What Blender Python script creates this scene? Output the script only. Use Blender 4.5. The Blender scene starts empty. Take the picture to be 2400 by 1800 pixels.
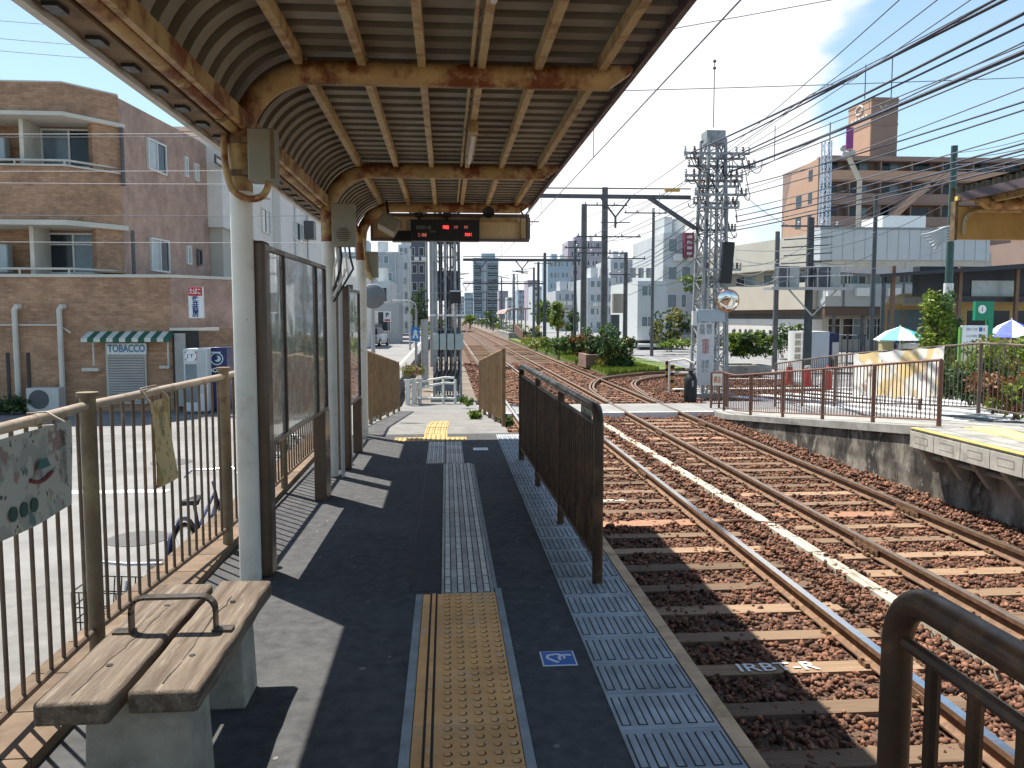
import bpy, math, random
import numpy as np
from mathutils import Vector, Matrix

random.seed(11)
rng = np.random.default_rng(11)
scene = bpy.context.scene
COL = scene.collection
R = math.radians

# ------------------------------------------------------------------ camera
# origin: platform surface under the photographer; +Y along the platform, +X towards the tracks
CAM = Vector((0, 0, 1.55))
FPX = 1950.0                       # focal length in pixels of the 2400 px wide photograph
TH = math.atan(160 / FPX)          # pitch down
PS = math.atan(155 / FPX * math.cos(TH))   # yaw to the right of the platform direction
FW = Vector((math.sin(PS) * math.cos(TH), math.cos(PS) * math.cos(TH), -math.sin(TH)))
RT = Vector((math.cos(PS), -math.sin(PS), 0))
UP = RT.cross(FW)
cd = bpy.data.cameras.new('camera')
cd.sensor_width = 36
cd.lens = FPX / 2400 * 36
cd.clip_start = 0.05
cd.clip_end = 6000
cam = bpy.data.objects.new('camera', cd)
COL.objects.link(cam)
m = Matrix((RT, UP, -FW)).transposed().to_4x4()
m.translation = CAM
cam.matrix_world = m
scene.camera = cam

# ------------------------------------------------------------------ sky, sun, exposure
SUNDIR = Vector((-0.325, 0.36, 1.0)).normalized()      # towards the sun
world = bpy.data.worlds.new('World')
scene.world = world
world.use_nodes = True
wn, wl = world.node_tree.nodes, world.node_tree.links
wn.clear()
wo = wn.new('ShaderNodeOutputWorld')
bg = wn.new('ShaderNodeBackground')
bg.inputs['Strength'].default_value = 0.10
sky = wn.new('ShaderNodeTexSky')
sky.sky_type = 'NISHITA'
sky.sun_disc = False
sky.sun_elevation = math.asin(SUNDIR.z)
sky.sun_rotation = math.atan2(SUNDIR.x, SUNDIR.y)
sky.air_density = .9
sky.dust_density = .5
sky.ozone_density = 1.0
tc = wn.new('ShaderNodeTexCoord')
mp = wn.new('ShaderNodeMapping')
mp.inputs['Scale'].default_value = (1.0, 1.0, 2.2)
mp.inputs['Location'].default_value = (0.31, 0.12, 0.45)
wl.new(tc.outputs['Generated'], mp.inputs['Vector'])
nz = wn.new('ShaderNodeTexNoise')
nz.inputs['Scale'].default_value = 2.1
nz.inputs['Detail'].default_value = 7
nz.inputs['Roughness'].default_value = 0.52
wl.new(mp.outputs['Vector'], nz.inputs['Vector'])
# a large cumulus bank rises ahead, above the far end of the line
dt = wn.new('ShaderNodeVectorMath'); dt.operation = 'DOT_PRODUCT'
wl.new(tc.outputs['Generated'], dt.inputs[0])
dt.inputs[1].default_value = Vector((0.17, 1.0, 0.21)).normalized()
bank = wn.new('ShaderNodeMapRange')
bank.inputs['From Min'].default_value = 0.90
bank.inputs['From Max'].default_value = 0.995
bank.inputs['To Min'].default_value = 0.0
bank.inputs['To Max'].default_value = 0.42
wl.new(dt.outputs['Value'], bank.inputs['Value'])
ad = wn.new('ShaderNodeMath'); ad.operation = 'ADD'
wl.new(nz.outputs['Fac'], ad.inputs[0]); wl.new(bank.outputs['Result'], ad.inputs[1])
cr = wn.new('ShaderNodeMapRange'); cr.interpolation_type = 'SMOOTHSTEP'
cr.inputs['From Min'].default_value = 0.66
cr.inputs['From Max'].default_value = 0.74
wl.new(ad.outputs[0], cr.inputs['Value'])
mx = wn.new('ShaderNodeMix'); mx.data_type = 'RGBA'
wl.new(cr.outputs['Result'], mx.inputs['Factor'])
pale = wn.new('ShaderNodeMix'); pale.data_type = 'RGBA'      # thin summer veil of high cloud
sz = wn.new('ShaderNodeSeparateXYZ'); wl.new(tc.outputs['Generated'], sz.inputs[0])
vf = wn.new('ShaderNodeMapRange'); vf.inputs['From Min'].default_value = 0.0; vf.inputs['From Max'].default_value = 0.6
vf.inputs['To Min'].default_value = 0.62; vf.inputs['To Max'].default_value = 0.05
wl.new(sz.outputs['Z'], vf.inputs['Value']); wl.new(vf.outputs['Result'], pale.inputs['Factor'])
wl.new(sky.outputs['Color'], pale.inputs['A'])
pale.inputs['B'].default_value = (4.0, 6.0, 6.8, 1)
wl.new(pale.outputs['Result'], mx.inputs['A'])
mx.inputs['B'].default_value = (6.4, 6.5, 6.6, 1)
wl.new(mx.outputs['Result'], bg.inputs['Color'])
wl.new(bg.outputs['Background'], wo.inputs['Surface'])

sd = bpy.data.lights.new('sun', 'SUN')
sd.energy = 5.0
sd.angle = R(0.53)
sd.color = (1.0, 0.95, 0.87)
sun = bpy.data.objects.new('sun', sd)
COL.objects.link(sun)
sun.rotation_euler = (-SUNDIR).to_track_quat('-Z', 'Y').to_euler()
sun.location = (0, 0, 60)

scene.view_settings.view_transform = 'Standard'
scene.view_settings.look = 'None'
scene.view_settings.exposure = 0.9
scene.view_settings.gamma = 1.0
scene.view_settings.use_curve_mapping = False
scene.render.engine = 'CYCLES'
scene.cycles.max_bounces = 6
scene.cycles.diffuse_bounces = 3
scene.cycles.transparent_max_bounces = 12
scene.cycles.caustics_reflective = False
scene.cycles.caustics_refractive = False
scene.cycles.use_denoising = True

# ------------------------------------------------------------------ pixel rays (photo read at 2212 px width)
SC = 2400 / 2212.0
def ray(dx, dy):
    return FW + RT * ((dx * SC - 1200) / FPX) + UP * ((900 - dy * SC) / FPX)
def pY(dx, dy, Y):
    d = ray(dx, dy); return CAM + d * (Y / d.y)
def pX(dx, dy, X):
    d = ray(dx, dy); return CAM + d * (X / d.x)
def pZ(dx, dy, Z):
    d = ray(dx, dy); return CAM + d * ((Z - CAM.z) / d.z)
GZ = -0.9        # street and rail-head level

# ------------------------------------------------------------------ mesh builder
class MB:
    def __init__(s, mat=None):
        s.v = []; s.f = []; s.t = mat
    def add(s, vs, fs):
        b = len(s.v)
        if s.t is not None:
            vs = [s.t @ Vector(v) for v in vs]
        s.v += [tuple(v) for v in vs]
        s.f += [tuple(i + b for i in f) for f in fs]
        return s
    def box(s, x0, x1, y0, y1, z0, z1):
        if x0 > x1: x0, x1 = x1, x0
        if y0 > y1: y0, y1 = y1, y0
        if z0 > z1: z0, z1 = z1, z0
        return s.add([(x0,y0,z0),(x1,y0,z0),(x1,y1,z0),(x0,y1,z0),(x0,y0,z1),(x1,y0,z1),(x1,y1,z1),(x0,y1,z1)],
              [(0,3,2,1),(4,5,6,7),(0,1,5,4),(1,2,6,5),(2,3,7,6),(3,0,4,7)])
    def bar(s, p, q, w, h=None, up=(0, 0, 1)):
        """rectangular bar from p to q"""
        h = h or w
        p, q = Vector(p), Vector(q)
        d = (q - p).normalized(); u = Vector(up)
        if abs(d.dot(u)) > .98: u = Vector((0, 1, 0))
        a = d.cross(u).normalized(); b = a.cross(d).normalized()
        vs = []
        for c in (p, q):
            for i, j in ((-1,-1),(1,-1),(1,1),(-1,1)):
                vs.append(c + a * (i * w / 2) + b * (j * h / 2))
        return s.add(vs, [(0,1,2,3),(7,6,5,4),(0,4,5,1),(1,5,6,2),(2,6,7,3),(3,7,4,0)])
    def tube(s, pts, r, n=8, cap=True):
        pts = [Vector(p) for p in pts]
        rs = r if isinstance(r, (list, tuple)) else [r] * len(pts)
        t0 = (pts[1] - pts[0]).normalized()
        u = Vector((0, 0, 1)) if abs(t0.z) < .9 else Vector((1, 0, 0))
        a = t0.cross(u).normalized()
        vs = []; fs = []
        for i, p in enumerate(pts):
            if i == 0: t = pts[1] - pts[0]
            elif i == len(pts) - 1: t = pts[-1] - pts[-2]
            else: t = (pts[i+1] - pts[i]).normalized() + (pts[i] - pts[i-1]).normalized()
            t.normalize()
            a = (a - t * a.dot(t)).normalized()
            b = t.cross(a)
            for k in range(n):
                an = 2 * math.pi * k / n
                vs.append(p + (a * math.cos(an) + b * math.sin(an)) * rs[i])
        for i in range(len(pts) - 1):
            for k in range(n):
                k2 = (k + 1) % n
                fs.append((i*n+k, i*n+k2, (i+1)*n+k2, (i+1)*n+k))
        if cap:
            fs.append(tuple(range(n-1, -1, -1)))
            fs.append(tuple((len(pts)-1)*n + k for k in range(n)))
        return s.add(vs, fs)
    def cyl(s, p, q, r, r2=None, n=12):
        return s.tube([p, q], [r, r if r2 is None else r2], n)
    def prism(s, poly, axis, a0, a1):
        """poly: 2D points; axis 'y': (x,z) extruded in y; 'x': (y,z); 'z': (x,y)"""
        n = len(poly)
        def P(p, a):
            return {'y': (p[0], a, p[1]), 'x': (a, p[0], p[1]), 'z': (p[0], p[1], a)}[axis]
        vs = [P(p, a0) for p in poly] + [P(p, a1) for p in poly]
        fs = [tuple(range(n-1, -1, -1)), tuple(range(n, 2*n))]
        fs += [(i, (i+1) % n, n + (i+1) % n, n + i) for i in range(n)]
        return s.add(vs, fs)
    def lathe(s, prof, c, n=16, axis=(0, 0, 1)):
        """prof: list (radius, height) along axis"""
        q = Vector((0, 0, 1)).rotation_difference(Vector(axis).normalized())
        vs = []; fs = []
        for r_, h in prof:
            for k in range(n):
                an = 2 * math.pi * k / n
                vs.append(Vector(c) + q @ Vector((r_ * math.cos(an), r_ * math.sin(an), h)))
        for i in range(len(prof) - 1):
            for k in range(n):
                k2 = (k + 1) % n
                fs.append((i*n+k, i*n+k2, (i+1)*n+k2, (i+1)*n+k))
        fs.append(tuple(range(n-1, -1, -1)))
        fs.append(tuple((len(prof)-1)*n + k for k in range(n)))
        return s.add(vs, fs)
    def quad(s, a, b, c, d):
        return s.add([a, b, c, d], [(0, 1, 2, 3)])
    def build(s, name, mat, parent=None, label=None, cat=None, group=None, kind=None, bevel=0, smooth=True):
        me = bpy.data.meshes.new(name)
        V = np.array(s.v, dtype=float)
        if parent is None:
            off = Vector(((V[:,0].min()+V[:,0].max())/2, (V[:,1].min()+V[:,1].max())/2, V[:,2].min()))
        else:
            off = OFF[parent.name]
        me.from_pydata([tuple(v) for v in (V - np.array(off))], [], s.f)
        me.materials.append(mat)
        import bmesh
        bm = bmesh.new(); bm.from_mesh(me)
        bmesh.ops.recalc_face_normals(bm, faces=bm.faces)
        bm.to_mesh(me); bm.free()
        if smooth:
            me.polygons.foreach_set('use_smooth', [True] * len(me.polygons))
            me.set_sharp_from_angle(angle=R(38))
        o = bpy.data.objects.new(name, me)
        COL.objects.link(o)
        if parent is None: o.location = off
        else: o.parent = parent
        OFF[o.name] = off
        if bevel:
            b = o.modifiers.new('bevel', 'BEVEL'); b.width = bevel; b.segments = 2; b.limit_method = 'ANGLE'
        tag(o, label, cat, group, kind)
        return o
OFF = {}
def tag(o, label=None, cat=None, group=None, kind=None):
    if label: o['label'] = label
    if cat: o['category'] = cat
    if group: o['group'] = group
    if kind: o['kind'] = kind
    return o
def thing(name, loc, label, cat, group=None):
    o = bpy.data.objects.new(name, None)
    o.empty_display_size = .2
    COL.objects.link(o)
    o.location = loc
    OFF[o.name] = Vector(loc)
    return tag(o, label, cat, group)
def rep(name, mesh, parent, loc, rot=(0, 0, 0), scale=(1, 1, 1)):
    """one more piece sharing mesh data; loc in world coordinates"""
    o = bpy.data.objects.new(name, mesh)
    COL.objects.link(o)
    o.location = Vector(loc) - (OFF[parent.name] if parent else Vector((0, 0, 0)))
    o.rotation_euler = rot; o.scale = scale
    if parent: o.parent = parent
    OFF[o.name] = OFF[parent.name] if parent else Vector(loc)
    return o
def mesh_of(b, name, mat):
    """mesh data from a builder, local coordinates"""
    me = bpy.data.meshes.new(name)
    me.from_pydata(b.v, [], b.f)
    me.materials.append(mat)
    import bmesh
    bm = bmesh.new(); bm.from_mesh(me)
    bmesh.ops.recalc_face_normals(bm, faces=bm.faces)
    bm.to_mesh(me); bm.free()
    me.polygons.foreach_set('use_smooth', [True] * len(me.polygons))
    me.set_sharp_from_angle(angle=R(38))
    return me
_unit = {}
def unit(mat):
    if mat.name not in _unit:
        _unit[mat.name] = mesh_of(MB().box(-.5, .5, -.5, .5, -.5, .5), 'block', mat)
    return _unit[mat.name]
def blk(name, mat, parent, x0, x1, y0, y1, z0, z1):
    """axis-aligned block piece sharing one unit mesh for each material"""
    return rep(name, unit(mat), parent, ((x0+x1)/2, (y0+y1)/2, (z0+z1)/2), scale=(abs(x1-x0), abs(y1-y0), abs(z1-z0)))
def text(s, size, mat, parent, loc, xdir=(1, 0, 0), updir=(0, 0, 1), name='lettering', width=None, spacing=1.0, bold=0.0, depth=0.0, lines=1.0, align='CENTER'):
    cu = bpy.data.curves.new('lettering', 'FONT')
    cu.body = s; cu.size = size; cu.align_x = align; cu.align_y = 'CENTER'
    cu.space_character = spacing; cu.offset = bold; cu.extrude = depth; cu.space_line = lines
    cu.resolution_u = 3
    t = bpy.data.objects.new('lettering', cu)
    COL.objects.link(t)
    dg = bpy.context.evaluated_depsgraph_get()
    me = bpy.data.meshes.new_from_object(t.evaluated_get(dg))
    bpy.data.objects.remove(t)
    me.materials.clear(); me.materials.append(mat)
    x = Vector(xdir).normalized(); u = Vector(updir).normalized(); n = x.cross(u)
    sx = 1.0
    if width and len(me.vertices):
        xs = [v.co.x for v in me.vertices]
        sx = width / max(1e-6, max(xs) - min(xs))
    Mx = Matrix((x * sx, u, n)).transposed().to_4x4()
    off = OFF[parent.name]
    Mx.translation = Vector(loc) - off
    me.transform(Mx)
    o = bpy.data.objects.new(name, me)
    COL.objects.link(o); o.parent = parent
    OFF[o.name] = off
    return o

# ------------------------------------------------------------------ materials
MATS = {}
def M(name, col, rough=.7, var=.15, scale=6.0, col2=None, thr=(.5, .62), scale2=3.0, bump=0.0, bscale=80.0, metal=0.0,
      spec=.4, objvar=0.0, island=0.0, stretch=None, trans=0.0, emit=None, estr=0.0, alpha=1.0, col3=None, thr3=(.6, .7), scale3=20.0, coat=0.0):
    mt = bpy.data.materials.new(name)
    mt.use_nodes = True
    nt = mt.node_tree; N = nt.nodes; L = nt.links
    p = N['Principled BSDF']
    p.inputs['Roughness'].default_value = rough
    p.inputs['Metallic'].default_value = metal
    p.inputs['Specular IOR Level'].default_value = spec
    if coat: p.inputs['Coat Weight'].default_value = coat
    g = N.new('ShaderNodeNewGeometry')
    src = g.outputs['Position']
    if stretch:
        mpn = N.new('ShaderNodeMapping'); mpn.inputs['Scale'].default_value = stretch
        L.new(src, mpn.inputs['Vector']); src = mpn.outputs['Vector']
    def noise(sc, det=5, rgh=.6):
        n = N.new('ShaderNodeTexNoise'); n.inputs['Scale'].default_value = sc
        n.inputs['Detail'].default_value = det; n.inputs['Roughness'].default_value = rgh
        L.new(src, n.inputs['Vector']); return n.outputs['Fac']
    def rng_(sock, a, b, c=0.0, d=1.0):
        r_ = N.new('ShaderNodeMapRange')
        r_.inputs['From Min'].default_value = a; r_.inputs['From Max'].default_value = b
        r_.inputs['To Min'].default_value = c; r_.inputs['To Max'].default_value = d
        L.new(sock, r_.inputs['Value']); return r_.outputs['Result']
    def mix(fac, A, B, mode='MIX'):
        x = N.new('ShaderNodeMix'); x.data_type = 'RGBA'; x.blend_type = mode
        for sk, v in ((x.inputs['Factor'], fac), (x.inputs['A'], A), (x.inputs['B'], B)):
            if isinstance(v, (int, float)): sk.default_value = v
            elif isinstance(v, tuple): sk.default_value = (*v[:3], 1)
            else: L.new(v, sk)
        return x.outputs['Result']
    c = tuple(col)
    lo = tuple(max(0, k * (1 - var)) for k in c); hi = tuple(min(1, k * (1 + var)) for k in c)
    out = mix(rng_(noise(scale), .32, .68), lo, hi) if var else mix(0.0, c, c)
    if col2 is not None:
        out = mix(rng_(noise(scale2, 8, .65), *thr), out, tuple(col2))
    if col3 is not None:
        out = mix(rng_(noise(scale3, 6, .7), *thr3), out, tuple(col3))
    if objvar:
        oi = N.new('ShaderNodeObjectInfo')
        out = mix(1.0, out, mix(0.0, rng_(oi.outputs['Random'], 0, 1, 1 - objvar, 1 + objvar), (1, 1, 1)), 'MULTIPLY')
    if island:
        out = mix(1.0, out, mix(0.0, rng_(g.outputs['Random Per Island'], 0, 1, 1 - island, 1 + island), (1, 1, 1)), 'MULTIPLY')
    L.new(out, p.inputs['Base Color'])
    if var and rough > .25:
        L.new(rng_(noise(scale * 2.3), .3, .7, max(.05, rough - .12), min(1, rough + .12)), p.inputs['Roughness'])
    if bump:
        b = N.new('ShaderNodeBump'); b.inputs['Strength'].default_value = bump; b.inputs['Distance'].default_value = .01
        L.new(noise(bscale, 4), b.inputs['Height']); L.new(b.outputs['Normal'], p.inputs['Normal'])
    if trans:
        tr = N.new('ShaderNodeBsdfTranslucent'); L.new(out, tr.inputs['Color'])
        ms = N.new('ShaderNodeMixShader'); ms.inputs[0].default_value = trans
        L.new(p.outputs[0], ms.inputs[1]); L.new(tr.outputs[0], ms.inputs[2])
        L.new(ms.outputs[0], N['Material Output'].inputs['Surface'])
    if emit:
        p.inputs['Emission Color'].default_value = (*emit, 1); p.inputs['Emission Strength'].default_value = estr
    if alpha < 1: p.inputs['Alpha'].default_value = alpha
    MATS[name] = mt
    return mt

# base colours
asphalt = M('asphalt', (.082, .082, .083), .92, .25, 14, bump=.5, bscale=260, col2=(.115, .114, .11), thr=(.5, .7), scale2=1.1, col3=(.2, .2, .19), thr3=(.68, .76), scale3=170, spec=.15)
apron_m = M('apron concrete', (.20, .195, .18), .95, .18, 4, bump=.4, bscale=150, col2=(.145, .14, .13), thr=(.48, .7), scale2=.9, col3=(.30, .29, .27), thr3=(.6, .68), scale3=120)
road_m = M('pale road', (.215, .21, .20), .92, .14, 1.5, bump=.3, bscale=120, col2=(.16, .155, .148), thr=(.48, .66), scale2=.5, col3=(.27, .265, .25), thr3=(.58, .7), scale3=60)
street_m = M('grey street', (.21, .21, .21), .92, .14, 1.2, bump=.2, bscale=100, col2=(.29, .285, .275), thr=(.5, .7), scale2=.35)
earth_m = M('earth', (.16, .13, .10), .95, .3, 1.0)
bed_m = M('ballast bed', (.085, .05, .034), .95, .5, 38, bump=1.0, bscale=34, col2=(.17, .10, .065), thr=(.48, .62), scale2=26)
stone_m = M('ballast stone', (.165, .077, .045), .9, .35, 5, island=.75, col2=(.27, .17, .11), thr=(.57, .7), scale2=14, bump=.3, bscale=160)
conc_m = M('concrete', (.33, .32, .29), .9, .2, 3, bump=.3, bscale=60, col2=(.20, .19, .165), thr=(.48, .7), scale2=2.2)
oldconc_m = M('stained concrete', (.25, .225, .18), .92, .3, 3, bump=.8, bscale=22, col2=(.055, .048, .038), thr=(.43, .56), scale2=1.7, stretch=(1.6, 1.0, .6), col3=(.40, .37, .31), thr3=(.57, .66), scale3=6)
tile_y = M('tan tactile tile', (.72, .375, .135), .75, .2, 3.5, objvar=.14, col2=(.62, .43, .27), thr=(.52, .78), scale2=3.1, bump=.15, bscale=150, col3=(.66, .50, .33), thr3=(.6, .75), scale3=11)
tile_yb = M('yellow tactile tile', (.50, .325, .125), .75, .15, 5, objvar=.1, col2=(.45, .33, .15), thr=(.5, .8), scale2=6)
tile_g = M('grey tactile tile', (.50, .465, .42), .8, .22, 5, objvar=.14, bump=.2, bscale=140, col2=(.36, .33, .30), thr=(.5, .72), scale2=4)
bar_g = M('worn tactile bar', (.66, .63, .57), .75, .18, 9, objvar=.12)
tile_e = M('edge tile', (.33, .36, .385), .8, .22, 6, objvar=.12, bump=.2, bscale=140, col2=(.22, .24, .26), thr=(.5, .75), scale2=4)
dirt_shade = M('dirt and painted shade', (.04, .034, .028), .95, .3, 20)
edge_m = M('tan edge angle', (.58, .38, .22), .7, .2, 5, col2=(.28, .17, .09), thr=(.5, .7), scale2=6)
border_m = M('grey mortar border', (.28, .30, .30), .9, .2, 8)
white_m = M('white paint', (.78, .78, .76), .7, .06, 6, col2=(.5, .5, .48), thr=(.6, .75), scale2=7)
sleeper_m = M('weathered timber sleeper', (.25, .165, .10), .88, .35, 3, stretch=(.35, 5, 5), objvar=.42, bump=.5, bscale=30, col2=(.14, .09, .06), thr=(.5, .68), scale2=3)
sleeper_r = M('brown steel sleeper', (.36, .19, .11), .8, .2, 5, objvar=.15, col2=(.22, .12, .07), thr=(.5, .7), scale2=5)
rail_m = M('rusty rail', (.155, .085, .048), .75, .3, 9, objvar=.08, col2=(.24, .14, .07), thr=(.5, .65), scale2=12)
head_bright = M('polished rail head', (.70, .69, .70), .16, .12, 20, metal=1.0)
head_dull = M('dull rail head', (.33, .25, .19), .42, .2, 14, metal=.85)
trough_m = M('concrete trough lid', (.50, .46, .36), .85, .18, 6, objvar=.12, col2=(.30, .26, .20), thr=(.5, .72), scale2=5)

def multi(name, parts):
    """one mesh from several builders, a material for each"""
    V = []; F = []; I = []
    me = bpy.data.meshes.new(name)
    for k, (b, mt) in enumerate(parts):
        o = len(V); V += b.v
        F += [tuple(i + o for i in f) for f in b.f]; I += [k] * len(b.f)
        me.materials.append(mt)
    me.from_pydata(V, [], F)
    me.polygons.foreach_set('material_index', I)
    import bmesh
    bm = bmesh.new(); bm.from_mesh(me); bmesh.ops.recalc_face_normals(bm, faces=bm.faces); bm.to_mesh(me); bm.free()
    return me

# ------------------------------------------------------------------ ground and streets
MB().quad((-2500, -500, -1.6), (2500, -500, -1.6), (2500, 4500, -1.6), (-2500, 4500, -1.6)).build('ground', earth_m, kind='structure')
MB().box(-90, -1.78, 7.9, 320, -1.55, GZ).build('street_road', road_m, kind='structure')
MB().box(-30, -1.78, -6, 7.895, -1.55, GZ + .003).build('pavement', apron_m, kind='structure')
MB().box(-1.15, 0.92, 23.6, 320, -1.55, GZ - .12).build('verge_ground', earth_m, kind='structure')
MB().box(1.0, 7.3, -8, 23.2, -1.55, -1.075).build('track_bed', bed_m, kind='structure')
MB().box(.93, 6.7, 23.2, 330, -1.55, -1.07).build('track_bed', bed_m, kind='structure')
MB().box(11.2, 120, 38, 420, -1.55, GZ + .001).build('far_street_road', street_m, kind='structure')
MB().box(7.305, 120, -8, 23.28, -1.55, GZ).build('plaza_road', street_m, kind='structure')
plaza = MB().box(13.0, 120, 23.28, 37.99, -1.55, GZ).build('plaza_road', street_m, kind='structure')
# manhole, drain gratings on the side street
iron = M('cast iron', (.09, .09, .09), .6, .2, 12)
for (x, y) in ((-4.6, 14.2), (-8.2, 17.0), (-3.4, 9.3)):
    MB().lathe([(.33, GZ - .02), (.33, GZ + .006), (.30, GZ + .010), (.28, GZ + .006), (.05, GZ + .008)], (x, y, 0), 24).build('manhole_cover', iron, kind='structure')
for k in range(14):
    MB().box(-2.3, -1.95, 8.0 + k * .62, 8.55 + k * .62, GZ - .02, GZ + .004 + .001 * (k % 2)).build('gutter_slab', conc_m, kind='structure')
# painted lines
for (x0, x1, y0, y1) in ((-5.6, -3.9, 11.75, 11.95), (-12.5, -6.4, 11.75, 11.95), (-6.9, -6.78, 24, 90), (-2.4, -2.28, 24, 90)):
    MB().box(x0, x1, y0, y1, GZ - .02, GZ + .005).build('road_line', white_m, kind='structure')
for k in range(5):
    a = Vector((8.6 + k * .95, 24.6 + k * .42, 0)); d = Vector((.47, -.88, 0)); n = Vector((.88, .47, 0))
    q = [a, a + n * .45, a + n * .45 + d * 7.5, a + d * 7.5]
    MB().prism([(p.x, p.y) for p in q], 'z', GZ - .02, GZ + .005).build('zebra_stripe', white_m, kind='structure')
for (x0, x1, y0, y1) in ((7.6, 30, 27.2, 27.45), (10, 40, 31.5, 31.65), (18, 18.2, 14, 24)):
    MB().box(x0, x1, y0, y1, GZ - .02, GZ + .006).build('road_line', white_m, kind='structure')

# ------------------------------------------------------------------ platform
plat = MB().box(-1.755, 1.03, -4, 10.9, -1.5, 0).build('platform', asphalt, kind='structure')
blk('edge_wall', conc_m, plat, .985, 1.031, -4, 10.9, -1.5, -.08)
for k in range(12):      # tan edge angle laid in lengths
    y0 = -3 + k * 1.16
    blk('edge_angle', edge_m, plat, 1.032, 1.095, y0, y0 + 1.155, -.10, .006)
# kerb under the fence
kerb_m = M('brown kerb brick', (.155, .105, .065), .85, .25, 7, objvar=.2, col2=(.16, .11, .07), thr=(.5, .7), scale2=6)
for k in range(34):
    y0 = -1 + k * .35
    blk('kerb_brick', kerb_m, plat, -1.755, -1.42, y0, y0 + .342, -.02, .045)

def bar_tile(w, l, nb, bw, bl, rows, base, bar, th=.010, margin=.012):
    """tile with raised bars along y; origin at tile centre, top of slab z=0.004"""
    b = MB().box(-w/2 + .0015, w/2 - .0015, -l/2 + .0015, l/2 - .0015, -.03, .004)
    g = MB(); t = MB()
    for i in range(nb):
        x = -w/2 + (i + .5) * w / nb
        for j in range(rows):
            y = -l/2 + (j + .5) * l / rows
            h = bl / 2
            g.box(x - bw/2 - .006, x + bw/2 + .006, y - h - .006, y + h + .006, .0, .0052)
            t.add([(x-bw/2,y-h,.0052),(x+bw/2,y-h,.0052),(x+bw/2,y+h,.0052),(x-bw/2,y+h,.0052),
                   (x-bw/2+.004,y-h+.004,th),(x+bw/2-.004,y-h+.004,th),(x+bw/2-.004,y+h-.004,th),(x-bw/2+.004,y+h-.004,th)],
                  [(4,5,6,7),(0,1,5,4),(1,2,6,5),(2,3,7,6),(3,0,4,7)])
    return multi('tactile_tile', [(b, base), (g, dirt_shade), (t, bar)])
def dot_tile(w, l, base, inner=0.0):
    b = MB().box(-w/2 + .0015, w/2 - .0015, -l/2 + .0015, l/2 - .0015, -.03, .004)
    g = MB(); t = MB()
    x0 = -w/2 + inner
    n = 5
    for i in range(n):
        for j in range(n):
            x = x0 + (i + .5) * (w - inner) / n; y = -l/2 + (j + .5) * l / n
            t.lathe([(.014, .0035), (.0135, .0055), (.009, .0095)], (x, y, 0), 10)
            g.lathe([(.0175, .003), (.0172, .0048)], (x + .002, y - .001, 0), 10)  # offset dark ring: dirt plus shade painted beside each dome
    if inner:
        for x in (-w/2 + .045, -w/2 + .075):
            g.box(x - .005, x + .005, -l/2, l/2, .0, .0052)
        t.box(-w/2 + .051, -w/2 + .069, -l/2 + .004, l/2 - .004, .004, .009)
    return multi('tactile_tile', [(b, base), (g, dirt_shade), (t, base)])
dt_mesh = dot_tile(.40, .30, tile_y, .10)
for k in range(24):
    y = 4.54 - .15 - k * .3
    rep('tactile_tile', dt_mesh, plat, (.065, y, .002))
blk('tile_border', border_m, plat, -.175, -.137, -3, 4.55, -.03, .0045)
blk('tile_border', border_m, plat, .267, .302, -3, 4.62, -.03, .0045)
gt_mesh = bar_tile(.295, .30, 4, .030, .13, 2, tile_g, bar_g)
for k in range(14):
    y = 4.545 + .15 + k * .293
    rep('tactile_tile', gt_mesh, plat, (.112, y, .002), scale=(1, .977, 1))
blk('tile_border', border_m, plat, .2605, .283, 4.625, 8.62, -.03, .0042)
for k in range(5):
    for x in (.085, -.12):
        rep('tactile_tile', gt_mesh, plat, (x, 8.82 + k * .3, .002), scale=(.66, 1, 1))
ydot = dot_tile(.30, .30, tile_yb)
for k in range(3):
    rep('tactile_tile', ydot, plat, (-.50 + k * .30, 10.42, .002))
rep('tactile_tile', ydot, plat, (-.14, 10.72, .002))
et_mesh = bar_tile(.385, .30, 6, .026, .22, 1, tile_e, tile_e, th=.010)
for k in range(45):
    y = -2.6 + k * .30
    rep('edge_tile', et_mesh, plat, (.832, y, .002))

# sealed seam, gum spots and a patched trench in the asphalt
seam_m = M('bitumen seam', (.022, .022, .024), .7, .2, 20); gum_m = M('trodden gum', (.17, .165, .155), .8, .2, 30)
for k in range(9):
    blk('seam', seam_m, plat, -.215 + .004 * math.sin(k * 2.1), -.205 + .004 * math.sin(k * 2.1), 4.6 + k * .45, 5.05 + k * .45, -.01, .0015)
blk('patch', M('newer asphalt patch', (.05, .051, .055), .9, .2, 20, bump=.5, bscale=200), plat, -.205, -.045, 4.6, 8.6, -.01, .0022)
gum = mesh_of(MB().lathe([(.012, 0), (.011, .0015), (.006, .002)], (0, 0, 0), 7), 'gum_spot', gum_m)
for k in range(60):
    gx = random.choice((random.uniform(-.95, -.25), random.uniform(.32, .6)))
    rep('gum_spot', gum, plat, (gx, random.uniform(1.8, 10.2), .0005), rot=(0, 0, random.uniform(0, 3)), scale=(random.uniform(.5, 1.3), random.uniform(.5, 1.2), 1))
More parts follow.
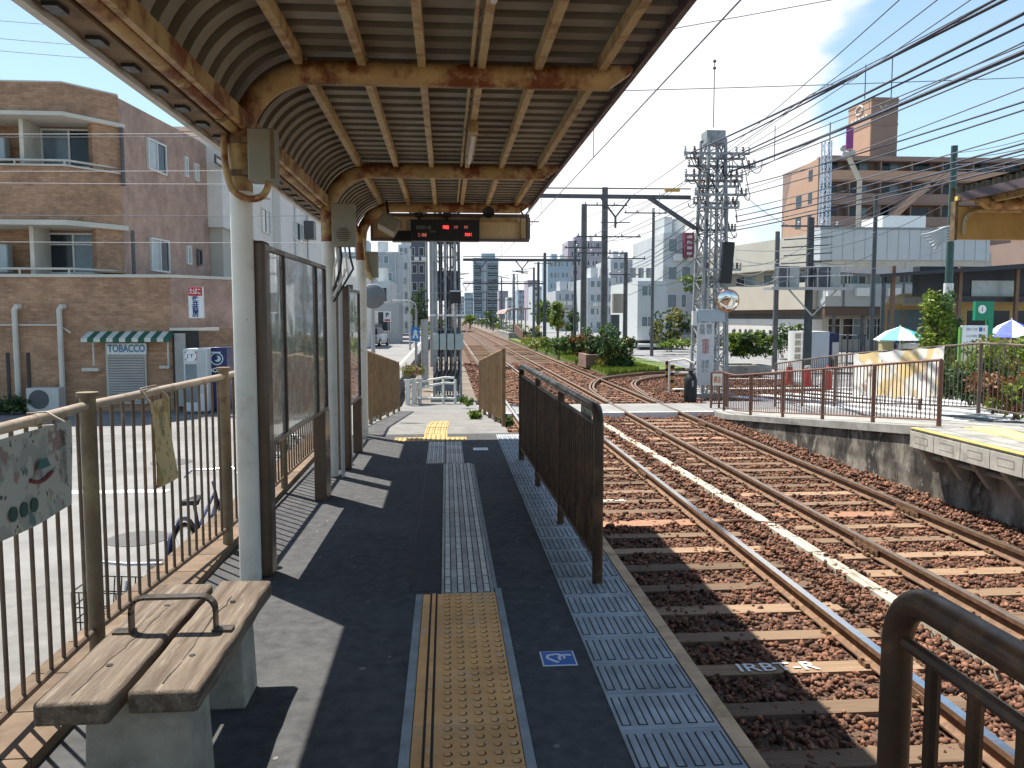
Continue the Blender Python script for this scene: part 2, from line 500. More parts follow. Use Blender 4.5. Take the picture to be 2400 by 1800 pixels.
# floor stickers
blue_m = M('blue sticker', (.02, .13, .42), .5, .1, 20)
stwhite = M('sticker white', (.72, .74, .76), .5, .05, 20)
c = pZ(1206, 1423, 0); c.z = 0
st = thing('floor_sticker', (c.x, c.y, .0), 'square blue floor sticker with white hand mark beside tan tactile tiles', 'sticker')
MB().box(c.x - .078, c.x + .078, c.y - .078, c.y + .078, .0, .003).build('sticker_base', stwhite, st)
MB().box(c.x - .071, c.x + .071, c.y - .071, c.y + .071, .0, .0045).build('sticker_field', blue_m, st)
tb = MB()
def ribbon(b, pts, w, z0, z1):
    for a, q in zip(pts[:-1], pts[1:]):
        b.bar((*a, (z0+z1)/2), (*q, (z0+z1)/2), w, z1 - z0)
ribbon(tb, [(c.x - .005, c.y - .05), (c.x - .03, c.y - .025), (c.x - .05, c.y), (c.x - .045, c.y + .03), (c.x - .01, c.y + .04), (c.x + .015, c.y + .035)], .013, .003, .006)
ribbon(tb, [(c.x + .012, c.y + .028), (c.x + .004, c.y + .005), (c.x + .006, c.y - .025)], .013, .003, .0062)
ribbon(tb, [(c.x + .018, c.y + .032), (c.x + .028, c.y + .01), (c.x + .026, c.y - .01)], .011, .003, .0064)
ribbon(tb, [(c.x + .028, c.y + .030), (c.x + .062, c.y + .026)], .012, .003, .0066)
tb.build('hand_mark', stwhite, st)
c = pZ(1038, 970, 0)
st = thing('floor_sticker', (c.x, c.y, 0), 'small white floor sticker at the edge of the canopy shadow', 'sticker')
MB().box(c.x - .085, c.x + .085, c.y - .085, c.y + .085, 0, .003).build('sticker_base', stwhite, st)
MB().box(c.x - .05, c.x + .05, c.y - .03, c.y + .04, 0, .0045).build('hand_mark', M('pale blue print', (.45, .6, .72), .5, .1), st)

# ------------------------------------------------------------------ ramp at the end of the platform
ramp = MB().prism([(10.905, -1.5), (10.905, -.002), (11.6, -.002), (22.6, GZ + .002), (23.6, GZ + .002), (23.6, -1.5)], 'x', -1.2, .82).build(
    'ramp_path', apron_m, kind='structure')
def rampz(y):
    return -.002 if y < 11.6 else (-.002 + (y - 11.6) / 11 * (GZ + .004) if y < 22.6 else GZ + .002)
ybar = bar_tile(.30, .30, 4, .030, .24, 1, tile_yb, tile_yb)
for k in range(8):
    y = 11.03 + k * .30
    sl = math.atan2(rampz(y + .15) - rampz(y - .15), .3)
    rep('tactile_tile', ybar, ramp, (-.14 + k * .006, y, rampz(y) + .003), rot=(sl, 0, 0))

# ------------------------------------------------------------------ opposite platform: ramp wall, deck on brackets
XW, XO = 6.88, 6.47
OY = pX(1960, 938, XO).y      # where the level deck ends and the ramp begins
opp = MB().prism([(-6, -1.5), (-6, -.02), (OY, -.02), (19.6, GZ + .05), (21, GZ + .012), (21, -1.5)], 'x', XW, 8.9).build('opposite_platform', conc_m, kind='structure')
MB().prism([(-6, -1.45), (-6, -.14), (OY, -.14), (19.6, GZ - .06), (20.4, GZ - .1), (20.4, -1.45)], 'x', XW - .02, XW - .001).build('platform_wall', oldconc_m, opp)
MB().prism([(OY, -.14), (OY, -.012), (19.6, GZ + .06), (20.6, GZ + .02), (20.4, GZ - .1), (19.6, GZ - .06)], 'x', XW - .07, XW + .12).build('ramp_coping', conc_m, opp)
deckpan = M('pale concrete panel', (.46, .44, .38), .85, .15, 6, objvar=.1, col2=(.3, .28, .23), thr=(.5, .7), scale2=5)
ystripe = M('yellow edge paint', (.72, .50, .13), .7, .15, 6, col2=(.5, .36, .14), thr=(.5, .75), scale2=9)
MB().box(XO + .03, XW + .3, -6, OY - .05, -.12, -.016).build('deck_slab', conc_m, opp)
MB().box(XO + .005, XO + .11, -6, OY - .05, -.02, -.010).build('yellow_edge', ystripe, opp)
MB().box(XO + .75, XO + 1.25, -6, OY - .1, -.05, -.008).build('tactile_strip', M('yellow tactile strip', (.74, .60, .22), .8, .12, 8), opp)
pan = MB().box(-.02, .02, -.28, .28, -.22, .0)
pn = multi('deck_panel', [(pan, deckpan), (MB().box(-.0215, .0, -.15, .15, -.155, -.055), M('painted recess shade', (.22, .21, .18), .9, .2)), (MB().box(-.0225, .0, -.14, .14, -.15, -.072), deckpan)])  # flat panel; the darker frame, widest on top, paints a recess's shade
for k in range(22):
    rep('deck_panel', pn, opp, (XO + .02, OY - .35 - k * .575, -.055))
for k in range(24):
    y = OY - .2 - k * .575
    MB().prism([(XO + .05, -.275), (XW - .02, -.275), (XW - .02, -.62), (XW - .1, -.62)], 'y', y - .05, y + .05).build('bracket', conc_m, opp)
MB().tube([(XW - .16, OY - .1, -.40), (XW - .16, 3, -.42)], .035, 8).build('cable_pipe', conc_m, opp)

# ------------------------------------------------------------------ tracks
RAILS = [1.70, 3.16, 4.60, 5.99]
prof = [(-.06, 0), (.06, 0), (.06, .012), (.012, .03), (.010, .09), (.033, .10), (.033, .137), (-.033, .137), (-.033, .10), (-.010, .09), (-.012, .03), (-.06, .012)]
tracks = []
for ti, lab in ((0, 'near'), (1, 'far')):
    t = bpy.data.objects.new('railway_track', None); COL.objects.link(t); OFF[t.name] = Vector((0, 0, 0))
    t['kind'] = 'structure'; tracks.append(t)
    t['label'] = 'tram track beside the platform with one polished rail' if ti == 0 else 'tram track beside the stained wall of the opposite platform'
    for x in RAILS[ti*2:ti*2+2]:
        r_ = MB().prism([(x + a, GZ - .137 + b) for a, b in prof], 'y', -6, 300).build('rail', rail_m, t)
        MB().box(x - .032, x + .032, -6, 300, GZ - .004, GZ + .0015).build('running_surface', head_bright if (ti == 0) else head_dull, r_)
    xc = sum(RAILS[ti*2:ti*2+2]) / 2
    sl_m = mesh_of(MB().box(-1.08, 1.08, -.10, .10, -.13, 0), 'sleeper', sleeper_m)
    sl_r = mesh_of(MB().box(-1.08, 1.08, -.10, .10, -.13, 0), 'sleeper', sleeper_r)
    clip = MB()
    for x in (-.73 if ti == 0 else -.695, .73 if ti == 0 else .695):
        for s in (-1, 1):
            clip.box(x + s * .075 - .018, x + s * .075 + .018, -.06, .06, 0, .03)
            clip.cyl((x + s * .085, 0, .0), (x + s * .085, 0, .05), .014, n=6)
    cl_m = mesh_of(clip, 'rail_clip', rail_m)
    y = .2 + ti * .25; k = 0
    while y < 75:
        if not (20.9 < y < 22.9):
            wide = (k % 11 == 5)
            o = rep('sleeper', sl_r if wide else sl_m, t, (xc + random.uniform(-.03, .03), y, GZ - .142 + random.uniform(-.006, .004)),
                    rot=(0, 0, random.uniform(-.012, .012)), scale=(1, 1.45 if wide else random.uniform(.88, 1.05), 1))
            if y < 24:
                rep('rail_clip', cl_m, t, (xc, y, GZ - .137))
        y += .62 if y < 24 else .66
        k += 1
    # rail joints
    for x, ys in zip(RAILS[ti*2:ti*2+2], ((6.0, 15.2), (5.3, 13.0)) if ti == 0 else ((8.6, 17.5), (10.2, 18.9))):
        for yj in ys:
            for s in (-1, 1):
                j = MB().box(x + s * .02, x + s * .042, yj - .26, yj + .26, GZ - .105, GZ - .045)
                for b in range(4):
                    j.cyl((x + s * .04, yj - .19 + b * .127, GZ - .075), (x + s * .065, yj - .19 + b * .127, GZ - .075), .016, n=6)
                j.build('fishplate', rail_m, t)
# letters painted on two sleepers
a = pZ(1670, 1412, GZ - .13); a.y = .2 + .62 * round((a.y - .2) / .62); TXY = [a.y]
text('IRBT-R', .19, white_m, tracks[0], (2.42, a.y, GZ - .134), (1, 0, 0), (0, 1, 0), width=.60, bold=.002)
a = pZ(1335, 1081, GZ - .13); a.y = .2 + .62 * round((a.y - .2) / .62); TXY.append(a.y)
text('IRBT-R', .17, white_m, tracks[0], (2.25, a.y, GZ - .134), (1, 0, 0), (0, 1, 0), width=.5, bold=.002)

# concrete cable trough lids between the tracks
tr = bpy.data.objects.new('cable_trough', None); COL.objects.link(tr); OFF[tr.name] = Vector((0, 0, 0))
tag(tr, 'pale concrete cable trough lids lying between the two tracks', 'cable trough')
y = 4.3
pa = pZ(1310, 920, GZ - .1); pb = pZ(1950, 1310, GZ - .1)
while y < 20.7:
    f = (y - pb.y) / (pa.y - pb.y)
    x = pb.x + (pa.x - pb.x) * f
    blk('lid', trough_m, tr, x - .075, x + .075, y, y + .59, GZ - .17, GZ - .085 + random.uniform(-.006, .006))
    y += .6
t = MB(); t.tube([(3.25, 9.85, GZ - .1), (3.6, 9.9, GZ - .08), (4.0, 9.75, GZ - .09), (4.25, 9.9, GZ - .1)], .02, 6)
t.build('bond_cable', rail_m, tracks[0])

# branch curve leaving the far track beyond the crossing
br = bpy.data.objects.new('branch_track', None); COL.objects.link(br); OFF[br.name] = Vector((0, 0, 0)); br['kind'] = 'structure'
def bez(p0, p1, p2, p3, n=16):
    out = []
    for i in range(n + 1):
        t_ = i / n
        out.append((1-t_)**3 * Vector(p0) + 3*t_*(1-t_)**2 * Vector(p1) + 3*t_*t_*(1-t_) * Vector(p2) + t_**3 * Vector(p3))
    return out
def smooth(pts, n=5):
    P_ = [Vector((*p, 0)) for p in pts]; out = []
    for i in range(len(P_) - 1):
        p0, p1, p2, p3 = P_[max(0, i-1)], P_[i], P_[i+1], P_[min(len(P_)-1, i+2)]
        for k in range(n):
            t_ = k / n
            out.append(.5 * ((2*p1) + (p2-p0)*t_ + (2*p0-5*p1+4*p2-p3)*t_*t_ + (3*p1-p0-3*p2+p3)*t_**3))
    return out + [P_[-1]]
R1 = [(4.63, 22.9), (4.75, 26.5), (4.95, 28.4), (5.6, 31.2), (6.4, 33.0), (8.4, 35.4), (12.6, 37.6)]
R2 = [(6.1, 22.9), (6.15, 25.3), (6.4, 28.0), (6.85, 30.2), (7.6, 32.0), (9.2, 33.9), (12.8, 35.6)]
R3 = [(x + .11, y - .05) for x, y in R1[1:6]]; R4 = [(x + .11, y - .05) for x, y in R2[1:6]]
for p in (R1, R2, R3, R4):
    pts = smooth(p)
    b = MB()
    for i in range(len(pts) - 1):
        q0 = pts[i] + Vector((0, 0, GZ - .06)); q1 = pts[i+1] + Vector((0, 0, GZ - .06))
        b.bar(q0, q1 + (q1 - q0) * .02, .065, .13)
    b.build('rail', rail_m, br)
    b = MB()
    for i in range(len(pts) - 1):
        q0 = pts[i] + Vector((0, 0, GZ + .006)); q1 = pts[i+1] + Vector((0, 0, GZ + .006))
        b.bar(q0, q1, .05, .004)
    b.build('running_surface', head_dull, br)
MB().box(6.69, 13, 23.3, 38, -1.5, -1.07).build('branch_bed', bed_m, kind='structure')

# level crossing slabs between the rails
xg = bpy.data.objects.new('level_crossing', None); COL.objects.link(xg); OFF[xg.name] = Vector((0, 0, 0)); xg['kind'] = 'structure'
cross_m = M('crossing slab', (.26, .255, .24), .9, .14, 3, objvar=.08, col2=(.18, .175, .165), thr=(.5, .75), scale2=1.5)
for (x0, x1) in ((.83, 1.65), (1.77, 3.11), (3.22, 4.55), (4.66, 5.94), (6.05, 7.3)):
    for k in range(3):
        blk('slab', cross_m, xg, x0, x1, 21.0 + k * .62, 21.61 + k * .62, -1.4, GZ - .006)
    blk('edge_line', white_m, xg, x0, x1, 20.86, 20.995, -1.4, GZ - .012)

# ------------------------------------------------------------------ ballast stones: uncountable
def stones(name, regions):
    ico = []
    ph = (1 + 5 ** .5) / 2
    iv = np.array([(-1,ph,0),(1,ph,0),(-1,-ph,0),(1,-ph,0),(0,-1,ph),(0,1,ph),(0,-1,-ph),(0,1,-ph),(ph,0,-1),(ph,0,1),(-ph,0,-1),(-ph,0,1)], float)
    iv /= np.linalg.norm(iv[0])
    itf = np.array([(0,11,5),(0,5,1),(0,1,7),(0,7,10),(0,10,11),(1,5,9),(5,11,4),(11,10,2),(10,7,6),(7,1,8),(3,9,4),(3,4,2),(3,2,6),(3,6,8),(3,8,9),(4,9,5),(2,4,11),(6,2,10),(8,6,7),(9,8,1)])
    P = []; S = []
    for (x0, x1, y0, y1, s, dens) in regions:
        n = int((x1 - x0) * (y1 - y0) * dens)
        p = np.stack([rng.uniform(x0, x1, n), rng.uniform(y0, y1, n), np.zeros(n)], 1)
        keep = (p[:, 0] < .74 * p[:, 1] + 1.6) & (p[:, 0] > .11 * p[:, 1] - .0) | (p[:, 1] > 10)
        p = p[keep]
        near_rail = np.min(np.abs(p[:, 0:1] - np.array(RAILS)[None, :]), axis=1)
        p = p[near_rail > .075]
        # most stones have rolled off the sleepers; the lettered ones are swept clear
        for xc_, ph_ in ((2.43, .2), (5.295, .45)):
            ys_ = (p[:, 1] - ph_ + .31) % .62 - .31
            on = (np.abs(ys_) < .105) & (np.abs(p[:, 0] - xc_) < 1.06) & (p[:, 1] < 21)
            keep2 = rng.uniform(0, 1, len(p)) < .22
            swept = (np.abs(p[:, 1] - TXY[0]) < .15) | (np.abs(p[:, 1] - TXY[1]) < .15)
            p = p[~on | (keep2 & ~swept)]
        mound = .018 * np.sin(p[:, 0] * 9.1 + p[:, 1] * 3.3) * np.sin(p[:, 1] * 7.7) + .012 * np.sin(p[:, 0] * 23 + p[:, 1] * 17)
        # lower between the rails of a track, a little higher between tracks and beside them
        mid = np.where((np.abs(p[:, 0] - 2.43) < 1.12) | (np.abs(p[:, 0] - 5.295) < 1.12), -.010, .036)
        p[:, 2] = -1.062 + mound + mid + rng.uniform(-.012, .014, len(p)) + s * .15
        P.append(p); S.append(np.full(len(p), s) * rng.uniform(.6, 1.35, len(p)))
    P = np.concatenate(P); S = np.concatenate(S); n = len(P)
    V = iv[None] * rng.uniform(.5, 1.35, (n, 12, 1))
    V = V * np.stack([rng.uniform(.75, 1.3, n), rng.uniform(.7, 1.1, n), rng.uniform(.5, .85, n)], 1)[:, None, :]
    q = rng.normal(size=(n, 4)); q /= np.linalg.norm(q, axis=1)[:, None]
    w, x, y, z = q.T
    Rm = np.stack([1-2*(y*y+z*z), 2*(x*y-z*w), 2*(x*z+y*w), 2*(x*y+z*w), 1-2*(x*x+z*z), 2*(y*z-x*w), 2*(x*z-y*w), 2*(y*z+x*w), 1-2*(x*x+y*y)], 1).reshape(n, 3, 3)
    V = np.einsum('nij,nkj->nki', Rm, V) * (S / 2)[:, None, None] + P[:, None, :]
    F = (itf[None] + (np.arange(n) * 12)[:, None, None]).reshape(-1, 3)
    return big_mesh(name, V.reshape(-1, 3), F, stone_m)
def big_mesh(name, V, F, mat):
    me = bpy.data.meshes.new(name)
    k = F.shape[1]
    me.vertices.add(len(V)); me.vertices.foreach_set('co', V.astype(np.float32).ravel())
    me.loops.add(F.size); me.loops.foreach_set('vertex_index', F.astype(np.int32).ravel())
    me.polygons.add(len(F)); me.polygons.foreach_set('loop_start', np.arange(0, F.size, k, dtype=np.int32))
    me.polygons.foreach_set('loop_total', np.full(len(F), k, dtype=np.int32))
    me.update(calc_edges=True); me.validate()
    me.materials.append(mat)
    return me
me = stones('ballast_gravel', [(1.06, 6.86, 1.6, 10, .050, 800), (1.06, 6.86, 10, 20.85, .06, 400), (.95, 6.75, 22.9, 45, .085, 120), (6.7, 12.9, 23.4, 34, .085, 90)])
o = bpy.data.objects.new('ballast_gravel', me); COL.objects.link(o)
tag(o, 'rust brown crushed stone ballast around the tram tracks', 'gravel', kind='stuff')

# ------------------------------------------------------------------ platform canopy
cream = M('cream paint with rust', (.50, .33, .14), .55, .16, 5, col2=(.20, .062, .018), thr=(.45, .58), scale2=4.2, bump=.15, bscale=90, objvar=.08, col3=(.62, .50, .30), thr3=(.58, .72), scale3=8)
cream2 = M('cream purlin paint', (.54, .40, .20), .55, .15, 6, col2=(.30, .13, .045), thr=(.5, .66), scale2=7, objvar=.14)
colw = M('column white paint', (.76, .71, .62), .45, .1, 3, col2=(.50, .40, .27), thr=(.56, .74), scale2=4, col3=(.16, .09, .05), thr3=(.70, .73), scale3=22, bump=.1, bscale=40)
sheet_m = M('roof sheet underside', (.28, .26, .20), .6, .14, 2.5, objvar=.07, col2=(.22, .18, .12), thr=(.5, .75), scale2=2.0)
fascia_m = M('pale fascia', (.62, .60, .56), .6, .08, 4, col2=(.42, .39, .34), thr=(.55, .75), scale2=3)
soffit_m = M('brown soffit', (.19, .125, .065), .7, .25, 4, col2=(.10, .06, .035), thr=(.5, .65), scale2=7)
trim_m = M('dark roof trim', (.10, .07, .075), .5, .15, 6)
black_m = M('black plastic', (.018, .018, .02), .45, .1, 20)
boxm = M('grey beige cabinet', (.27, .25, .185), .5, .08, 6, col2=(.20, .18, .13), thr=(.55, .8), scale2=4)

def arc(cx, cz, rx, rz, a0, a1, n):
    return [(cx + rx * math.cos(R(a0 + (a1 - a0) * i / n)), cz + rz * math.sin(R(a0 + (a1 - a0) * i / n))) for i in range(n + 1)]

def canopy(root, fx, y0, y1, frames, detail=True):
    # corrugated sheets, three ribs each
    path = [(1.125, 3.03), (.6, 3.03), (0, 3.03), (-.5, 3.03)] + arc(-.76, 2.58, .45, .45, 90, 176, 12)
    nrm = []
    for i in range(len(path)):
        a = path[max(0, i-1)]; b = path[min(len(path)-1, i+1)]
        d = Vector((b[0]-a[0], b[1]-a[1])).normalized(); nrm.append((d.y, -d.x) if d.y > 0 else (d.y, -d.x))
    pitch = .205
    rib = [(0, 0), (.104, 0), (.107, .15), (.202, .15), (.205, 0)]
    y = y0; k = 0
    while y < y1 - .01:
        nr = min(3, max(1, int(round((y1 - y) / pitch))))
        b = MB(); vs = []; fs = []
        prof_ = []
        for j in range(nr):
            prof_ += [(y + j * pitch + a, d) for a, d in rib[:-1]]
        prof_.append((y + nr * pitch, 0))
        for (px, pz), (nx, nz_) in zip(path, nrm):
            for (yy, d) in prof_:
                vs.append((fx(px + nx * d), yy, pz + nz_ * d))
        m_ = len(prof_)
        for i in range(len(path) - 1):
            for j in range(m_ - 1):
                fs.append((i*m_+j, i*m_+j+1, (i+1)*m_+j+1, (i+1)*m_+j))
        b.add(vs, fs)
        b.build('roof_sheet', sheet_m, root)
        y += nr * pitch; k += 1
    # unseen outer skin, added to keep sun from leaking through the ribs
    skin = [(1.115, 3.20), (-.5, 3.20)] + arc(-.76, 2.58, .62, .62, 90, 168, 10) + [(-1.345, 2.62)]
    vs = []; fs = []
    for (px, pz) in skin:
        vs += [(fx(px), y0, pz), (fx(px), y1, pz)]
    for i in range(len(skin) - 1):
        fs.append((2*i, 2*i+1, 2*i+3, 2*i+2))
    MB().add(vs, fs).build('light_seal_skin', trim_m, root)
    # right edge trim, left gutter group
    MB().box(fx(1.120), fx(1.152), y0, y1, 2.985, 3.095).build('edge_trim', trim_m, root)
    MB().box(fx(-1.31), fx(-1.345), y0, y1 - .2, 2.53, 2.74).build('fascia', fascia_m, root)
    MB().box(fx(-1.309), fx(-1.20), y0, y1 - .2, 2.555, 2.58).build('soffit', soffit_m, root)
    MB().tube([(fx(-1.17), y0, 2.605), (fx(-1.17), y1 - .2, 2.605)], .043, 10).build('gutter_pipe', cream, root)
    MB().box(fx(-1.12), fx(-1.09), y0, y1 - .2, 2.58, 2.67).build('edge_angle', cream, root)
    if detail:
        yy = 2.2
        while yy < y1 - .4:
            MB().box(-1.285, -1.235, yy, yy + .09, 2.54, 2.557).build('dark_notch', black_m, root)  # black block painted in for the dark of a soffit notch
            if int(yy * 10) % 3 == 0:
                MB().tube([(-1.17, yy, 2.605), (-1.17, yy + .05, 2.605)], .048, 10).build('pipe_collar', soffit_m, root)
            yy += .33
    for fi, yb in enumerate(frames):
        xb = -1.155 + .045 * max(0, fi - (len(frames) - 3)) if detail else -1.155
        pts = [(fx(xb), yb, 2.25), (fx(xb), yb, 2.5)] + [(fx(a), yb, z) for a, z in arc(xb + .42, 2.50, .42, .42, 180, 90, 10)[1:]] + [(fx(.2), yb, 2.92), (fx(.95), yb, 2.92)]
        bm_ = MB().tube(pts, .066, 14).build('beam', cream, root)
        MB().prism([(fx(.95), 2.98), (fx(1.08), 2.98), (fx(1.08), 2.95), (fx(.95), 2.86)], 'y', yb - .05, yb + .05).build('beam_end', cream, bm_)
        if detail or yb > 8:
            MB().cyl((fx(xb), yb, 0 if detail else -.1), (fx(xb), yb, 2.26), .062, n=20).build('column', colw, root)
    fr = [y0] + list(frames) + [y1]
    for a, b in zip(fr[:-1], fr[1:]):
        for x in (-.81, -.46, -.126, .21, .535, .90):
            MB().box(fx(x - .022), fx(x + .022), a + .045, b - .045, 2.945, 3.022).build('purlin', cream2, root)

can = thing('platform_canopy', (0, 4, 0), 'rusty cream steel canopy with curved corrugated roof over the near platform', 'canopy')
canopy(can, lambda x: x, -2.3, 11.4, [-1.5, 1.7, 4.9, 8.1, 10.75])
XM = 7.62
can2 = thing('platform_canopy', (8, 4, 0), 'ochre canopy end projecting over the opposite platform', 'canopy')
canopy(can2, lambda x: XM - x, -2.3, 10.25, [1.7, 4.9, 8.1, 9.9], detail=False)
ochre = M('ochre sign back', (.50, .31, .11), .6, .12, 4, col2=(.36, .2, .07), thr=(.55, .75), scale2=5)
tanb = M('tan panel', (.78, .56, .30), .65, .1, 3, col2=(.36, .22, .09), thr=(.5, .8), scale2=4)
# end panel of the opposite canopy
e2 = thing('station_sign', (7.8, 10.7, 2.5), 'ochre back of a long sign board hung at the opposite canopy end', 'sign')
MB().box(6.46, 9.0, 10.23, 10.31, 2.52, 2.93).build('panel', ochre, e2)
MB().tube([(6.56, 10.19, 2.56), (6.56, 10.19, 2.70)] + [(x, 10.19, z) for x, z in arc(6.74, 2.70, .18, .18, 180, 90, 6)] + [(8.9, 10.19, 2.88)], .025, 8).build('frame_tube', cream2, e2)
MB().box(6.45, 6.49, 10.22, 10.32, 2.51, 3.0).build('frame_edge', soffit_m, e2)
MB().box(6.43, 9.0, 10.15, 10.21, 3.0, 3.05).build('top_rail', ystripe, e2)

# sign board and departure display at the canopy end
sg = thing('station_sign', (.0, 10.95, 2.55), 'long tan back of the sign board closing the near canopy end', 'sign')
A = pY(800, 462, 10.95); B = pY(1143, 520, 10.95)
MB().box(A.x, B.x, 10.97, 11.03, B.z, A.z).build('panel', tanb, sg)
for (x0, x1, z0, z1) in ((A.x, B.x, A.z - .03, A.z + .012), (A.x, B.x, B.z - .012, B.z + .02), (B.x - .03, B.x + .012, B.z + .021, A.z - .031), (A.x, A.x + .03, B.z + .021, A.z - .031)):
    MB().box(x0, x1, 10.93, 11.04, z0, z1).build('frame', M('purple grey frame', (.17, .13, .13), .5, .1) if 'purple grey frame' not in MATS else MATS['purple grey frame'], sg)
MB().box(pY(1036, 480, 10.9).x, B.x - .12, 10.90, 10.968, A.z - .085, A.z - .035).build('lamp_trough', cream2, sg)
MB().box(B.x - .11, B.x - .05, 10.91, 10.968, B.z + .03, A.z - .04).build('stiffener', cream2, sg)
led = M('red display light', (.5, .02, .02), .5, 0, emit=(1.0, .06, .05), estr=2.2)
dimled = M('dim red display light', (.3, .05, .05), .5, 0, emit=(1.0, .25, .2), estr=.35)
dimw = M('grey display print', (.32, .33, .30), .6, .05)
A2 = pY(884, 474, 10.75); B2 = pY(1036, 521, 10.75)
dp = thing('departure_display', ((A2.x + B2.x)/2, 10.8, B2.z), 'black departure display with red characters under the canopy end', 'display')
MB().box(A2.x, B2.x, 10.76, 10.92, B2.z, A2.z).build('housing', black_m, dp, bevel=.006)
yf = 10.757
def dtext(s, dx, dy, h, mt, w):
    p = pY(dx, dy, yf); text(s, h, mt, dp, p, width=w)
dtext('都電荒川線', 915, 492, .055, dimw, .19)
dtext('早稲田', 963, 491.5, .05, led, .075)
dtext('5分', 985, 491, .045, dimled, .05)
dtext('8分', 1007, 491, .045, dimled, .05)
dtext('三ノ輪橋', 912, 508, .05, dimled, .11)
dtext('まもなく', 1012, 507, .05, led, .085)
dtext('行先', 935, 501, .03, dimw, .08)
for x in (-.33, .02):
    MB().tube([(x, 10.8, A2.z - .01), (x, 10.8, 2.90)], .022, 8).build('hanger', black_m, dp)
    MB().cyl((x - .05, 10.8, 2.86), (x + .05, 10.8, 2.86), .06, n=12).build('clamp', black_m, dp)
# round speaker and lamps by the beam
c = pY(1055, 460, 10.7)
sp = thing('loudspeaker', c, 'round black horn loudspeaker on the last canopy beam', 'loudspeaker')
MB().lathe([(.05, .05), (.065, 0), (.075, -.05), (.07, -.06), (.03, -.045)], c, 16, (0, 1, 0)).build('horn', black_m, sp)
MB().bar(c + Vector((0, .03, .02)), c + Vector((0, .03, .1)), .02).build('bracket', black_m, sp)
c = pY(840, 487, 10.3)
fl = thing('camera_housing', c, 'tilted beige camera box beside the departure display', 'camera')
mt = Matrix.Translation(c) @ Matrix.Rotation(R(28), 4, 'Y') @ Matrix.Rotation(R(-10), 4, 'X')
MB(mt).box(-.115, .115, -.13, .13, -.075, .075).build('housing', boxm, fl, bevel=.008)
MB(mt).box(-.13, .13, -.14, .15, .076, .088).build('sunshield', boxm, fl)
MB().bar(c + Vector((.0, .05, .05)), c + Vector((-.03, .08, .3)), .03).build('bracket', black_m, fl)
c2 = pY(872, 515, 10.5)
lm = thing('monitor', c2, 'black flared lamp hood hanging below the beige camera box', 'lamp')
MB().add([(c2.x-.06,10.45,c2.z+.09),(c2.x+.10,10.45,c2.z+.09),(c2.x+.10,10.6,c2.z+.09),(c2.x-.06,10.6,c2.z+.09),(c2.x-.14,10.42,c2.z-.04),(c2.x+.11,10.42,c2.z-.04),(c2.x+.11,10.63,c2.z-.04),(c2.x-.14,10.63,c2.z-.04)],
     [(0,1,2,3),(7,6,5,4),(0,4,5,1),(1,5,6,2),(2,6,7,3),(3,7,4,0)]).build('hood', black_m, lm)
MB().bar((c2.x + .06, 10.53, c2.z + .09), (c2.x + .06, 10.53, c2.z + .22), .05).build('stem', boxm, lm)

# fluorescent fittings along one purlin
tubew = M('unlit lamp tube', (.75, .75, .72), .35, .05)
for k, (ya, yb_) in enumerate(((2.4, 3.65), (6.2, 7.4))):
    f = thing('light_fitting', (.21, (ya + yb_)/2, 2.88), ['unlit strip light under the canopy roof nearest the viewer', 'unlit strip light under the canopy roof between the first two full beams'][k], 'light fitting', 'strip lights under the canopy')
    MB().box(.175, .245, ya, yb_, 2.895, 2.944).build('trough', cream2, f)
    MB().cyl((.21, ya + .03, 2.876), (.21, yb_ - .03, 2.876), .017, n=10).build('lamp_tube', tubew, f)
    MB().box(.185, .235, ya - .12, ya + .03, 2.86, 2.944).build('end_cap', cream, f)
MB().tube([(.155, -1, 2.965), (.155, 10.5, 2.965)], .012, 6).build('cable_conduit', cream2, None, 'thin cream conduit pipe running along the canopy purlin', 'conduit')

# electrical box on the first column with its looped conduit
b0 = pY(567, 332, 4.76)
eb = thing('electrical_box', (b0.x, 4.8, 2.2), 'grey beige electrical box strapped to the first white column', 'electrical box')
zt, zb = pY(567, 276, 4.72).z, pY(567, 390, 4.72).z
MB().box(b0.x - .072, b0.x + .072, 4.72, 4.86, zb, zt).build('cabinet', boxm, eb, bevel=.006)
MB().box(b0.x + .05, b0.x + .0735, 4.716, 4.719, zb + .01, zt - .01).build('door_seam', soffit_m, eb)
for dz in (.06, .24):
    z = zb + dz
    MB().cyl((-1.155, 4.9, z - .018), (-1.155, 4.9, z + .018), .072, n=18).build('strap', soffit_m, eb)
    MB().box(-1.12, b0.x - .02, 4.80, 4.86, z - .015, z + .015).build('bracket', soffit_m, eb)
pts = [pY(485, 262, 4.86), pY(484, 320, 4.84), pY(488, 365, 4.80), pY(500, 405, 4.78), pY(520, 424, 4.77), pY(545, 430, 4.77), pY(567, 423, 4.78), pY(578, 405, 4.79), pY(580, 388, 4.80)]
sm = []
for i in range(len(pts) - 1):
    p0 = pts[max(0, i-1)]; p1 = pts[i]; p2 = pts[i+1]; p3 = pts[min(len(pts)-1, i+2)]
    for t_ in (0, .33, .66):
        sm.append(.5 * ((2*p1) + (p2-p0)*t_ + (2*p0-5*p1+4*p2-p3)*t_*t_ + (3*p1-p0-3*p2+p3)*t_**3))
sm.append(pts[-1])
MB().tube(sm, .019, 10).build('conduit', cream, eb)
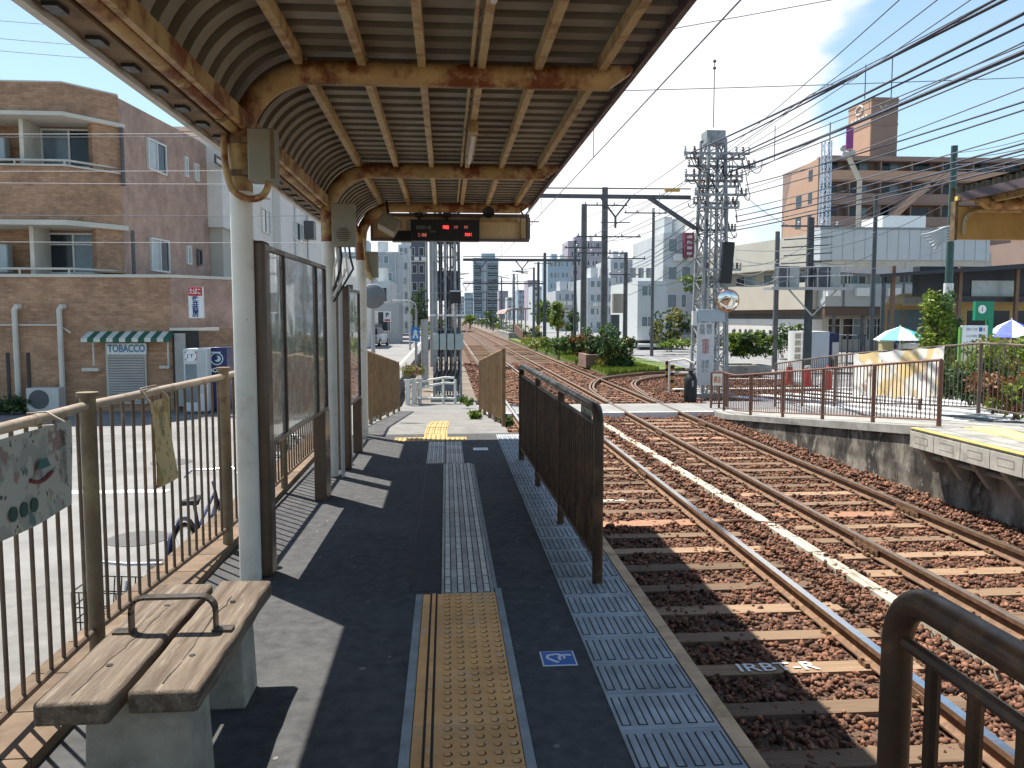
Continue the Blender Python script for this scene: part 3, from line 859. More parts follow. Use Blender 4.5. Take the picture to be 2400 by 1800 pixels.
# loudspeaker box on second column
zt, zb = pY(740, 440, 7.95).z, pY(740, 533, 7.95).z
x0, x1 = pY(716, 480, 7.9).x, pY(766, 480, 7.9).x
sb = thing('speaker_box', ((x0+x1)/2, 8, zb), 'beige loudspeaker box with round grille on the second column', 'speaker box')
MB().box(x0, x1, 7.90, 8.03, zb, zt).build('cabinet', boxm, sb, bevel=.008)
g = MB()
for k in range(7):
    h = .065 * math.sin(math.acos((k - 3) / 3.6))
    g.box((x0+x1)/2 - h, (x0+x1)/2 + h, 7.893, 7.899, zb + .05 + k * .018, zb + .058 + k * .018)
g.build('grille', soffit_m, sb)
for k in range(4):
    x = x0 + .03 + k * .04
    MB().tube([(x, 7.96, zb + .01), (x + .01, 7.97, zb - .1), (x - .03 + .02 * k, 8.02, zb - .2), (-1.06, 8.04, zb - .36 - .05 * k)], .011, 6).build('cable', black_m if k % 2 else colw, sb)
jb = pY(803, 572, 10.6)
bx3 = thing('junction_box', jb, 'small beige junction box on the third column', 'junction box')
MB().box(jb.x - .07, jb.x + .08, 10.55, 10.66, jb.z - .16, jb.z + .16).build('cabinet', boxm, bx3, bevel=.006)
for k in range(3):
    a = pY(792 - k * 4, 485 + k * 3, 10.55); b = pY(783 + k * 2, 560, 10.5); c = pY(793 + k * 3, 618 - k * 5, 10.5); d = pY(806, 600, 10.55)
    MB().tube(bez(a, b, c, d, 12), .016, 6).build('looped_cable', cream2, bx3)
MB().cyl((-1.0, 8.05, .0), (-1.0, 8.05, 2.5), .02, n=8).build('drain_pipe', None or M('grey pipe', (.45, .45, .43), .4, .05), None, 'thin grey drain pipe beside the second column', 'pipe')

# ------------------------------------------------------------------ fences
brownp = M('weathered brown pipe', (.13, .085, .055), .5, .25, 6, objvar=.12, col2=(.24, .17, .10), thr=(.54, .7), scale2=7, col3=(.07, .045, .03), thr3=(.58, .7), scale3=16)
tanp = M('worn tan rail', (.36, .29, .22), .45, .2, 6, col2=(.22, .13, .07), thr=(.52, .66), scale2=8)
postp = M('weathered fence post', (.17, .12, .07), .6, .3, 4, col2=(.25, .20, .10), thr=(.5, .66), scale2=6, col3=(.13, .06, .04), thr3=(.55, .68), scale3=12)
bar_mesh = {}
def bar_m(r_, h, mat, n=7):
    k = (round(r_, 4), round(h, 3), mat.name)
    if k not in bar_mesh:
        bar_mesh[k] = mesh_of(MB().cyl((0, 0, 0), (0, 0, h), r_, n=n), 'bar', mat)
    return bar_mesh[k]
def fence(root, P, Q, h, zf, nposts, spacing=.11, rbar=.0085, rrail=.021, rpost=.03, mats=None, low=.10, post_h=.06, ends=(True, True)):
    """upright-bar fence between ground points P and Q; zf(t) gives the ground height"""
    mb, mr, mp_ = mats
    P, Q = Vector((*P, 0)), Vector((*Q, 0))
    L_ = (Q - P).length
    def at(t): p = P.lerp(Q, t); p.z = zf(t); return p
    n = max(1, int(L_ / .8))
    seg = [at(i / n) for i in range(n + 1)]
    MB().tube([s + Vector((0, 0, h)) for s in seg], rrail, 10).build('top_rail', mr, root)
    MB().tube([s + Vector((0, 0, low)) for s in seg], rrail * .7, 8).build('bottom_rail', mb, root)
    for i in range(nposts):
        t_ = i / (nposts - 1)
        if (i == 0 and not ends[0]) or (i == nposts - 1 and not ends[1]): continue
        p = at(t_)
        o = MB().cyl(p, p + Vector((0, 0, h + post_h - .02)), rpost, n=12).build('post', mp_, root)
        if post_h > .03:
            MB().cyl(p + Vector((0, 0, h + post_h - .019)), p + Vector((0, 0, h + post_h)), rpost * 1.35, n=12).build('cap', mp_, o)
    nb = int(L_ / spacing)
    me_ = bar_m(rbar, h - low, mb)
    for i in range(1, nb):
        p = at(i / nb)
        rep('bar', me_, root, p + Vector((0, 0, low)))

lf = thing('platform_fence', (-1.5, 5, 0), 'weathered brown bar fence along the street side of the near platform', 'fence')
fence(lf, (-1.51, .6), (-1.575, 3.78), 1.11, lambda t: .045, 3, mats=(brownp, tanp, postp), ends=(True, False), rpost=.034)
fence(lf, (-1.575, 3.78), (-1.45, 5.55), 1.11, lambda t: .045, 2, mats=(brownp, tanp, postp), rpost=.034)
fence(lf, (-1.45, 5.55), (-1.36, 10.9), 1.11, lambda t: .045, 4, mats=(brownp, tanp, postp), ends=(False, True))
rl = thing('ramp_fence', (-1.2, 15, -.4), 'brown bar fence on the street side of the ramp', 'fence')
darkb = M('brown fence paint', (.22, .135, .065), .6, .25, 6, objvar=.15, col2=(.32, .22, .11), thr=(.5, .7), scale2=7)
fence(rl, (-1.16, 11.1), (-1.06, 18.6), 1.08, lambda t: rampz(11.1 + 7.5 * t), 6, spacing=.085, rbar=.016, mats=(darkb, darkb, darkb), post_h=.03)
rr = thing('ramp_fence', (.76, 14, -.3), 'short brown bar fence on the track side of the ramp', 'fence')
fence(rr, (.80, 11.6), (.70, 17.2), 1.08, lambda t: rampz(11.6 + 5.6 * t), 5, spacing=.085, rbar=.018, mats=(darkb, darkb, darkb), post_h=.03)

def loop_railing(root, x0, y0, x1, y1, h, posts, spacing=.08, dark=True):
    """pipe railing whose top rail bends down into its end posts"""
    P, Q = Vector((x0, y0, 0)), Vector((x1, y1, 0))
    d = (Q - P).normalized(); rr_ = .11; U = Vector((0, 0, 1))
    pts = [P]
    for i in range(9):
        a = R(180 - 90 * i / 8)
        pts.append(P + d * (rr_ + rr_ * math.cos(a)) + U * (h - rr_ + rr_ * math.sin(a)))
    for i in range(9):
        a = R(90 - 90 * i / 8)
        pts.append(Q - d * rr_ + d * (rr_ * math.cos(a)) + U * (h - rr_ + rr_ * math.sin(a)))
    pts.append(Q)
    MB().tube(pts, .031, 16).build('loop_pipe', railp, root)
    MB().tube([P + U * .14 + d * .03, Q + U * .14 - d * .03], .017, 8).build('bottom_rail', railp, root)
    MB().tube([P + U * (h - .10) + d * .03, Q + U * (h - .10) - d * .03], .014, 8).build('upper_rail', railp, root)
    L_ = (Q - P).length
    for t_ in posts:
        p = P.lerp(Q, t_)
        MB().cyl(p, p + U * (h - .03), .026, n=12).build('post', railp, root)
    nb = int(L_ / spacing)
    me_ = bar_m(.0145, h - .24, railp, 8)
    for i in range(1, nb):
        rep('bar', me_, root, P.lerp(Q, i / nb) + U * .14)
railp = M('dark brown polished pipe', (.062, .033, .019), .34, .3, 5, objvar=.25, col2=(.17, .085, .04), thr=(.52, .68), scale2=5, spec=.3, col3=(.04, .025, .018), thr3=(.56, .68), scale3=14)
r1 = thing('boarding_railing', (.82, 6.7, 0), 'dark brown pipe railing standing on the edge tiles beyond the boarding gap', 'railing', 'pipe railings at the platform edge')
loop_railing(r1, .865, 4.66, .80, 8.80, 1.02, (.335, .665))
r2 = thing('boarding_railing', (.75, .3, 0), 'dark brown bent pipe railing end close to the viewer', 'railing', 'pipe railings at the platform edge')
loop_railing(r2, .925, 1.60, .95, -2.2, .99, (.4, .75), spacing=.125)
# papers hung behind the railing bars
paper = M('old printed paper', (.42, .38, .30), .8, .2, 14, col2=(.12, .12, .12), thr=(.53, .6), scale2=24)
for (ya, yb_, z0, z1, lb) in ((4.95, 5.35, .62, .98, 'small printed notice tied inside the pipe railing, nearest of its sheets'),):
    MB().box(.875, .879, ya, yb_, z0, z1).build('notice_sheet', paper, None, lb, 'notice')

# banners on the street-side fence
def printed(name, base, blobs, sc, thr):
    mt = bpy.data.materials.new(name); mt.use_nodes = True
    N = mt.node_tree.nodes; L = mt.node_tree.links; p = N['Principled BSDF']
    p.inputs['Roughness'].default_value = .6
    g = N.new('ShaderNodeNewGeometry'); last = None
    cur = None
    for i, (c_, s_, t0) in enumerate(blobs):
        n = N.new('ShaderNodeTexNoise'); n.inputs['Scale'].default_value = s_; n.inputs['Detail'].default_value = 4
        mpn = N.new('ShaderNodeMapping'); mpn.inputs['Location'].default_value = (i * 3.7, i * 1.9, i * 2.3)
        L.new(g.outputs['Position'], mpn.inputs['Vector']); L.new(mpn.outputs['Vector'], n.inputs['Vector'])
        r_ = N.new('ShaderNodeMapRange'); r_.inputs['From Min'].default_value = t0; r_.inputs['From Max'].default_value = t0 + .04
        L.new(n.outputs['Fac'], r_.inputs['Value'])
        x = N.new('ShaderNodeMix'); x.data_type = 'RGBA'
        L.new(r_.outputs['Result'], x.inputs['Factor'])
        if cur is None: x.inputs['A'].default_value = (*base, 1)
        else: L.new(cur, x.inputs['A'])
        x.inputs['B'].default_value = (*c_, 1)
        cur = x.outputs['Result']
    L.new(cur, p.inputs['Base Color'])
    return mt
map_m = printed('illustrated map print', (.40, .40, .35), [((.30, .30, .27), 9, .52), ((.25, .18, .16), 14, .6), ((.10, .17, .16), 11, .63), ((.28, .26, .10), 12, .64), ((.05, .05, .05), 34, .64)], 1, 1)
cloth_y = printed('ochre flyer print', (.60, .44, .20), [((.42, .24, .06), 9, .55), ((.35, .36, .16), 12, .6), ((.20, .13, .07), 30, .62)], 1, 1)
def sheet(b, x, y0, y1, z0, z1, th=.003, wav=.012, fr=9.0, ny=14, nz=8, sk=0.0):
    for side in (0, th):
        vs = []; fs = []
        for i in range(ny + 1):
            for j in range(nz + 1):
                yy = y0 + (y1 - y0) * i / ny; t_ = j / nz
                zz = z0 + (z1 - z0) * t_
                vs.append((x + side + wav * (1 - t_) * math.sin(fr * yy + 2 * t_), yy + sk * (1 - t_), zz))
        for i in range(ny):
            for j in range(nz):
                a = i * (nz + 1) + j
                fs.append((a, a + 1, a + nz + 2, a + nz + 1))
        b.add(vs, fs)
    return b
mb_ = thing('map_banner', (-1.45, 3, .8), 'illustrated map banner tied to the fence behind the bench', 'banner')
sheet(MB(), -1.445, 2.45, 3.31, .82, 1.15).build('cloth', map_m, mb_)
for (y, z, s, txt) in ((3.23, 1.04, .035, '都\n電\n沿\n線\n散\n歩\n道'),):
    text(txt, s, black_m, mb_, (-1.436, y, z - .02), (0, 1, 0), (0, 0, 1), lines=.8)
pg = M('print dark green', (.03, .07, .06), .6, .1)
for k, y in enumerate((2.83, 2.90, 2.97)):
    MB().lathe([(.026, 0), (.026, .002)], (-1.430, y, .895), 12, (1, 0, 0)).build('emblem', pg, mb_)
b = MB(); ribbon_pts = [(-1.435, 2.96 + .02 * i, .965 + .004 * (i - 4) ** 2 * .3) for i in range(9)]
b.tube(ribbon_pts, .007, 6); b.build('river_mark', M('print maroon', (.16, .03, .03), .6, .1), mb_)
MB().add([(-1.428, 3.0, 1.01), (-1.428, 3.10, 1.01), (-1.428, 3.07, 1.045), (-1.428, 3.02, 1.045)], [(0, 1, 2, 3)]).build('building_mark', M('print teal', (.05, .14, .13), .6, .1), mb_)
for y in (2.55, 3.28):
    MB().tube([(-1.445, y, 1.14), (-1.52, y, 1.185), (-1.59, y, 1.18), (-1.585, y, 1.13), (-1.45, y, 1.135)], .004, 5).build('tie', tanp, mb_)
nb_ = thing('narrow_banner', (-1.45, 4.5, .7), 'narrow ochre flyer banner hanging on the fence left of the first column', 'banner')
sheet(MB(), -1.475, 4.25, 4.55, .68, 1.12, wav=.03, fr=6, sk=.03).build('cloth', cloth_y, nb_)
text('荒\n川\n区', .06, pg, nb_, (-1.462, 4.40, 1.0), (0, 1, 0), (0, 0, 1), lines=.85)
MB().tube([(-1.475, 4.27, 1.115), (-1.53, 4.29, 1.185), (-1.53, 4.51, 1.185), (-1.475, 4.54, 1.115)], .005, 5).build('tie', tanp, nb_)

# ------------------------------------------------------------------ notice boards
boardm = M('brown board post', (.115, .07, .042), .45, .2, 4, col2=(.075, .045, .03), thr=(.5, .7), scale2=5, coat=.2)
panm = bpy.data.materials.new('acrylic notice pane'); panm.use_nodes = True
N = panm.node_tree.nodes; L = panm.node_tree.links; p = N['Principled BSDF']
p.inputs['Base Color'].default_value = (.33, .32, .29, 1); p.inputs['Roughness'].default_value = .16
p.inputs['Coat Weight'].default_value = 1.0; p.inputs['Specular IOR Level'].default_value = .9
g = N.new('ShaderNodeNewGeometry'); n = N.new('ShaderNodeTexNoise'); n.inputs['Scale'].default_value = 1.5; n.inputs['Detail'].default_value = 1
L.new(g.outputs['Position'], n.inputs['Vector'])
bp = N.new('ShaderNodeBump'); bp.inputs['Strength'].default_value = .22; bp.inputs['Distance'].default_value = .03
L.new(n.outputs['Fac'], bp.inputs['Height']); L.new(bp.outputs['Normal'], p.inputs['Normal']); L.new(bp.outputs['Normal'], p.inputs['Coat Normal'])
n2 = N.new('ShaderNodeTexNoise'); n2.inputs['Scale'].default_value = 9; n2.inputs['Detail'].default_value = 6
L.new(g.outputs['Position'], n2.inputs['Vector'])
r_ = N.new('ShaderNodeValToRGB'); r_.color_ramp.elements[0].color = (.30, .31, .29, 1); r_.color_ramp.elements[1].color = (.66, .65, .60, 1)
r_.color_ramp.elements[0].position = .36; r_.color_ramp.elements[1].position = .62
L.new(n2.outputs['Fac'], r_.inputs['Fac']); L.new(r_.outputs['Color'], p.inputs['Base Color'])
def noticeboard(label, xa, ya, xb, yb_, z0, z1, pw, mull, leg_w):
    d = (Vector((xb, yb_, 0)) - Vector((xa, ya, 0))); Ln = d.length; ang = math.atan2(d.y, d.x)
    root = thing('notice_board', (xa, ya, 0), label, 'notice board')
    T = Matrix.Translation((xa, ya, 0)) @ Matrix.Rotation(ang, 4, 'Z')    # local x along the board, +y to the left (street)
    MB(T).box(-pw/2, pw/2, -.05, .09, 0, z1 + .012).build('post', boardm, root, bevel=.018)
    MB(T).box(Ln - leg_w, Ln, -.03, .07, 0, z0 - .002).build('leg', boardm, root, bevel=.006)
    for (a, b, c_, e) in ((pw/2, Ln, z1 - .03, z1), (pw/2, Ln, z0, z0 + .03), (Ln - .03, Ln, z0 + .031, z1 - .031)):
        MB(T).box(a, b, -.02, .04, c_, e).build('frame', boardm, root)
    e0 = [pw/2] + [m_ * Ln for m_ in mull] + [Ln - .032]
    for m_ in mull:
        MB(T).box(m_ * Ln - .012, m_ * Ln + .012, -.022, .038, z0 + .031, z1 - .031).build('mullion', boardm, root)
    for i in range(len(e0) - 1):
        MB(T).box(e0[i] + .013, e0[i+1] - .013, -.004, .02, z0 + .031, z1 - .031).build('pane', panm, root)
    return root
noticeboard('large brown notice board with three wavy acrylic panes beside the first column', -1.085, 5.0, -1.03, 7.22, .75, 1.97, .14, (.27, .80), .24)
noticeboard('smaller narrow brown notice board between second and third columns', -1.01, 8.46, -.985, 9.55, .62, 1.83, .11, (), .10)

# ------------------------------------------------------------------ bench
wood = M('weathered bench plank', (.165, .125, .09), .78, .3, 3, stretch=(11, .6, 11), col2=(.085, .055, .035), thr=(.46, .62), scale2=2.0, bump=.6, bscale=24, col3=(.27, .225, .17), thr3=(.54, .68), scale3=5)
bench_c = M('bench concrete', (.33, .30, .245), .92, .25, 4, bump=.7, bscale=40, col2=(.17, .15, .12), thr=(.46, .66), scale2=3)
steel = M('dark bent steel', (.09, .075, .06), .4, .2, 8, metal=.6)
bn = thing('bench', (-.98, 3, 0), 'weathered two plank bench on concrete blocks with a steel armrest', 'bench')
for (x0, x1, ya, yb_) in ((-1.215, -.995, 2.45, 3.54), (-.965, -.758, 2.51, 3.57)):
    pl = MB()
    n_ = 10
    vs = []; fs = []
    for i in range(n_ + 1):
        yy = ya + (yb_ - ya) * i / n_
        w1 = random.uniform(-.003, .003); w2 = random.uniform(-.004, .004)
        for (xx, zz) in ((x0 + w1, .345), (x1 + w2, .345), (x1 + w2, .418 + w1), (x0 + w1, .420 + w2 * .5)):
            vs.append((xx, yy, zz))
    for i in range(n_):
        for k in range(4):
            fs.append((i*4+k, i*4+(k+1) % 4, (i+1)*4+(k+1) % 4, (i+1)*4+k))
    fs += [(3, 2, 1, 0), (n_*4, n_*4+1, n_*4+2, n_*4+3)]
    pl.add(vs, fs)
    o = pl.build('plank', wood, bn, bevel=.012)
    for yy in (ya + .26, yb_ - .27):
        xm = (x0 + x1)/2
        MB().lathe([(.011, 0), (.011, .0035)], (xm + .01, yy, .4185), 10).build('bolt_hole', dirt_shade, o)
    b = MB(); xx = x0 + (x1 - x0) * .42; yy = ya + .05
    pts = []
    while yy < yb_ - .2:
        pts.append((xx, yy, .4192)); xx += random.uniform(-.007, .009); yy += .05
    for a_, b_ in zip(pts[:-1], pts[1:]):
        b.bar(a_, b_, .0035, .003)
    b.build('crack', dirt_shade, o)
def taper(x0, x1, y0, y1, z0, z1, dx, dy):
    return MB().add([(x0+dx,y0+dy,z0),(x1-dx,y0+dy,z0),(x1-dx,y1-dy,z0),(x0+dx,y1-dy,z0),(x0,y0,z1),(x1,y0,z1),(x1,y1,z1),(x0,y1,z1)],
                    [(0,3,2,1),(4,5,6,7),(0,1,5,4),(1,2,6,5),(2,3,7,6),(3,0,4,7)])
taper(-1.13, -.81, 2.60, 2.80, 0, .344, -.012, -.01).build('support_block', bench_c, bn, bevel=.01)
taper(-1.13, -.81, 3.25, 3.45, 0, .344, -.012, -.01).build('support_block', bench_c, bn, bevel=.01)
arm = [(-1.13, 3.0, .42), (-1.13, 3.0, .49)] + [(x, 3.0, z) for x, z in arc(-1.08, .495, .05, .05, 180, 90, 5)] + [(x, 3.0, z) for x, z in arc(-.885, .495, .05, .05, 90, 0, 5)] + [(-.835, 3.0, .42)]
b = MB()
for a_, c_ in zip(arm[:-1], arm[1:]):
    d_ = (Vector(c_) - Vector(a_)).normalized() * .002
    b.bar(Vector(a_) - d_, Vector(c_) + d_, .042, .009, up=(1, 0, 0) if abs(c_[2] - a_[2]) > abs(c_[0] - a_[0]) else (0, 0, 1))
b.build('armrest', steel, bn)
for x in (-1.155, -.81):
    MB().box(x - .035, x + .035, 2.975, 3.025, .419, .427).build('armrest_foot', steel, bn)

# ------------------------------------------------------------------ bicycles leaning along the fence on the street side
rubber = M('tyre rubber', (.02, .02, .02), .8, .1)
chrome = M('bright bicycle metal', (.6, .6, .6), .25, .05, metal=1.0)
def bicycle(loc, rz, lean, frame_m, label, basket=True):
    T = Matrix.Translation(loc) @ Matrix.Rotation(rz, 4, 'Z') @ Matrix.Rotation(lean, 4, 'X')
    root = thing('bicycle', loc, label, 'bicycle', 'bicycles parked beyond the fence')
    rw = .31
    for x in (-.52, .52):
        wv = MB(T); wv.tube([(x + rw * math.cos(R(a)), 0, rw + rw * math.sin(R(a))) for a in range(0, 361, 15)], .018, 8, cap=False)
        w = wv.build('wheel', rubber, root)
        MB(T).tube([(x + (rw - .025) * math.cos(R(a)), 0, rw + (rw - .025) * math.sin(R(a))) for a in range(0, 361, 15)], .010, 6, cap=False).build('rim', chrome, w)
        sp_ = MB(T)
        for a in range(0, 360, 20):
            sp_.bar((x, 0, rw), (x + (rw - .03) * math.cos(R(a)), 0, rw + (rw - .03) * math.sin(R(a))), .003)
        sp_.build('spokes', chrome, w)
    f = MB(T)
    for p, q, r_ in (((-.52, 0, rw), (-.08, 0, .28), .012), ((-.08, 0, .28), (-.18, 0, .72), .016), ((-.08, 0, .28), (.38, 0, .62), .018), ((-.14, 0, .5), (.36, 0, .72), .014),
                   ((-.52, 0, rw), (-.15, 0, .56), .009), ((.34, 0, .84), (.52, 0, rw), .015)):
        f.tube([p, q], r_, 8)
    f.build('frame', frame_m, root)
    MB(T).tube([(.30, -.26, .90), (.36, -.2, .96), (.36, 0, .95), (.36, .2, .96), (.30, .26, .90)], .011, 8).build('handlebar', chrome, root)
    MB(T).add([(-.30, -.09, .74), (-.30, .09, .74), (-.05, .025, .76), (-.05, -.025, .76), (-.30, -.09, .79), (-.30, .09, .79), (-.05, .025, .79), (-.05, -.025, .79)],
              [(0,3,2,1),(4,5,6,7),(0,1,5,4),(1,2,6,5),(2,3,7,6),(3,0,4,7)]).build('saddle', black_m, root, bevel=.01)
    MB(T).tube([(-.52 + .36 * math.cos(R(a)), 0, rw + .36 * math.sin(R(a))) for a in range(20, 190, 17)], .02, 6).build('mudguard', frame_m, root)
    if basket:
        bk = MB(T)
        for k in range(9):
            y = -.16 + .04 * k
            bk.bar((.70, y, .62), (.74, y, .90), .006); bk.bar((.46, y, .62), (.44, y, .90), .006); bk.bar((.46, y, .62), (.70, y, .62), .006)
        for z, x0, x1 in ((.63, .46, .70), (.72, .452, .715), (.81, .446, .728), (.90, .44, .74)):
            for s in (-.16, .16):
                bk.bar((x0, s, z), (x1, s, z), .006)
            bk.bar((x0, -.16, z), (x0, .16, z), .006); bk.bar((x1, -.16, z), (x1, .16, z), .006)
        bk.build('basket', black_m, root)
    MB(T).bar((-.45, .08, 0), (-.5, .03, .3), .014).build('stand', chrome, root)
bluem = M('dark blue frame paint', (.03, .04, .10), .35, .1); silm = M('silver frame paint', (.4, .4, .42), .35, .1, metal=.5); redm = M('dark red frame paint', (.2, .03, .03), .35, .1)
bicycle((-1.98, 5.45, GZ + .004), R(-90), R(-3), silm, 'silver bicycle with black front basket beyond the fence by the bench')
bicycle((-2.25, 7.9, GZ), R(86), R(-4), bluem, 'dark blue bicycle beyond the fence just left of the first column', basket=False)
bicycle((-2.2, 10.3, GZ), R(82), R(5), silm, 'silver bicycle seen through the legs of the large notice board')
bicycle((-2.3, 12.1, GZ), R(-80), R(4), redm, 'dark red bicycle farther along behind the notice boards')

# ------------------------------------------------------------------ helpers for buildings and plants
def brickmat(name, c1, c2, mortar, bw=.21, bh=.062, rough=.8):
    mt = bpy.data.materials.new(name); mt.use_nodes = True
    N = mt.node_tree.nodes; L = mt.node_tree.links; p = N['Principled BSDF']; p.inputs['Roughness'].default_value = rough
    g = N.new('ShaderNodeNewGeometry'); sx = N.new('ShaderNodeSeparateXYZ'); L.new(g.outputs['Position'], sx.inputs[0])
    a = N.new('ShaderNodeMath'); a.operation = 'ADD'; L.new(sx.outputs['X'], a.inputs[0]); L.new(sx.outputs['Y'], a.inputs[1])
    cb = N.new('ShaderNodeCombineXYZ'); L.new(a.outputs[0], cb.inputs[0]); L.new(sx.outputs['Z'], cb.inputs[1])
    b = N.new('ShaderNodeTexBrick'); b.inputs['Scale'].default_value = 1.0; b.inputs['Brick Width'].default_value = bw; b.inputs['Row Height'].default_value = bh
    b.inputs['Mortar Size'].default_value = .006; b.inputs['Bias'].default_value = -.1
    b.inputs['Color1'].default_value = (*c1, 1); b.inputs['Color2'].default_value = (*c2, 1); b.inputs['Mortar'].default_value = (*mortar, 1)
    L.new(cb.outputs[0], b.inputs['Vector'])
    n = N.new('ShaderNodeTexNoise'); n.inputs['Scale'].default_value = 1.6; n.inputs['Detail'].default_value = 9; n.inputs['Roughness'].default_value = .75
    L.new(g.outputs['Position'], n.inputs['Vector'])
    r_ = N.new('ShaderNodeMapRange'); r_.inputs['From Min'].default_value = .3; r_.inputs['From Max'].default_value = .7; r_.inputs['To Min'].default_value = .62; r_.inputs['To Max'].default_value = 1.35
    L.new(n.outputs['Fac'], r_.inputs['Value'])
    x = N.new('ShaderNodeMix'); x.data_type = 'RGBA'; x.blend_type = 'MULTIPLY'; x.inputs['Factor'].default_value = 1
    L.new(b.outputs['Color'], x.inputs['A']); L.new(r_.outputs['Result'], x.inputs['B']); L.new(x.outputs['Result'], p.inputs['Base Color'])
    bp = N.new('ShaderNodeBump'); bp.inputs['Strength'].default_value = .4; bp.inputs['Distance'].default_value = .01; bp.invert = True
    L.new(b.outputs['Fac'], bp.inputs['Height']); L.new(bp.outputs['Normal'], p.inputs['Normal'])
    return mt
glass = M('window glass', (.025, .032, .04), .1, .3, .8, spec=.35)
glass_b = M('curtained glass', (.17, .22, .25), .15, .2, 2.0, spec=.4)
glass_w = M('pale curtain glass', (.42, .46, .46), .2, .12, 3.0, spec=.6)
wframe = M('white window frame', (.66, .66, .63), .5, .06)
dframe = M('dark window frame', (.10, .10, .10), .5, .1)
def FR(o, xd, yd=None):
    """frame: local x along a facade, local y pointing away from the viewer, z up"""
    xd = Vector(xd).normalized(); n = Vector((-xd.y, xd.x, 0)) if yd is None else Vector(yd)
    m_ = Matrix((xd, n, Vector((0, 0, 1)))).transposed().to_4x4(); m_.translation = Vector(o); return m_
def window(root, T, x0, x1, z0, z1, panes=('g',), fm=None, fw=.05, rail=None, y=0.0):
    fm = fm or wframe
    b = MB(T)
    b.box(x0, x1, y - .05, y + .02, z0, z0 + fw).box(x0, x1, y - .05, y + .02, z1 - fw, z1)
    b.box(x0, x0 + fw, y - .05, y + .02, z0 + fw, z1 - fw).box(x1 - fw, x1, y - .05, y + .02, z0 + fw, z1 - fw)
    n = len(panes)
    for i in range(1, n):
        xm = x0 + (x1 - x0) * i / n
        b.box(xm - fw * .5, xm + fw * .5, y - .045, y + .02, z0 + fw, z1 - fw)
    if rail:
        zz = z0 + (z1 - z0) * rail
        b.box(x0 + fw, x1 - fw, y - .04, y + .018, zz - fw * .4, zz + fw * .4)
    w = b.build('window', fm, root)
    for i, g_ in enumerate(panes):
        a = x0 + (x1 - x0) * i / n; c_ = x0 + (x1 - x0) * (i + 1) / n
        MB(T).box(a + .01, c_ - .01, y - .015, y + .015, z0 + .01, z1 - .01).build('pane', {'g': glass, 'b': glass_b, 'w': glass_w}[g_], w)
    return w
leafm = {}
for nm, c_ in (('dark', (.045, .085, .028)), ('mid', (.075, .135, .035)), ('lime', (.19, .26, .035)), ('yellow', (.26, .24, .05)), ('rust', (.22, .10, .035)), ('pink', (.45, .22, .24))):
    leafm[nm] = M(nm + ' leaf', c_, .55, .3, 3, island=.45, trans=.3)
bark = M('bark', (.11, .085, .06), .9, .3, 6, bump=.5, bscale=30)
def foliage(root, name, clumps, leaf, mat):
    V = []
    for (c, r_, n) in clumps:
        u = rng.normal(size=(n, 3)); u /= np.linalg.norm(u, axis=1)[:, None]
        rad = rng.uniform(.25, 1, n) ** .45
        lump = 1 + .25 * np.sin(u[:, 0] * 5 + c[0]) * np.sin(u[:, 1] * 4 + c[1]) + .15 * np.sin(u[:, 2] * 7 + c[2] * 3)
        p = u * (rad * lump)[:, None] * np.array(r_)[None] + np.array(c)[None]
        a = rng.normal(size=(n, 3)); a /= np.linalg.norm(a, axis=1)[:, None]
        b = np.cross(a, rng.normal(size=(n, 3))); b /= np.linalg.norm(b, axis=1)[:, None]
        s = leaf * rng.uniform(.6, 1.4, n)[:, None]
        cc = np.cross(a, b)
        V.append(np.stack([p - a * s, p + b * s * .45 + cc * s * .12, p + a * s, p - b * s * .45 + cc * s * .12], 1).reshape(-1, 3))
    V = np.concatenate(V)
    F = np.arange(len(V)).reshape(-1, 4)
    off = OFF[root.name]
    me_ = big_mesh(name, V - np.array(off), F, mat)
    o = bpy.data.objects.new(name, me_); COL.objects.link(o); o.parent = root; OFF[o.name] = off
    return o
def shrub(label, c, r_, n, leaf, mats, group=None, cat='shrub', stems=5):
    root = thing('shrub', (c[0], c[1], c[2] - r_[2]), label, cat, group)
    k = len(mats)
    for i, mname in enumerate(mats):
        cl = []
        for j in range(13):
            cl.append(((c[0] + random.uniform(-.8, .8) * r_[0], c[1] + random.uniform(-.7, .7) * r_[1], c[2] + random.uniform(-.6, .75) * r_[2]),
                       (r_[0] * random.uniform(.16, .42), r_[1] * random.uniform(.16, .42), r_[2] * random.uniform(.18, .45)), max(8, n // (13 * k))))
        foliage(root, 'foliage', cl, leaf, leafm[mname])
    b = MB()
    for j in range(stems):
        b.tube([(c[0] + random.uniform(-.2, .2) * r_[0], c[1], c[2] - r_[2]), (c[0] + random.uniform(-.7, .7) * r_[0], c[1] + random.uniform(-.5, .5) * r_[1], c[2] + random.uniform(0, .5) * r_[2])], [.02, .008], 5)
    b.build('stems', bark, root)
    return root
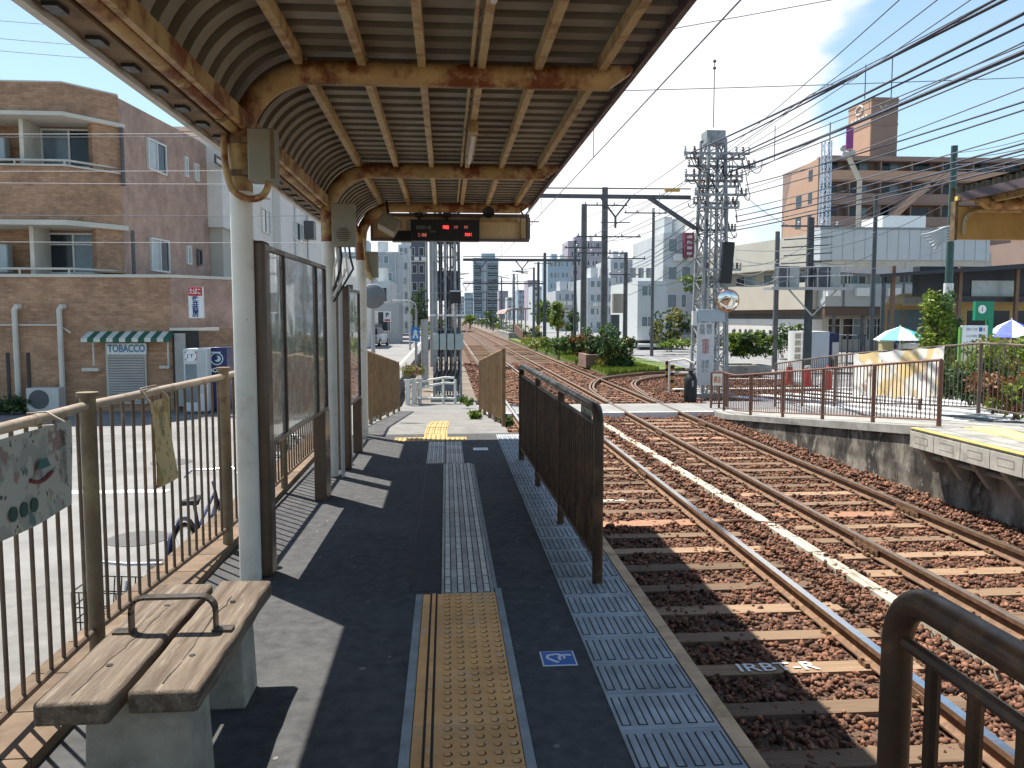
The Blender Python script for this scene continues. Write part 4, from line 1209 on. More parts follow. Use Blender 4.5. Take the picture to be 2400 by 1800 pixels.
def tree(label, base, h, rw, n, leaf, mats, trunk=.12, group=None, low=.35):
    root = thing('tree', base, label, 'tree', group)
    x, y, z = base
    b = MB()
    top = (x + random.uniform(-.1, .1) * rw, y, z + h * .85)
    b.tube([(x, y, z), (x + .03 * rw, y, z + h * .4), top], [trunk, trunk * .7, trunk * .2], 8)
    for k in range(7):
        t_ = random.uniform(.35, .75); an = random.uniform(0, 6.28)
        b.tube([(x, y, z + h * t_), (x + math.cos(an) * rw * .7, y + math.sin(an) * rw * .7, z + h * min(.95, t_ + .2))], [trunk * .4, trunk * .1], 5)
    b.build('trunk', bark, root)
    for mname in mats:
        cl = []
        for j in range(18):
            t_ = random.uniform(low, 1.0); an = random.uniform(0, 6.28); rr_ = rw * (1 - .55 * abs(t_ - .6)) * random.uniform(.1, .75)
            cl.append(((x + math.cos(an) * rr_, y + math.sin(an) * rr_, z + h * t_ * .95), (rw * random.uniform(.18, .4), rw * random.uniform(.18, .4), h * random.uniform(.05, .12)), n // (18 * len(mats))))
        foliage(root, 'crown', cl, leaf, leafm[mname])
    return root

# ------------------------------------------------------------------ brick apartment house across the street
brick = brickmat('brown brick wall', (.37, .205, .115), (.50, .30, .18), (.32, .21, .145))
sidebrick = brickmat('pinkish brick wall', (.42, .27, .205), (.47, .31, .24), (.35, .235, .185), .11, .06)
slabm = M('cream slab edge', (.62, .58, .50), .7, .08, 2)
apt = thing('apartment_house', (-11, 24, GZ), 'three storey brown brick apartment house with balconies across the street', 'building')
zf = lambda y: pY(100, y, 22.0).z
ZP, ZS1, ZS0, ZR, ZB1, ZB0, ZT0, ZR2, ZG = zf(178), zf(243), zf(252), zf(345), zf(359), zf(476), zf(487), zf(580), zf(592)
def ap(poly, z0, z1, name, mt):
    return MB().prism(poly, 'z', z0, z1).build(name, mt, apt, smooth=False)
A0, A1, A2 = (-19, 22.0), (-9.47, 22.0), (-8.55, 23.15)
ap([(-19, 23.2), (-9.3, 23.2), (-8.72, 23.5), (-8.2, 31), (-19, 31)], ZG - .1, ZP - .1, 'wall', brick)
ap([(-8.715, 23.3), (-8.56, 23.17), (-8.02, 28.4), (-8.02, 31), (-8.19, 31)], ZG - .1, ZP - .05, 'side_wall', sidebrick)
ap([A0, A1, A2, (-8.7, 23.55), (-9.6, 22.5), (-19, 22.5)], ZS1, ZP, 'parapet', brick)
ap([A0, A1, A2, (-8.7, 23.55), (-9.6, 22.22), (-19, 22.22)], ZB0, ZB1, 'balcony_wall', brick)
ap([(-9.02, 22.58), A2, (-8.72, 23.5), (-9.25, 22.9)], ZB1, ZS0, 'pier', brick)
ap([(-9.02, 22.58), A2, (-8.72, 23.5), (-9.25, 22.9)], ZG + .08, ZT0, 'pier', brick)
for z0, z1 in ((ZS0, ZS1 - .003), (ZT0, ZB0 - .003)):
    ap([(-19, 21.82), (-9.42, 21.82), (-8.40, 23.15), (-8.7, 23.6), (-9.5, 23.19), (-19, 23.19)], z0, z1, 'balcony_slab', slabm)
ap([(-19, 21.93), (-9.44, 21.93), (-8.5, 23.13), (-8.68, 23.4), (-9.6, 22.25), (-19, 22.25)], ZB1 + .002, ZB1 + .045, 'coping', slabm)
ap([(-19, 21.99), (-9.48, 21.99), (-8.56, 23.14), (-8.7, 23.5), (-9.6, 22.4), (-19, 22.4)], ZP + .002, ZP + .04, 'roof_coping', slabm)
gfp = [(-19, 22.0), (-7.02, 22.0), (-5.75, 23.4), (-5.6, 31), (-19, 31)]
ap(gfp, GZ, ZG - .08, 'ground_floor_wall', brick)
ap([(-7.015, 21.993), (-5.74, 23.392), (-5.6, 24.4), (-5.592, 24.4), (-5.725, 23.38), (-7.0, 21.985)], zf(712), ZG - .09, 'corner_wall', sidebrick)
ap([(-19, 21.95), (-7.0, 21.95), (-5.7, 23.38), (-5.55, 31), (-19, 31)], ZG - .078, ZG, 'coping', slabm)
for zc, zl in ((ZR, ZB1), (ZR2, ZG)):
    MB().tube([(-19, 22.05, zc), (-9.45, 22.05, zc), (-8.55, 23.2, zc)], .03, 8).build('balcony_rail', slabm, apt)
    for x in (-17.5, -16.2, -14.8, -13.4, -12.0, -10.7, -9.5):
        MB().box(x - .02, x + .02, 22.03, 22.07, zl, zc - .02).build('rail_post', slabm, apt)
T = FR((0, 23.2, 0), (1, 0, 0))
def wpix(x0, x1, y0, y1, Y, panes, rail=None, fm=None):
    a = pY(x0, y0, Y); b = pY(x1, y1, Y)
    return window(apt, FR((0, Y, 0), (1, 0, 0)), a.x, b.x, b.z, a.z, panes, rail=rail, fm=fm)
wpix(88, 213, 278, 365, 23.19, ('b', 'g'))
wpix(98, 222, 503, 592, 23.19, ('g', 'b'), rail=.72)
wpix(-120, -15, 278, 365, 23.19, ('b', 'g'))
wpix(-110, -10, 503, 592, 23.19, ('g', 'b'))
for dx, z0, z1 in ((48, ZB1 - .3, ZS0), (60, ZG, ZT0)):
    x = pY(dx, 300, 22.3).x
    MB().box(x - .05, x + .05, 22.25, 23.18, z0, z1).build('partition', slabm, apt)
for dx, z0, z1 in ((260, ZB1 - .3, ZS0), (276, ZG, ZT0)):
    x = pY(dx, 300, 23.0).x
    MB().cyl((x, 23.1, z0), (x, 23.1, z1), .05).build('downpipe', dframe, apt)
for k, (dx, dy0, dy1) in enumerate(((2, 300, 352), (8, 528, 590))):
    a = pY(dx - 20, dy0, 22.9); b = pY(dx + 18, dy1, 22.9)
    MB().box(a.x, b.x, 22.7, 23.0, b.z, a.z).build('balcony_unit', M('pale blue unit', (.45, .52, .56), .5, .05) if k == 0 else MATS['pale blue unit'], apt, bevel=.03)
# windows of the side wall
sd_ = Vector((.54, 5.23, 0)).normalized()
TS = FR((-8.56, 23.17, 0), sd_)
def spix(x0, x1, y0, y1, panes, fm=None):
    def hit(dx, dy):
        d = ray(dx, dy); n = Vector((-sd_.y, sd_.x, 0)); o = Vector((-8.56, 23.17, 0))
        t_ = (o - CAM).dot(n) / d.dot(n); p = CAM + d * t_
        return (p - o).dot(sd_), p.z
    a, za = hit(x0, y0); b, zb_ = hit(x1, y1)
    return window(apt, TS, a, b, min(za, zb_), max(za, zb_), panes, fm=fm, y=-.02)
spix(315, 357, 296, 380, ('w', 'g'))
spix(322, 364, 512, 590, ('w', 'g'))
spix(396, 404, 337, 384, ('w',)); spix(418, 427, 352, 393, ('w',))
spix(401, 411, 530, 572, ('w',)); spix(424, 434, 537, 575, ('g',), dframe)
# ground floor pieces
def gbox(name, mt, x0, x1, y0, y1, Y0, Y1, root=None, bevel=0):
    a = pY(x0, y0, Y0); b = pY(x1, y1, Y0)
    return MB().box(a.x, b.x, Y0, Y1, b.z, a.z).build(name, mt, root or apt, bevel=bevel)
shut_m = M('grey shutter', (.42, .40, .37), .55, .08, 3)
gbox('shutter_frame', M('pale frame', (.56, .54, .49), .6, .06), 227, 319, 740, 872, 21.93, 21.998)
a = pY(232, 768, 21.9); b = pY(314, 868, 21.9)
n_ = 18
for k in range(n_):
    z = b.z + (a.z - b.z) * k / n_
    MB().prism([(21.93, z), (21.90, z + .012), (21.90, z + (a.z - b.z)/n_ - .012), (21.93, z + (a.z - b.z)/n_)], 'x', a.x, b.x).build('shutter_slat', shut_m, apt)
sgn = gbox('shop_sign', M('sign white', (.78, .8, .8), .4, .03), 230, 316, 742, 765, 21.86, 21.93)
p = pY(273, 753.5, 21.85)
text('TOBACCO', .27, M('sign blue lettering', (.10, .25, .42), .5, .05), apt, p, width=.92, bold=.008)
gbox('shop_ledge', slabm, 176, 212, 795, 802, 21.8, 21.999); gbox('shop_ledge', slabm, 344, 366, 790, 796, 21.8, 21.999)
for dx in (199, 361):
    a = pY(dx, 735, 21.7); b = pY(dx, 790, 21.7)
    MB().cyl((a.x, 21.75, b.z), (a.x, 21.75, a.z), .025).build('awning_strut', slabm, apt)
# slits and pipes
for x0, x1 in ((12, 24), (56, 68), (-30, -18)):
    gbox('slit_window', glass, x0, x1, 762, 870, 21.97, 21.999)
for dx, dy in ((30, 662), (127, 662)):
    a = pY(dx, dy, 21.85)
    pts = [(a.x, 21.86, GZ), (a.x, 21.86, a.z - .08), (a.x + .05, 21.88, a.z), (a.x + .08, 21.98, a.z)]
    MB().tube(pts, .07, 8).build('drain_pipe', slabm, apt)
a = pY(0, 702, 21.95); b = pY(125, 700, 21.95)
MB().tube([(a.x - 2, 21.96, a.z), (b.x, 21.96, a.z), (b.x + .3, 21.96, a.z - .2)], .03, 6).build('wall_conduit', slabm, apt)
# garage opening with shutters at the corner
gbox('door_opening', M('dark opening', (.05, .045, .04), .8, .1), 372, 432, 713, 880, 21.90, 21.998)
gbox('garage_shutter', shut_m, 376, 405, 720, 878, 21.87, 21.897)
gbox('garage_head', slabm, 366, 470, 708, 714, 21.82, 21.999)
# green and white awning: its own thing
aw = thing('awning', pY(270, 735, 21.5), 'small green and white striped awning above the shop shutter', 'awning')
gw = M('awning green', (.03, .12, .07), .8, .1); ww = M('awning white', (.62, .62, .56), .8, .08)
a = pY(190, 716, 21.95); b = pY(366, 736, 21.5)
ns = 14
for k in range(ns):
    x0 = a.x + (b.x - a.x) * k / ns; x1 = a.x + (b.x - a.x) * (k + 1) / ns
    MB().add([(x0, 21.98, a.z), (x1, 21.98, a.z), (x1, 21.5, b.z + .06), (x0, 21.5, b.z + .06), (x0, 21.98, a.z - .03), (x1, 21.98, a.z - .03), (x1, 21.5, b.z - .03), (x0, 21.5, b.z - .03)],
             [(0,3,2,1),(4,5,6,7),(0,1,5,4),(1,2,6,5),(2,3,7,6),(3,0,4,7)]).build('stripe', gw if k % 2 else ww, aw)
# vertical projecting sign
vs = thing('hanging_sign', pY(421, 687, 21.3), 'vertical shop sign with red top on the corner of the brick house', 'sign')
def vbox(name, mt, x0, x1, y0, y1, Y0, Y1, root, bevel=0): return gbox(name, mt, x0, x1, y0, y1, Y0, Y1, root, bevel)
vbox('sign_body', MATS['sign white'], 406, 437, 620, 687, 21.55, 21.75, vs)
vbox('red_top', M('sign red', (.55, .03, .03), .5, .05), 406.5, 436.5, 620.5, 639, 21.535, 21.549, vs)
text('たばこ', .16, MATS['sign white'], vs, pY(421.5, 630, 21.53), width=.27, bold=.004)
text('武\n井\n商\n店', .165, M('sign navy', (.02, .06, .22), .5, .05), vs, pY(422, 663, 21.54), lines=.75, bold=.004)
MB().bar(pY(408, 630, 21.7), Vector(pY(408, 630, 21.98)), .05).build('bracket', dframe, vs)
# vending machines on the corner
def vending(label, x0, x1, y0, Y, body, logo):
    a = pY(x0, y0, Y); b = pY(x1, y0, Y)
    root = thing('vending_machine', ((a.x + b.x)/2, Y + .3, GZ), label, 'vending machine')
    MB().box(a.x, b.x, Y, Y + .65, GZ + .06, a.z).build('body', body, root, bevel=.02)
    MB().box(a.x + .03, b.x - .03, Y + .05, Y + .6, GZ, GZ + .06).build('base', dframe, root)
    logo(root, a, b, Y)
    return root
whitev = M('vending white', (.60, .62, .62), .4, .05); navyv = M('vending navy', (.012, .022, .10), .35, .05)
def logo1(root, a, b, Y):
    p0 = pY(399, 760, Y - .012); p1 = pY(424, 778, Y - .012)
    MB().box(p0.x, p1.x, Y - .012, Y - .001, p1.z, p0.z).build('logo_red', MATS['sign red'], root)
    MB().lathe([(.14, 0), (.14, .006)], ((p0.x+p1.x)/2, Y - .013, (p0.z+p1.z)/2), 20, (0, -1, 0)).build('logo_oval', MATS['sign white'], root).scale = (1, 1, 1)
    text('JT', .12, dframe, root, ((p0.x+p1.x)/2, Y - .021, (p0.z+p1.z)/2), width=.2)
    MB().box(pY(425, 760, Y).x, b.x - .03, Y - .01, Y - .001, pY(425, 850, Y).z, pY(425, 757, Y).z).build('front_panel', glass_w, root)
    MB().box(p0.x, p1.x, Y - .008, Y - .001, GZ + .3, p1.z - .1).build('display', glass_b, root)
vending('white vending machine with red oval logo panel beside the brick house', 395, 446, 753, 21.2, whitev, logo1)
def logo2(root, a, b, Y):
    c = pY(468, 775, Y - .012)
    wl_ = M('pale blue print', (.55, .68, .75), .5, .05) if 'pale blue print2' not in MATS else None
    MB().tube([(c.x + .15 * math.cos(R(t)), Y - .006, c.z + .15 * math.sin(R(t))) for t in range(0, 361, 20)], .016, 6, cap=False).build('logo_ring', wl_, root)
    MB().lathe([(.08, 0), (.08, .006)], (c.x + .02, Y - .004, c.z), 16, (0, -1, 0)).build('logo_disc', wl_, root)
    MB().lathe([(.055, 0), (.055, .006)], (c.x - .025, Y - .0065, c.z + .02), 16, (0, -1, 0)).build('logo_cut', navyv, root)
    text('BOSS', .15, MATS['sign white'], root, pY(467, 800, Y - .008), width=.36, bold=.006)
    MB().box(c.x - .2, c.x + .1, Y - .006, Y - .001, pY(468, 762, Y).z, pY(468, 760, Y).z).build('logo_bar', MATS['sign white'], root)
vending('navy blue vending machine with round pale logo beside the first column', 449, 489, 750, 21.6, navyv, logo2)
# air conditioner by the wall
a = pY(60, 838, 21.5); b = pY(132, 884, 21.5)
ac = thing('air_conditioner', ((a.x+b.x)/2, 21.6, GZ), 'pale outdoor air conditioner unit on the ground by the drain pipes', 'air conditioner')
MB().box(a.x, b.x, 21.4, 21.75, GZ + .08, a.z).build('casing', boxm if False else M('unit beige', (.58, .57, .52), .5, .05), ac, bevel=.01)
c = (a.x + .30, 21.395, (a.z + GZ) / 2 + .05)
MB().lathe([(.24, 0), (.24, .012)], c, 20, (0, -1, 0)).build('fan_grille', dframe, ac)
for s in (.12, .62):
    MB().box(a.x + s - .05, a.x + s + .05, 21.42, 21.72, GZ, GZ + .08).build('foot', dframe, ac)
# plants at the foot of the wall
shrub('low dark plant at the foot of the brick wall', (pY(20, 880, 21.6).x, 21.5, GZ + .22), (.8, .3, .25), 500, .07, ('dark', 'mid'))

# ------------------------------------------------------------------ white house row behind it
wallw = M('white rendered wall', (.74, .71, .65), .8, .06, 1.2, col2=(.60, .57, .51), thr=(.6, .8), scale2=.8)
wallb = M('beige rendered wall', (.50, .47, .40), .8, .06, 1.2)
wh = thing('white_house', (-11, 40, GZ), 'white rendered house row seen behind the canopy column', 'building')
MB().box(-15, -7.6, 29.5, 37.5, GZ, 7.45).build('wall', wallb, wh, smooth=False)
MB().box(-15, -7.52, 29.3, 37.6, 4.55, 7.7).build('upper_wall', wallw, wh, smooth=False)
MB().box(-15, -7.2, 37.62, 52, GZ, 7.3).build('wall', wallw, wh, smooth=False)
MB().box(-15, -7.3, 29.2, 37.7, 7.71, 7.85).build('roof_edge', slabm, wh)
MB().box(-15, -7.05, 37.75, 52.2, 7.31, 7.45).build('roof_edge', slabm, wh)
MB().box(-7.59, -6.9, 37.7, 52, 2.35, 2.5).build('eave', M('dark eave', (.06, .05, .05), .7, .1), wh)
TX = FR((-7.5, 0, 0), (0, 1, 0))
def xwin(root, X, x0, x1, y0, y1, panes, fm=None):
    a = pX(x0, y0, X); b = pX(x1, y1, X)
    return window(root, FR((X, 0, 0), (0, 1, 0)), a.y, b.y, min(a.z, b.z), max(a.z, b.z), panes, fm=fm, y=-.02)
xwin(wh, -7.52, 462, 484, 333, 366, ('g',), dframe)
xwin(wh, -7.52, 563, 582, 447, 508, ('g', 'w'))
xwin(wh, -7.2, 632, 654, 474, 527, ('w', 'g', 'w'))
xwin(wh, -7.52, 583, 592, 375, 405, ('g',), dframe)
xwin(wh, -7.6, 452, 478, 600, 650, ('g', 'w'))
MB().box(-7.51, -7.1, 33.6, 35.4, 6.3, 6.55).build('window_hood', wallw, wh)
for y in (31.2, 41.0, 44.6):
    MB().cyl((-7.15, y, GZ), (-7.15, y, 7.2), .05).build('downpipe', wframe, wh)
a = pX(672, 500, -6.9)
MB().box(-7.19, -6.7, a.y - .4, a.y + .4, a.z - .4, a.z + .5).build('wall_unit', dframe, wh)

# ------------------------------------------------------------------ far street on the left
def block(label, X0, X1, Y, D, H, mat_, rows, cols, pane='g', fm=None, cat='building', base=GZ, wz=None, margin=.08, roof=None):
    root = thing('building', ((X0+X1)/2, Y, base), label, cat)
    MB().box(X0, X1, Y, Y + D, base, H).build('wall', mat_, root, smooth=False)
    if roof: MB().box(X0 - .15, X1 + .15, Y - .15, Y + D, H, H + roof).build('roof_edge', slabm, root)
    Tb = FR((X0, Y - .02, 0), (1, 0, 0))
    W = X1 - X0; fh = (H - base) / rows if rows else 0
    for r_ in range(rows):
        z0 = base + r_ * fh + fh * .3; z1 = z0 + fh * .5
        for c_ in range(cols):
            w = W * (1 - 2 * margin) / cols
            x0 = W * margin + c_ * w + w * .14
            wd_ = w * .72 * (1 if (r_ * 3 + c_ * 5 + int(Y)) % 4 else .6)
            window(root, Tb, x0, x0 + wd_, z0, z1, ((pane, 'g'), ('g', pane), ('w', 'g'))[(r_ + 2 * c_ + int(Y)) % 3] if w > 1.5 else (pane,), fm=fm, fw=min(.06, w * .06))
            if Y < 160 and (r_ * 5 + c_ * 3 + int(X0)) % 3 == 0 and w > .8:
                MB().box(X0 + x0 + w * .35, X0 + x0 + w * .35 + .8, Y - .4, Y - .04, z0 - .75, z0 - .15).build('air_unit', wframe, root)
    if rows > 1 and Y < 320:
        MB().box(X0 + W * .2, X0 + W * .45, Y + 2, Y + min(6, D - 1), H, H + 1.6).build('roof_hut', mat_, root)
        MB().cyl((X0 + W * .7, Y + 3, H), (X0 + W * .7, Y + 3, H + 1.5), .7, n=10).build('roof_tank', wframe, root)
        MB().cyl((X0 + W * .95, Y - .08, base), (X0 + W * .95, Y - .08, H), .06, n=6).build('downpipe', slabm, root)
        MB().box(X0 - .03, X1 + .03, Y - .06, Y - .001, base + (H - base) * .5 - .08, base + (H - base) * .5 + .08).build('string_course', slabm, root)
    return root
gb = M('grey blue facade', (.36, .40, .43), .7, .08, .6, col2=(.30, .31, .31), thr=(.55, .75), scale2=.5); gw2 = M('pale grey facade', (.52, .54, .55), .75, .08, .6, col2=(.30, .31, .31), thr=(.55, .75), scale2=.5); dk = M('dark slate facade', (.09, .095, .12), .6, .1, .5)
xa = lambda d, Y: pY(d, 700, Y).x
za = lambda y, Y: pY(850, y, Y).z
garage = block('low grey garage building with a parking sign at the end of the side street', xa(770, 74), xa(862, 74), 74, 6, za(655, 74), M('garage grey', (.33, .35, .36), .8, .08), 1, 1, cat='garage')
MB().box(xa(800, 73.9), xa(826, 73.9), 73.8, 73.95, GZ, za(700, 73.9)).build('garage_opening', dk, garage)
block('pale grey low house behind the garage', xa(760, 86), xa(848, 86), 86, 8, za(608, 86), gw2, 2, 3)
block('grey blue office block at the end of the side street', xa(740, 105), xa(862, 105), 105, 10, za(545, 105), gb, 5, 4, 'b')
block('tall pale blue narrow block beside the dark tower', xa(862, 118), xa(884, 118), 118, 9, za(528, 118), gw2, 6, 2, 'b')
block('dark slate apartment tower behind the lattice mast', xa(886, 140), xa(922, 140), 140, 12, 22, dk, 8, 2)
block('white low shop on the side street', xa(690, 64), xa(792, 64), 64, 6, za(598, 64), wallw, 2, 2)
tree('dark street tree beside the dark tower', (xa(903, 80), 80, GZ), 5.2, 1.1, 900, .16, ('dark', 'mid'))

# parked car
def car(label, x, y, rz, paint, s=1.0):
    T = Matrix.Translation((x, y, GZ)) @ Matrix.Rotation(rz, 4, 'Z') @ Matrix.Scale(s, 4)
    root = thing('parked_car', (x, y, GZ), label, 'car')
    b = MB(T)
    secs = [(-2.0, .35, .80, .74), (-1.95, .28, .92, .80), (-1.0, .25, .98, .83), (.9, .25, .98, .83), (1.75, .28, .86, .80), (2.0, .36, .70, .70)]
    vs_ = []; fs = []
    for (xx, z0, z1, w) in secs:
        vs_ += [(xx, -w, z0), (xx, w, z0), (xx, w, z1 * .75), (xx, w * .93, z1), (xx, -w * .93, z1), (xx, -w, z1 * .75)]
    for i in range(len(secs) - 1):
        for k in range(6):
            fs.append((i*6+k, i*6+(k+1) % 6, (i+1)*6+(k+1) % 6, (i+1)*6+k))
    fs += [tuple(range(5, -1, -1)), tuple(range((len(secs)-1)*6, len(secs)*6))]
    b.add(vs_, fs); b.build('body', paint, root)
    MB(T).add([(-1.75,-.72,.93),(1.0,-.72,.95),(1.0,.72,.95),(-1.75,.72,.93),(-1.25,-.58,1.44),(.25,-.58,1.46),(.25,.58,1.46),(-1.25,.58,1.44)],
              [(0,3,2,1),(4,5,6,7),(0,1,5,4),(1,2,6,5),(2,3,7,6),(3,0,4,7)]).build('cabin', glass, root)
    MB(T).box(-1.2, .2, -.57, .57, 1.442, 1.475).build('roof', paint, root)
    for xx in (-1.25, 1.3):
        for s_ in (-1, 1):
            w = MB(T).cyl((xx, s_ * .68, .31), (xx, s_ * .86, .31), .31, n=16).build('wheel', rubber, root)
            MB(T).cyl((xx, s_ * .861, .31), (xx, s_ * .868, .31), .19, n=12).build('rim', chrome, w)
    for s_ in (-1, 1):
        MB(T).box(1.90, 2.0, s_ * .45, s_ * .68, .55, .68).build('headlight', glass_w, root)
        MB(T).box(-2.01, -1.93, s_ * .5, s_ * .74, .65, .78).build('tail_light', MATS['sign red'], root)
    return root
car('pale blue car parked by the garage', xa(808, 69), 69, R(80), M('pale blue car paint', (.42, .5, .55), .25, .03, coat=.6))
# parking sign, blue road sign, street lamp
greyp = M('galvanised steel', (.40, .41, .41), .45, .1, 4, metal=.3)
def sign_pole(label, dx, dtop, dbase_y, Y, r_=.035, name='road_sign', cat='sign'):
    top = pY(dx, dtop, Y)
    root = thing(name, (top.x, Y, GZ), label, cat)
    MB().cyl((top.x, Y, GZ), (top.x, Y, top.z), r_, n=10).build('pole', greyp, root)
    return root, top
ps, t_ = sign_pole('white parking sign board standing before the grey garage', 838, 672, 760, 68)
a = pY(828, 672, 67.9); b = pY(845, 695, 67.9)
MB().box(a.x, b.x, 67.85, 67.95, b.z, a.z).build('sign_face', MATS['sign white'], ps)
text('P', .5, dframe, ps, ((a.x+b.x)/2, 67.84, (a.z+b.z)/2 + .1), bold=.02)
MB().box(a.x + .1, b.x - .1, 67.83, 67.845, b.z + .06, b.z + .2).build('print', MATS['sign red'], ps)
bs, t_ = sign_pole('blue square road sign on a grey pole beside the lattice mast', 897, 690, 800, 34)
a = pY(888, 707, 33.9); b = pY(907, 737, 33.9)
MB().box(a.x, b.x, 33.9, 33.94, b.z, a.z).build('sign_face', M('sign bright blue', (.03, .22, .6), .4, .05), bs)
cx = (a.x + b.x)/2; cz = (a.z + b.z)/2
MB().add([(cx - .12, 33.89, cz - .17), (cx - .05, 33.89, cz - .17), (cx, 33.89, cz - .02), (cx + .05, 33.89, cz - .17), (cx + .12, 33.89, cz - .17), (cx + .05, 33.89, cz + .1), (cx + .1, 33.89, cz + .1), (cx, 33.89, cz + .2), (cx - .1, 33.89, cz + .1), (cx - .05, 33.89, cz + .1)],
         [(0, 1, 2, 5, 9), (2, 3, 4, 5), (5, 6, 7, 8, 9)]).build('pictogram', MATS['sign white'], bs)
sl, t_ = sign_pole('grey street lamp with a white arm over the side street', 899, 668, 800, 46, .06, 'street_lamp', 'street lamp')
e = pY(862, 650, 46)
MB().tube(bez(t_, t_ + Vector((0, 0, .5)), e + Vector((.6, 0, .02)), e, 10), .04, 8).build('arm', greyp, sl)
MB().box(e.x - .35, e.x + .1, 45.9, 46.1, e.z - .06, e.z + .05).build('lamp_head', wframe, sl, bevel=.02)
sl2, t_ = sign_pole('tall street lamp with curved arm before the grey blue block', 884, 575, 800, 60, .07, 'street_lamp', 'street lamp')
e = pY(845, 545, 60)
MB().tube(bez(t_, t_ + Vector((0, 0, .9)), e + Vector((.9, 0, .02)), e, 10), .05, 8).build('arm', greyp, sl2)
MB().box(e.x - .4, e.x + .1, 59.9, 60.1, e.z - .06, e.z + .05).build('lamp_head', wframe, sl2, bevel=.02)
# round back of a convex mirror behind the third column
c = pY(806, 640, 13.5)
cm = thing('convex_mirror', (c.x, 13.5, GZ), 'grey back of a round convex mirror behind the third column', 'mirror')
MB().lathe([(.2, 0), (.19, .03), (.12, .07), (.02, .085)], c, 20, (0, -1, 0)).build('shell', M('dull grey shell', (.17, .185, .2), .6, .1), cm)
MB().cyl((c.x - .02, 13.6, GZ), (c.x - .02, 13.6, c.z + .3), .035).build('pole', greyp, cm)

# ------------------------------------------------------------------ lattice masts
mast_m = M('grey mast steel', (.30, .32, .33), .55, .18, 3, col2=(.17, .18, .18), thr=(.5, .7), scale2=4)
def lattice(root, cx, cy, z0, z1, w0, w1, n, mat_, leg=.06, brace=.035, rz=0.0):
    T = Matrix.Translation((cx, cy, 0)) @ Matrix.Rotation(rz, 4, 'Z')
    def cor(i, z):
        f = (z - z0) / (z1 - z0); w = (w0 + (w1 - w0) * f) / 2
        return Vector((w * (-1, 1, 1, -1)[i], w * (-1, -1, 1, 1)[i], z))
    for i in range(4):
        MB(T).bar(cor(i, z0), cor(i, z1), leg).build('leg', mat_, root)
    for k in range(n):
        a = z0 + (z1 - z0) * k / n; b = z0 + (z1 - z0) * (k + 1) / n
        m_ = MB(T)
        for i in range(4):
            j = (i + 1) % 4
            m_.bar(cor(i, a), cor(j, b), brace, brace * .4); m_.bar(cor(j, a), cor(i, b), brace, brace * .4)
            m_.bar(cor(i, b), cor(j, b), brace, brace * .5)
        m_.build('bracing', mat_, root)
GY = 25.2
tl = pY(966, 700, GY)
lm1 = thing('lattice_mast', (tl.x, GY, GZ), 'grey lattice mast at the foot of the ramp carrying cable boxes', 'mast')
lattice(lm1, tl.x, GY, GZ - .1, 7.6, .80, .62, 8, mast_m, .075, .045)
MB().box(tl.x - .5, tl.x + .5, GY - .5, GY + .5, GZ - .3, GZ + .05).build('footing', conc_m, lm1)
for k, dx in enumerate((942, 952, 962, 974, 983, 991)):
    x = pY(dx, 700, GY - .42).x
    MB().tube([(x, GY - .42, GZ + .4), (x + .01, GY - .42, 2.2), (x, GY - .42, 6.5)], .028 if k % 2 else .04, 7).build('conduit', dframe if k % 2 else mast_m, lm1)
for k, (x0, x1) in enumerate(((935, 948), (950, 964), (966, 981), (983, 1001))):
    a = pY(x0, 721, GY - .55); b = pY(x1, 756, GY - .55)
    MB().box(a.x, b.x, GY - .56, GY - .36, b.z, a.z).build('cable_box', M('mast box green grey', (.36, .41, .39), .5, .06) if 'mast box green grey' not in MATS else MATS['mast box green grey'], lm1, bevel=.01)
MB().box(tl.x - .5, tl.x + .55, GY - .45, GY - .38, pY(966, 681, GY).z - .03, pY(966, 681, GY).z + .03).build('crossarm', wframe, lm1)
a = pY(974, 630, GY - .5); b = pY(996, 655, GY - .5)
MB().box(a.x, b.x, GY - .55, GY - .40, b.z, a.z).build('signal_box', black_m, lm1)
MB().box(a.x - .03, b.x + .03, GY - .56, GY - .39, a.z, a.z + .03).build('box_hood', wframe, lm1)
a = pY(938, 800, GY - .5); b = pY(990, 850, GY - .5)
MB().box(a.x, b.x, GY - .42, GY - .30, GZ + .2, a.z).build('equipment_case', M('case blue grey', (.15, .17, .20), .5, .1), lm1, bevel=.02)
for k in range(9):
    x = tl.x - .33 + .082 * k
    MB().tube([(x, GY + .1 * (k % 3) - .1, GZ), (x + .02, GY + .1 * (k % 3) - .1, 3.2), (x - .01, GY + .1 * (k % 3) - .1, 7.2)], .022, 6).build('cable', black_m if k % 3 else dframe, lm1)
for k in range(3):
    MB().box(tl.x - .36, tl.x + .36, GY + .2, GY + .3, .3 + 1.7 * k, 1.2 + 1.7 * k).build('dark_fill', MATS['case blue grey'], lm1)  # dark sheets added inside to make the see-through mast look darker
for k in range(6):
    a_ = (tl.x - .4 + .13 * k, GY - .46, GZ + .5 + .1 * (k % 2)); b_ = (tl.x - .3 + .13 * k, GY - .5, GZ + 1.1)
    MB().tube(bez(a_, (a_[0], a_[1] - .1, a_[2] + .3), (b_[0], b_[1], b_[2] - .5), b_, 6), .025, 6).build('cable', black_m, lm1)
